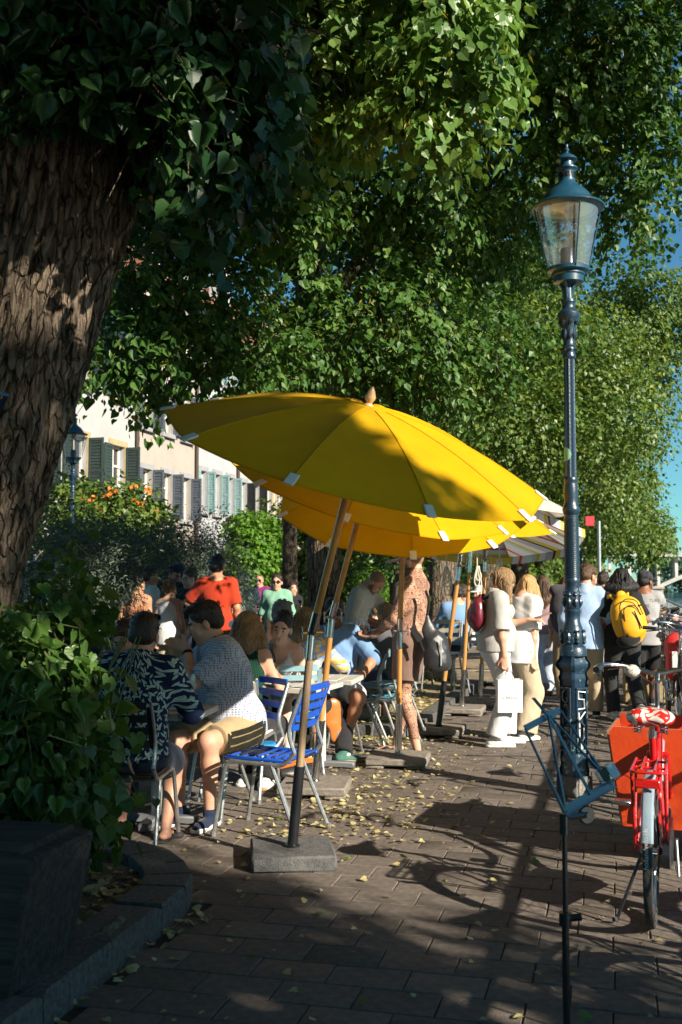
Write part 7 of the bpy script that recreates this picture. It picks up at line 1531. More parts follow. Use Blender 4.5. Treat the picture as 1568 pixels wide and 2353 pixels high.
p('young woman in white tank top resting her cheek on her hand', (-.50, 8.80), 168, 1.70, 'f', 'sit', .45, 16, -4, -6, (10, -4, -10), {1: dict(toh=(.078, .075, -.075), hint=(.5, .2, -1), hd=(-.1, .0, 1), pn=(-1, .1, .2), curl=14, spread=5), -1: dict(to=(-.17, .38, .62), hint=(-.8, -.3, -.2), hd=(.1, .35, -1), pn=(.2, -.6, -.3), curl=14)}, {1: (.12, .52, .08, 0), -1: (-.10, .60, .08, 5)}, {1: (.1, 1, .5), -1: (-.1, 1, .6)}, PALE, .95, ('pony_low', 'black', .2), dict(m=TANK, sleeve=0, scoop=.115, e=.010, name='tank_top'), dict(m=BLK, len=.17, w=.1, name='skirt'), dict(m=SNK), h=.0072)
p('woman with long blond hair, sunglasses on top, in blue flowered blouse', (-.33, 9.22), -20, 1.68, 'f', 'sit', .45, 6, 0, 0, (-8, 0, 0), {1: dict(to=(.26, .38, .80)), -1: dict(to=(-.2, .4, .8))}, {1: (.34, .10, .08, -50), -1: (-.1, .4, .08)}, None, FAIR, 1., ('long', 'sand', .30), dict(m=FLOWP, sleeve=.62, name='blouse', sw=.022), dict(m=DKT, len=1, w=.08), dict(m=GNS, sole=M_GUM), shades='up', h=.01)
p('bearded man in blue linen shirt, sunglasses and white shorts', (-.02, 9.72), 172, 1.82, 'm', 'sit', .46, 4, 3, 0, (8, 0, 0), {-1: dict(to=(-.26, .36, .72), hint=(-1, -.4, -.2), hd=(.4, .8, -.2)), 1: dict(to=(.2, .4, .78), hint=(1, -.4, -.2))}, {-1: (-.10, .34, .14, 10), 1: (.16, .40, .08)}, {-1: (-.5, 1, .55)}, TAN, 1.1, ('short', 'black'), dict(m=BLS, sleeve=.52, collar=1, sw=.024), dict(m=WHT, len=.36, w=.1, name='shorts'), dict(m=SNK), beard='black', shades='on', h=.0085)
p('grey haired man in grey shirt sitting behind the woman with tank top', (sx_(640, 10.3), 10.3), -30, 1.74, 'm', 'sit', .45, 6, 0, 0, (-15, 0, 0), None, None, None, FAIR, 1.1, ('short', 'grey'), dict(m=GRYD, sleeve=.45), dict(m=DEN, len=1, w=.075), dict(m=SNK), h=.0105)
p('person in navy shirt sitting in the shade behind the lime shoots', (-1.98, 7.75), 185, 1.76, 'm', 'sit', .45, 8, 0, 0, (0, 5, 0), {1: dict(to=(.15, .4, .8)), -1: dict(to=(-.15, .4, .8))}, None, None, FAIR, 1.1, ('crew', 'dark'), dict(m=NAV, sleeve=.45), dict(m=DEN, len=1, w=.075), dict(m=NVS), h=.0105)
p('person in blue shirt half hidden behind the leaf print shirt man', (-1.52, 7.9), 170, 1.66, 'f', 'sit', .45, 16, 0, 0, (0, 14, 0), {1: dict(to=(.15, .4, .8)), -1: dict(to=(-.15, .4, .8))}, None, None, FAIR, 1.1, ('short', 'brown'), dict(m=cloth('royal_blue', (.02, .06, .2)), sleeve=.45), dict(m=DEN, len=1, w=.075), dict(m=NVS), h=.0105)
# --- standing group behind --------------------------------------------------------------------------------
p('woman with dark ponytail and bare back in strappy rust top', (sx_(316, 13), 13), -8, 1.62, 'f', 'stand', 0, 0, 0, 0, (-18, 0, 0), None, None, None, TAN, 1., ('pony', 'black', .3), dict(m=RST, sleeve=0, scoop=.19, e=.008, name='camisole'), dict(m=DEN, len=1, w=.08), dict(m=SNK), h=.0105)
p('dark haired man in white shirt turned right, behind the ponytail woman', (sx_(344, 14), 14), -55, 1.72, 'm', 'stand', 0, 0, 0, 0, (-10, 4, 0), None, None, None, TAN, 1., ('crew', 'dark'), dict(m=WHT, sleeve=.9, collar=1), dict(m=DEN, len=1, w=.08), dict(m=SNK), h=.012)
p('woman with messy hair bun and white sleeveless top, back turned', (sx_(391, 13.6), 13.6), -12, 1.54, 'f', 'stand', 0, 0, 0, 0, (-15, 0, 0), None, None, None, FAIR, 1., ('bun', 'auburn'), dict(m=WHT, sleeve=0, e=.012, name='sleeveless_top'), dict(m=BEI, len=1, w=.08), dict(m=SNK), h=.0105)
p('bearded man in navy cap and glasses wearing a black tee', (sx_(408, 14.8), 14.8), 128, 1.76, 'm', 'stand', 0, 0, 0, 0, (0, 4, 0), None, None, None, FAIR, 1., ('crew', 'dark'), dict(m=BLK, sleeve=.4), dict(m=DEN, len=1, w=.08), dict(m=SNK), beard='dark', glasses='on', cap=dict(m=CAPN), h=.0105)
p('woman with glasses and top bun in black, facing left', (sx_(438, 14.4), 14.4), 140, 1.70, 'f', 'stand', 0, 0, 0, 0, (0, 8, 0), None, None, None, PALE, 1., ('bun', 'brown'), dict(m=BLK, sleeve=.3), dict(m=DEN, len=1, w=.08), dict(m=SNK), glasses='on', h=.0105)
p('man in orange red tee standing with his back turned', (sx_(499, 13.2), 13.2), 4, 1.86, 'm', 'stand', 0, 0, 0, 0, (-6, 4, 0), {1: dict(swing=8), -1: dict(to=(-.24, .28, 1.15), hint=(-1, -.6, -.2))}, None, None, TAN, 1.06, ('crew', 'black'), dict(m=ORT, sleeve=.42, drop=.12, sw=.022), dict(m=DEN, len=1, w=.085), dict(m=SNK), h=.009)
p('man in grey cap and pale flowered shirt with a shoulder strap, far back', (sx_(566, 19), 19), 172, 1.62, 'm', 'walk', 0, 0, 0, 0, (0, 0, 0), {1: dict(swing=20), -1: dict(swing=-10)}, None, None, FAIR, 1.1, ('crew', 'grey'), dict(m=PALEP, sleeve=.4, collar=1), dict(m=KHA, len=.5, w=.09, name='shorts'), dict(m=SNK), cap=dict(m=CAPG), shades='on', h=.013)
p('man in purple shirt with sunglasses, far back', (sx_(597, 20.5), 20.5), 168, 1.62, 'm', 'walk', 0, 0, 0, 0, (0, 0, 0), None, None, None, FAIR, 1.05, ('buzz', 'brown'), dict(m=PUR, sleeve=.5), dict(m=DEN, len=1, w=.08), dict(m=SNK), shades='on', h=.014)
p('woman in mint green shirt and sunglasses walking nearer, hair tied back', (sx_(637, 15.5), 15.5), 176, 1.63, 'f', 'walk', 0, 0, 0, 0, (0, 0, 0), {1: dict(swing=12), -1: dict(swing=-6)}, {1: (.08, .2, .08), -1: (-.08, -.2, .1)}, None, FAIR, 1.08, ('pony_low', 'dark', .1), dict(m=MNT, sleeve=.6, collar=1, sw=.03, e=.026), dict(m=WHJ, len=1, w=.08), dict(m=SNK), shades='on', h=.012)
p('woman in black behind the shoulder of the mint green shirt', (sx_(672, 17.5), 17.5), -150, 1.5, 'f', 'walk', 0, 0, 0, 0, (0, 0, 0), None, None, None, FAIR, 1., ('bun', 'dark'), dict(m=BLK, sleeve=.2), dict(m=DKT, len=1, w=.08), dict(m=SNK), h=.014)
p('person in dark clothes barely seen beside the wisteria, far back', (sx_(551, 23), 23), 160, 1.66, 'm', 'walk', 0, 0, 0, 0, (0, 0, 0), None, None, None, FAIR, 1., ('short', 'dark'), dict(m=GRYD, sleeve=.5), dict(m=DKT, len=1, w=.08), dict(m=SNK), h=.015)
# --- round the white clothed table -------------------------------------------------------------------------
p('bearded waiter in pale grey shirt bending over the white table', (sx_(797, 12.5), 12.5), -118, 1.80, 'm', 'stand', 0, 30, 0, 0, (0, 28, 0), {-1: dict(to=(-.12, .62, .99), hint=(-1, -.3, .2)), 1: dict(to=(.22, .36, .92), hint=(1, -.5, .1))}, None, None, TAN, 1.08, ('buzz', 'dark'), dict(m=GRY, sleeve=.72, collar=1, sw=.022), dict(m=DKT, len=1, w=.085), dict(m=SNK), beard='dark', h=.0095)
p('woman with short blond hair, sunglasses and slate top at the white table', (.32, 12.75), -96, 1.66, 'f', 'sit', .46, 12, 0, 0, (0, 12, 0), {1: dict(to=(.1, .4, .9)), -1: dict(to=(-.1, .4, .9))}, None, None, PALE, 1.05, ('short', 'sand'), dict(m=SLT, sleeve=.1, e=.012), dict(m=DKT, len=1, w=.08), dict(m=SNK), shades='on', h=.0105)
p('sandy haired person sitting at the white table in front of the ivy trunk', (.56, 11.15), 32, 1.66, 'm', 'sit', .46, 12, 0, 0, (10, 12, 0), {-1: dict(to=(-.1, .45, .98)), 1: dict(to=(.1, .4, .9))}, {1: (.1, .3, .08), -1: (-.2, .3, .08)}, None, FAIR, 1.05, ('short', 'sand'), dict(m=GRYD, sleeve=.4), dict(m=DEN, len=.5, w=.09, name='shorts'), dict(m=SNK), h=.0105)
fb = G(946, 1736)
TA = p('tattooed shirtless man in brown shorts, beige cap and black sandals', (fb.x, fb.y), 66, 1.88, 'm', 'stand', 0, -3, 0, 0, (0, 14, 0), {-1: dict(to=(-.17, .29, 1.06), hint=(-.6, -1, -.4), hd=(.1, 1, -.1), pn=(.3, 0, -1), curl=34), 1: dict(to=(.12, .33, 1.16), hint=(.6, -1, -.4), hd=(-.2, 1, .1), pn=(-.6, 0, -.6), curl=55)}, {-1: (-.13, -.10, .085, -8), 1: (.12, .19, .085, 6)}, None, FAIR, 1.1, ('buzz', 'dark'), None, dict(m=BRN, len=.33, w=.122, e=.018, name='shorts', fold=.008), dict(m=BLS_, open=1), beard='brown', cap=dict(m=CAPB), h=.0078, skinmat=tattoo())
p('dark haired man in light blue shirt sitting back turned at the far table', (sx_(1052, 15.2), 15.2), 14, 1.78, 'm', 'sit', .46, 6, 0, 0, (-10, 0, 0), {1: dict(to=(.15, .4, .8)), -1: dict(to=(-.15, .4, .8))}, None, None, FAIR, 1.1, ('short', 'black'), dict(m=BLS, sleeve=.9), dict(m=DEN, len=1, w=.08), dict(m=SNK), h=.012, z0=.09)
p('red faced bearded man in white shirt at the far table', (sx_(1078, 15.8), 15.8), 62, 1.74, 'm', 'sit', .46, 8, 0, 0, (0, 6, 0), {1: dict(to=(.15, .4, .8)), -1: dict(to=(-.15, .4, .8))}, None, None, (.6, .26, .19), 1.1, ('short', 'brown'), dict(m=WHT, sleeve=.9), dict(m=NAV, len=1, w=.08), dict(m=SNK), beard='brown', h=.012, z0=.09)
p('person in white cap sitting far behind the planter', (sx_(1106, 18), 18), 130, 1.66, 'f', 'sit', .46, 5, 0, 0, (0, 0, 0), None, None, None, FAIR, 1., ('short', 'grey'), dict(m=WHT, sleeve=.4), dict(m=NAV, len=1, w=.08), dict(m=SNK), cap=dict(m=WHT), h=.013, z0=.09)
# --- walkers on the promenade ------------------------------------------------------------------------------
fw_ = G(1140, 1713)
WW = p('woman in white jeans and sheer grey blouse looking at her phone', (fw_.x, fw_.y), -86, 1.71, 'f', 'stand', 0, 3, 0, 0, (0, 36, 0), {1: dict(to=(.23, .045, .74), hint=(.3, -1, -.2), hd=(0, .05, -1), pn=(-1, .1, 0), curl=40), -1: dict(to=(-.10, .36, 1.17), hint=(-.5, -.7, -.8), hd=(.2, 1, -.05), pn=(.1, 0, 1), curl=22)}, {1: (.11, -.03, .085, -4), -1: (-.10, .12, .085, 2)}, None, FAIR, 1.1, ('bob', 'sand', .19), dict(m=OFFW, sleeve=.50, e=.022, drop=.02, sw=.032, collar=1, name='blouse', fold=.008), dict(m=WHJ, len=.98, w=.098, e=.012, name='jeans'), dict(m=SNK), glasses='on', h=.0075)
f2 = G(1192, 1700)
p('blond woman in white tee and beige linen trousers leaning toward the phone', (f2.x, f2.y), -52, 1.66, 'f', 'stand', 0, 12, 0, 0, (20, 34, 0), {1: dict(to=(.20, .0, .70), hint=(.3, -1, -.2)), -1: dict(to=(-.1, .3, 1.12))}, {1: (.1, -.02, .085, -6), -1: (-.1, .12, .085, 6)}, None, FAIR, 1.08, ('long', 'blond', .42), dict(m=WHT, sleeve=.46, e=.026, drop=.13, sw=.03, fold=.009), dict(m=BEI, len=1, w=.118, e=.02), dict(m=SNK), h=.008)
p('dark haired woman in pale grey tee ahead of the blond woman', (sx_(1222, 15.2), 15.2), 6, 1.60, 'f', 'walk', 0, 2, 0, 0, (0, 0, 0), None, {1: (.09, .18, .08), -1: (-.09, -.2, .12)}, None, FAIR, 1.05, ('wavy', 'dark', .22), dict(m=GRT, sleeve=.4, drop=.1), dict(m=DEN, len=1, w=.09), dict(m=SNK), h=.012)
p('fair haired walker with small bun glimpsed between two dark haired women', (sx_(1243, 16.4), 16.4), -20, 1.55, 'f', 'walk', 0, 2, 0, 0, (-30, 0, 0), None, {1: (.09, .18, .08), -1: (-.09, -.2, .12)}, None, PALE, 1., ('bun', 'blond'), dict(m=GRYD, sleeve=.4), dict(m=DEN, len=1, w=.09), dict(m=SNK), h=.013)
f3 = G(1252, 1600)
p('woman with very long brown hair and pale blue wide trousers walking away', (f3.x, f3.y), 4, 1.60, 'f', 'walk', 0, 3, 0, 0, (-6, 0, 0), {1: dict(swing=-10), -1: dict(swing=14)}, {1: (.10, .16, .085), -1: (-.10, -.20, .15, 0, 38)}, None, FAIR, 1.08, ('long', 'brown', .50), dict(m=MAU, sleeve=0, e=.012, drop=.02, name='top'), dict(m=PBL, len=1.03, w=.115, e=.012, fold=.009), dict(m=M_GUM, sole=M_GUM), h=.0095)
p('red haired walker with a dark backpack half hidden by the lamp post', (sx_(1303, 13.2), 13.2), 2, 1.60, 'f', 'walk', 0, 3, 0, 0, (0, 0, 0), None, {1: (.1, .16, .085), -1: (-.1, -.18, .12)}, None, FAIR, 1., ('long', 'auburn', .25), dict(m=cloth('lilac_grey', (.25, .22, .28)), sleeve=.7), dict(m=KHA, len=1, w=.09), dict(m=SNK), h=.0105)
p('man in light blue shirt and spectacles walking right of the lamp post', (sx_(1344, 11.9), 11.9), -14, 1.74, 'm', 'walk', 0, 4, 0, 0, (-42, 16, 0), {1: dict(to=(.2, .16, .95), hint=(.6, -1, -.1)), -1: dict(swing=10)}, {1: (.1, .22, .085), -1: (-.1, -.16, .10)}, None, FAIR, 1.08, ('short', 'brown'), dict(m=LBS, sleeve=.95, collar=1, drop=.14, sw=.024), dict(m=BEI, len=1, w=.085), dict(m=NVS), glasses='on', beard='brown', h=.009)
p('man in olive tee and black shorts walking ahead by the lamp', (sx_(1385, 15.6), 15.6), -8, 1.66, 'm', 'walk', 0, 2, 0, 0, (-30, 0, 0), {-1: dict(swing=6), 1: dict(swing=0)}, {1: (.1, .14, .085), -1: (-.1, -.2, .12)}, None, TAN, 1.08, ('crew', 'dark'), dict(m=OLV, sleeve=.42, drop=.12), dict(m=BLK, len=.42, w=.1, name='shorts'), dict(m=SNK), h=.011)
f4 = G(1434, 1655)
YB = p('woman with wavy black hair in black tee and jeans walking away', (f4.x, f4.y), 2, 1.69, 'f', 'walk', 0, 3, 0, 0, (-4, 0, 0), {-1: dict(swing=10), 1: dict(to=(.2, .2, 1.0), hint=(.6, -1, -.2))}, {-1: (-.09, .06, .085), 1: (.10, -.26, .17, 0, 42)}, None, BROWN, 1.08, ('wavy', 'black', .26), dict(m=BLK, sleeve=.42, drop=.08, e=.022, sw=.024), dict(m=JEAN, len=1, w=.078), dict(m=SNK), h=.0085)
p('man in grey lettered tee, dark cap and black shorts hand at his beard', (sx_(1478, 13.0), 13.0), -10, 1.66, 'm', 'walk', 0, 2, 0, 0, (-40, 8, 0), {1: dict(toh=(.03, .12, -.13), hint=(1, -.2, -.8), hd=(-.2, .3, 1)), -1: dict(swing=4)}, {1: (.1, .18, .085), -1: (-.1, -.2, .13)}, None, BROWN, 1.12, ('crew', 'black'), dict(m=GRT, sleeve=.42, drop=.13), dict(m=BLK, len=.5, w=.105, name='shorts'), dict(m=DEN), beard='black', cap=dict(m=CAPD), h=.0095)
for lb, x, Y, m_, hr, fc in (('child in violet top leaning on the quay railing', 1537, 19.5, VIO, ('short', 'dark'), -60), ('youth with fair hair in slate top by the quay railing', 1520, 20.2, SLT, ('short', 'brown'), -40), ('person in black sitting lowest by the quay railing', 1500, 19.0, BLK, ('short', 'sand'), -80)):
    p(lb, (sx_(x, Y), Y), fc, 1.45, 'f', 'sit', .25, 12, 0, 0, (0, 6, 0), {1: dict(to=(.15, .4, .75)), -1: dict(to=(-.15, .4, .75))}, None, None, FAIR, 1., hr, dict(m=m_, sleeve=.5), dict(m=DKT, len=1, w=.08), dict(m=SNK), h=.013)
# ---------------------------------------------------------------- bags and small things people carry
def bagthing(name, label, cat, pos, face): return thing(name, label, cat, pos, rad(face))
def hand_of(X, i, ext=.0): return X['root'].matrix_world
def wpos(X, q):
    r = X['root']; a = r.rotation_euler.z; c, s = math.cos(a), math.sin(a); return V(r.location.x+q.x*c-q.y*s, r.location.y+q.x*s+q.y*c, r.location.z+q.z)
# paper carrier with printed word
hp = wpos(WW, WW['wri'][1]+V(0, .02, -.125)); t = bagthing('paper_bag', 'white paper carrier bag printed CAROLL held by the woman in white jeans', 'shopping bag', (hp.x+.02, hp.y, hp.z-.38), 4)
PAPR = mat('white_paper', (.72, .71, .69), (.76, .75, .73), .7, 0, 3, 4, .15, 9)
mb = MB(); w2, d2, h2 = .115, .045, .30
mb.add([(-w2, -d2, 0), (w2, -d2, 0), (w2, d2, 0), (-w2, d2, 0), (-w2+.004, -d2, h2), (w2, -d2-.004, h2-.004), (w2, d2, h2), (-w2, d2, h2), (w2-.012, 0, h2*.55), (-w2+.012, 0, h2*.55)], [(3, 2, 1, 0), (0, 1, 5, 4), (2, 3, 7, 6), (1, 2, 8), (2, 6, 8), (6, 5, 8), (5, 1, 8), (0, 4, 9), (4, 7, 9), (7, 3, 9), (3, 0, 9)]); mb.build('bag', PAPR, t)
for s in (-1, 1):
    mb = MB(); mb.tube(bend([(-.045, s*d2, h2-.02), (-.04, s*d2*.6, h2+.05), (0, s*.01, h2+.085), (.04, s*d2*.6, h2+.05), (.045, s*d2, h2-.02)], .04), .0025, 5); mb.build('handle', cloth('dark_cord', (.05, .05, .06)), t)
def text(body, size, loc, rot, m, parent, name='lettering', sp=1.0):
    cu = bpy.data.curves.new(name, 'FONT'); cu.body = body; cu.size = size; cu.align_x = 'CENTER'; cu.extrude = .0006; cu.space_character = sp
    o = bpy.data.objects.new(name, cu); C.objects.link(o); dg = bpy.context.evaluated_depsgraph_get(); me = bpy.data.meshes.new_from_object(o.evaluated_get(dg)); bpy.data.objects.remove(o)
    o = link(name, me, parent); me.materials.clear(); me.materials.append(m); o.location = loc; o.rotation_euler = rot; return o
INK = paint('print_ink', (.08, .08, .09), .7, 0)
text('CAROLL', .032, (0, -d2-.004, .125), (rad(90), 0, 0), INK, t, sp=1.25); text('www.caroll.com', .008, (0, -d2-.004, .025), (rad(90), 0, 0), INK, t)
hp = wpos(WW, WW['wri'][-1]+V(0, .10, .03)); t = bagthing('phone', 'phone in tan case held up by the woman in white jeans', 'phone', hp, -86); mb = MB(); mb.box((0, .03, .01), (.075, .155, .01), Matrix.Rotation(rad(18), 3, 'X'), .004); mb.build('case', mat('tan_case', (.25, .14, .08)), t)
def pack(label, X, w_, h_, d_, m, dm, dz=.22, style='plain', rollz=0, cat='backpack'):
    c = wpos(X, X['ch']+X['sp'] @ V(0, -.13-d_*.5, dz-.2)); t = bagthing('backpack', label, cat, c, math.degrees(X['root'].rotation_euler.z)); t.rotation_euler = (rad(-3), rad(rollz), t.rotation_euler.z)
    S = SDF((-.3, -.3, -.4), (.3, .3, .4), .009); S.ell((0, 0, -.03), (w_/2, d_/2*1.05, h_/2*1.0), .03); S.cone((0, 0, h_*.2), (0, d_*.2, h_*.44), w_*.26, w_*.16, .03, (V(0, 1, 0), .5)); S.cone((-w_*.18, 0, -h_*.22), (-w_*.18, 0, h_*.2), d_*.55, d_*.48, .06); S.cone((w_*.18, 0, -h_*.22), (w_*.18, 0, h_*.2), d_*.55, d_*.48, .06); S.ell((0, -d_*.5, -h_*.12), (w_*.36, d_*.32, h_*.3), .02)
    finish('bag_body', S, m, t, fold=.008 if style == 'wine' else .005, freq=22, seed=4)
    for s in (-1, 1): mb = MB(); mb.tube(bend([(s*w_*.2, d_*.4, h_*.4), (s*w_*.28, d_*.62, h_*.52), (s*w_*.36, d_*1.1, h_*.36)], .06), .018, 6); mb.build('strap', m if style == 'yellow' else dm, t)
    if style == 'yellow':
        mb = MB(); S = SDF((-.3, -.3, -.4), (.3, .3, .4), .009); S.ell((-.06, -d_*.05, -h_*.42), (w_*.36, d_*.62, h_*.15), .02); finish('base_patch', S, dm, t)
        def arc(a, b, top): return [V(a, -d_*.62, -h_*.35), V(a*.95, -d_*.74, .0), V(a*.7, -d_*.68, top*.8), V((a+b)/2, -d_*.62, top), V(b*.8, -d_*.66, top*.8), V(b, -d_*.68, 0)]
        mb = MB(); mb.tube(bend(arc(-w_*.33, w_*.36, h_*.38), .1, 6), .006, 6); mb.tube(bend(arc(-w_*.22, w_*.3, h_*.24), .1, 6), .006, 6); mb.tube([(.045, -d_*.83, .06), (.075, -d_*.84, -.14)], .007, 6); mb.build('zip', dm, t)
        mb = MB(); mb.box((w_*.36, -d_*.5, .1), (.03, .01, .018)); mb.build('tag', dm, t)
    if style == 'wine':
        mb = MB(); mb.tube([(.03, -d_*.62, .12), (.05, -d_*.68, .02), (.05, -d_*.66, -.06)], .004, 5); mb.build('zip', mat('brass_zip', (.6, .4, .12), None, .3, .9), t)
    return t
pack('wine red leather backpack worn by the woman in white jeans', WW, .26, .32, .11, mat('wine_leather', (.09, .005, .016), (.15, .010, .027), .42, 0, 6, 4, .2, 30, coat=.2), BLK, .20, 'wine', 3)
pack('bright yellow backpack slung on one shoulder of the black haired woman', YB, .37, .55, .17, mat('yellow_cordura', (.72, .36, .006), (.66, .31, .005), .6, 0, 5, 4, .2, 40), BLK, .10, 'yellow', -14)
cX = dict(YB); t = bagthing('backpack', 'dark grey hiking backpack beside the lamp post on the red haired walker', 'backpack', (sx_(1292, 12.95), 12.93, 1.16), 2)
S = SDF((-.3, -.3, -.45), (.3, .3, .45), .01); S.ell((0, 0, 0), (.17, .12, .29), .03); S.ell((0, -.08, -.1), (.13, .08, .16), .02); S.cone((-.1, 0, .25), (.1, 0, .25), .07, .07, .03); finish('bag_body', S, cloth('pack_grey', (.05, .045, .05)), t, fold=.006, freq=18); mb = MB(); mb.box((.03, -.165, .0), (.03, .012, .02)); mb.box((.03, -.165, -.04), (.01, .012, .03)); mb.build('tag', paint('tag_red', (.6, .06, .03)), t)
# dry bag on the tattooed man's back
q = W(1001, 1490, 9.3); t = bagthing('dry_bag', 'black roll top dry bag hanging at the tattooed man\'s back', 'bag', (q.x, q.y, q.z), 10); DB = mat('black_tarpaulin', (.018, .019, .021), (.03, .031, .034), .42, 0, 4, 4, .3, 14)
S = SDF((-.25, -.25, -.4), (.25, .25, .4), .008); S.cone((.02, 0, -.12), (-.0, 0, .04), .125, .11, .03, (V(0, 1, 0), .8)); S.cone((.0, 0, .04), (-.06, 0, .16), .105, .06, .03, (V(0, 1, 0), .55)); S.cone((-.06, 0, .16), (-.075, 0, .30), .05, .016, .03, (V(0, 1, 0), .5)); S.plane((0, 0, -.2), (.1, 0, -1)); finish('bag_body', S, DB, t, fold=.013, freq=24, seed=8, aniso=(1, 1, .6))
mb = MB(); mb.tube(bend([(-.07, 0, .29), (-.06, -.02, .42), (-.09, -.02, .5)], .03), .012, 6); mb.build('strap', BLK, t); mb = MB(); mb.box((-.185, -.05, .13), (.05, .012, .14), Matrix.Rotation(rad(-32), 3, 'Y')); mb.tube([(-.15, -.05, .07), (-.12, -.06, -.02)], .009, 6); mb.build('webbing', BLK, t); mb = MB(); mb.box((.02, -.112, -.03), (.012, .004, .22), None); mb.build('reflective_stripe', steel(), t)
# white plastic bag
q = W(1398, 1490, 15.2); t = bagthing('plastic_bag', 'white plastic bag with red print carried by the man in olive tee', 'plastic bag', (q.x, q.y, q.z), 0); S = SDF((-.25, -.25, -.4), (.25, .25, .4), .012); S.cone((0, 0, -.2), (0, 0, .05), .13, .1, .04, (V(0, 1, 0), .5)); S.cone((0, 0, .05), (0, 0, .3), .08, .02, .05, (V(0, 1, 0), .5)); finish('bag_body', S, mat('thin_plastic', (.62, .6, .6), (.7, .55, .53), .4, 0, 7, 4, .4, 20, w=(.5, .6), trans=.3), t, fold=.012, freq=24)
# orange tote and black bag on the ground
q = W(768, 1655, 9.25); t = bagthing('tote_bag', 'orange leather tote hanging at the knee of the bearded man', 'bag', (q.x, q.y, q.z), 20); S = SDF((-.2, -.2, -.3), (.2, .2, .3), .009); S.cone((.02, 0, -.14), (-.01, 0, .12), .055, .07, .02, (V(0, 1, 0), .35)); S.cone((-.03, 0, -.02), (-.04, 0, .12), .05, .05, .02, (V(0, 1, 0), .35)); finish('bag_body', S, mat('orange_leather', (.45, .12, .02), (.52, .16, .03), .4, 0, 6, coat=.15), t, fold=.005, freq=20)
q = G(668, 1800); t = bagthing('handbag', 'black handbag with orange straps on the ground under the blue chair', 'bag', (q.x+.02, q.y+.1, .0), 30); S = SDF((-.35, -.25, -.1), (.35, .25, .3), .01); S.ell((0, 0, .07), (.24, .13, .08), .03); finish('bag_body', S, DB, t, fold=.008, freq=22); mb = MB(); mb.tube(bend([(-.18, -.06, .12), (0, -.1, .15), (.2, -.05, .15)], .05), .012, 6); mb.tube(bend([(-.16, -.02, .13), (0, -.06, .165), (.2, 0, .155)], .05), .012, 6); mb.build('strap', mat('orange_leather', (.45, .12, .02)), t)
# watch and bracelets, wine glass in the tattooed man's hand stay with their wearers
for X, i, m_ in ((TA, 1, CHROME), (POLO, -1, BLK)):
    w0 = X['wri'][i]; d = (X['wri'][i]-X['elb'][i]).normalized(); mb = MB(); mb.lathe([(.034, -.012), (.036, 0), (.034, .012)], w0-d*.03, 14, axis_rot(d), cap=False); mb.build('bracelet', m_, X['root'])
tq = wpos(TA, TA['wri'][1]+V(0, .10, .0)); wine_glass('wine glass held by the tattooed man behind the pole', (tq.x, tq.y, tq.z-.08))
# lettering on the grey tee
gt = [o for o in bpy.data.objects if o.get('label', '').startswith('man in grey lettered tee')][0]
text('TURE', .05, (.1, -.185, 1.27), (rad(90), 0, 0), INK, gt)
# sparrow on the kerb
q = W(372, 3745, 4.4)
sp = thing('sparrow', 'small brown sparrow on the dark kerb by the timber planter', 'bird', (-.93, 4.37, .125), rad(-70)); S = SDF((-.08, -.12, -.02), (.08, .12, .14), .004)
S.ell((0, 0, .055), (.026, .042, .027), .01, rotm(0, -25, 0)); S.ell((0, .038, .085), (.018, .021, .018), .014); S.cone((0, .055, .085), (0, .07, .083), .005, .001, .004); S.cone((0, -.035, .045), (0, -.1, .03), .012, .008, .015, (V(0, 0, 1), .4))
for s in (-1, 1): S.cone((s*.01, .0, .035), (s*.012, .008, .002), .003, .0025, .004); S.cone((s*.012, .008, .003), (s*.012, .026, .003), .003, .002, .002)
finish('body', S, mat('sparrow_feather', (.08, .05, .03), (.2, .15, .1), .9, 0, 60), sp)
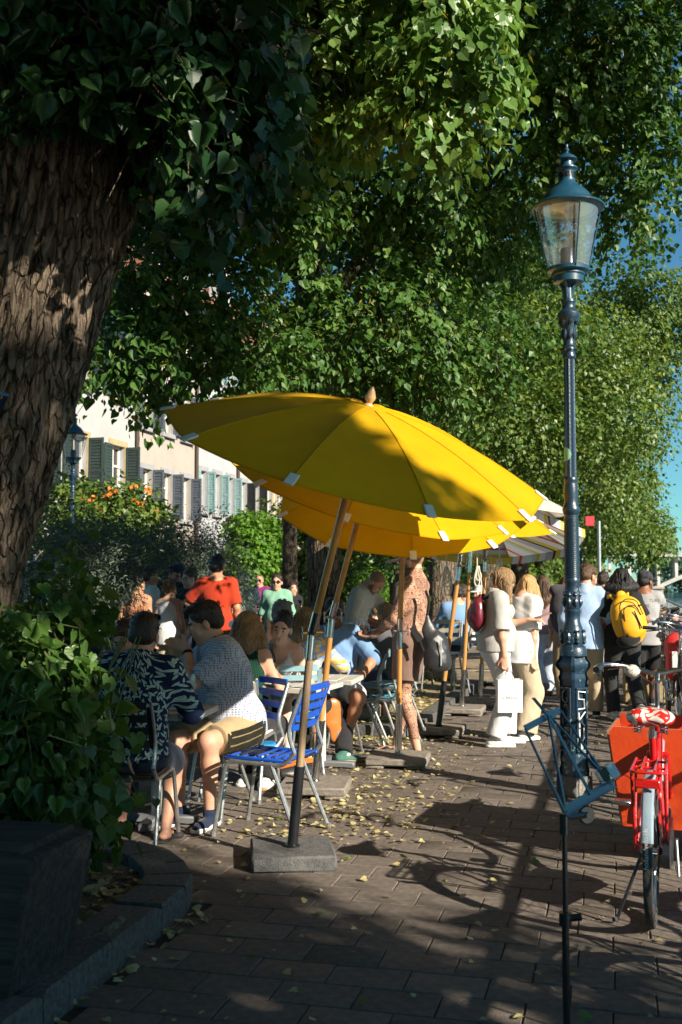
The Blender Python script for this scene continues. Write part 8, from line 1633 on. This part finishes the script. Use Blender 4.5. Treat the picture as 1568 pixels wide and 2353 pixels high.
# ---------------------------------------------------------------- fallen leaves
LIT = leaf_mat('fallen_lime_leaf', [(.38, .34, .15), (.50, .46, .24), (.42, .32, .15), (.30, .32, .14)], .2, .7, .2)
def scatter(name, n, fn, size, z=.004, mt=LIT, flat=.35):
    P = []; k = 0
    while len(P) < n and k < n*60:
        k += 1; q = fn()
        if q is not None: P.append((q[0], q[1], q[2] if len(q) > 2 else z))
    P = np.array(P); n = len(P); a = NR.uniform(0, 6.28, n); D = np.stack([np.cos(a), np.sin(a), NR.normal(size=n)*.15], 1); D = nrmz(D)
    N = nrmz(np.stack([NR.normal(size=n)*flat, NR.normal(size=n)*flat, np.ones(n)], 1)); N = nrmz(N-D*(N*D).sum(1)[:, None])
    P[:, 2] += .006+NR.uniform(0, .006, n); S = size*NR.uniform(.5, 1.25, n)
    return prop(link(name, leaf_mesh(name, P, D, N, S, NR.uniform(0, 1, n), 'mid'), None, mt), kind='stuff')
def free(x, y): return not in_poly((x, y), BED0) and not in_poly((x, y), BED1) and x < QX(y)-.1
def f_band():                                             # the dense drift beside the tables
    y = R.uniform(6.4, 11.5); x = R.gauss(.1+(y-8)*.13, .42)
    return (x, y) if free(x, y) else None
def f_wide():
    y = 3.2+17*R.random(); x = R.uniform(-.5*y*.45-.2, QX(y))
    return (x, y) if free(x, y) else None
def f_kerb():
    t = R.random(); a, b = Vector(BED0[1]), Vector(BED0[3]); q = a.lerp(b, t); x = q.x+abs(R.gauss(0, .09))+.02
    return (x, q.y+R.uniform(-.1, .3))
def f_bed0():
    x, y = R.uniform(-1.9, -.9), R.uniform(4.4, 6.1)
    return (x, y, .075) if in_poly((x, y), [(p.x, p.y) for p in INN0]) else None
def f_bed1():
    y = 10.4+R.random()**2*9; x = R.uniform(-1.5, 3.2)
    return (x, y, .09) if in_poly((x, y), [(p.x, p.y) for p in INN1]) else None
def f_edge():
    t = R.random(); a, b = Vector(BED1[1]), Vector(BED1[2]); q = a.lerp(b, t); return (q.x+R.uniform(-.1, .3), q.y-abs(R.gauss(0, .12))-.01)
scatter('fallen_leaves', 1050, f_band, .035); scatter('fallen_leaves', 900, f_wide, .031); scatter('fallen_leaves', 70, f_kerb, .042); scatter('leaf_litter', 330, f_bed0, .05); scatter('leaf_litter', 1500, f_bed1, .055); scatter('fallen_leaves', 160, f_edge, .055)
GRNL = leaf_mat('fallen_green_leaf', [(.06, .12, .03), (.14, .2, .05)], .2, .6, .3); scatter('fallen_leaves', 80, f_wide, .045, mt=GRNL, flat=.5)
pb = bpy.data.objects
# loose leaves lying on the nearest canopy
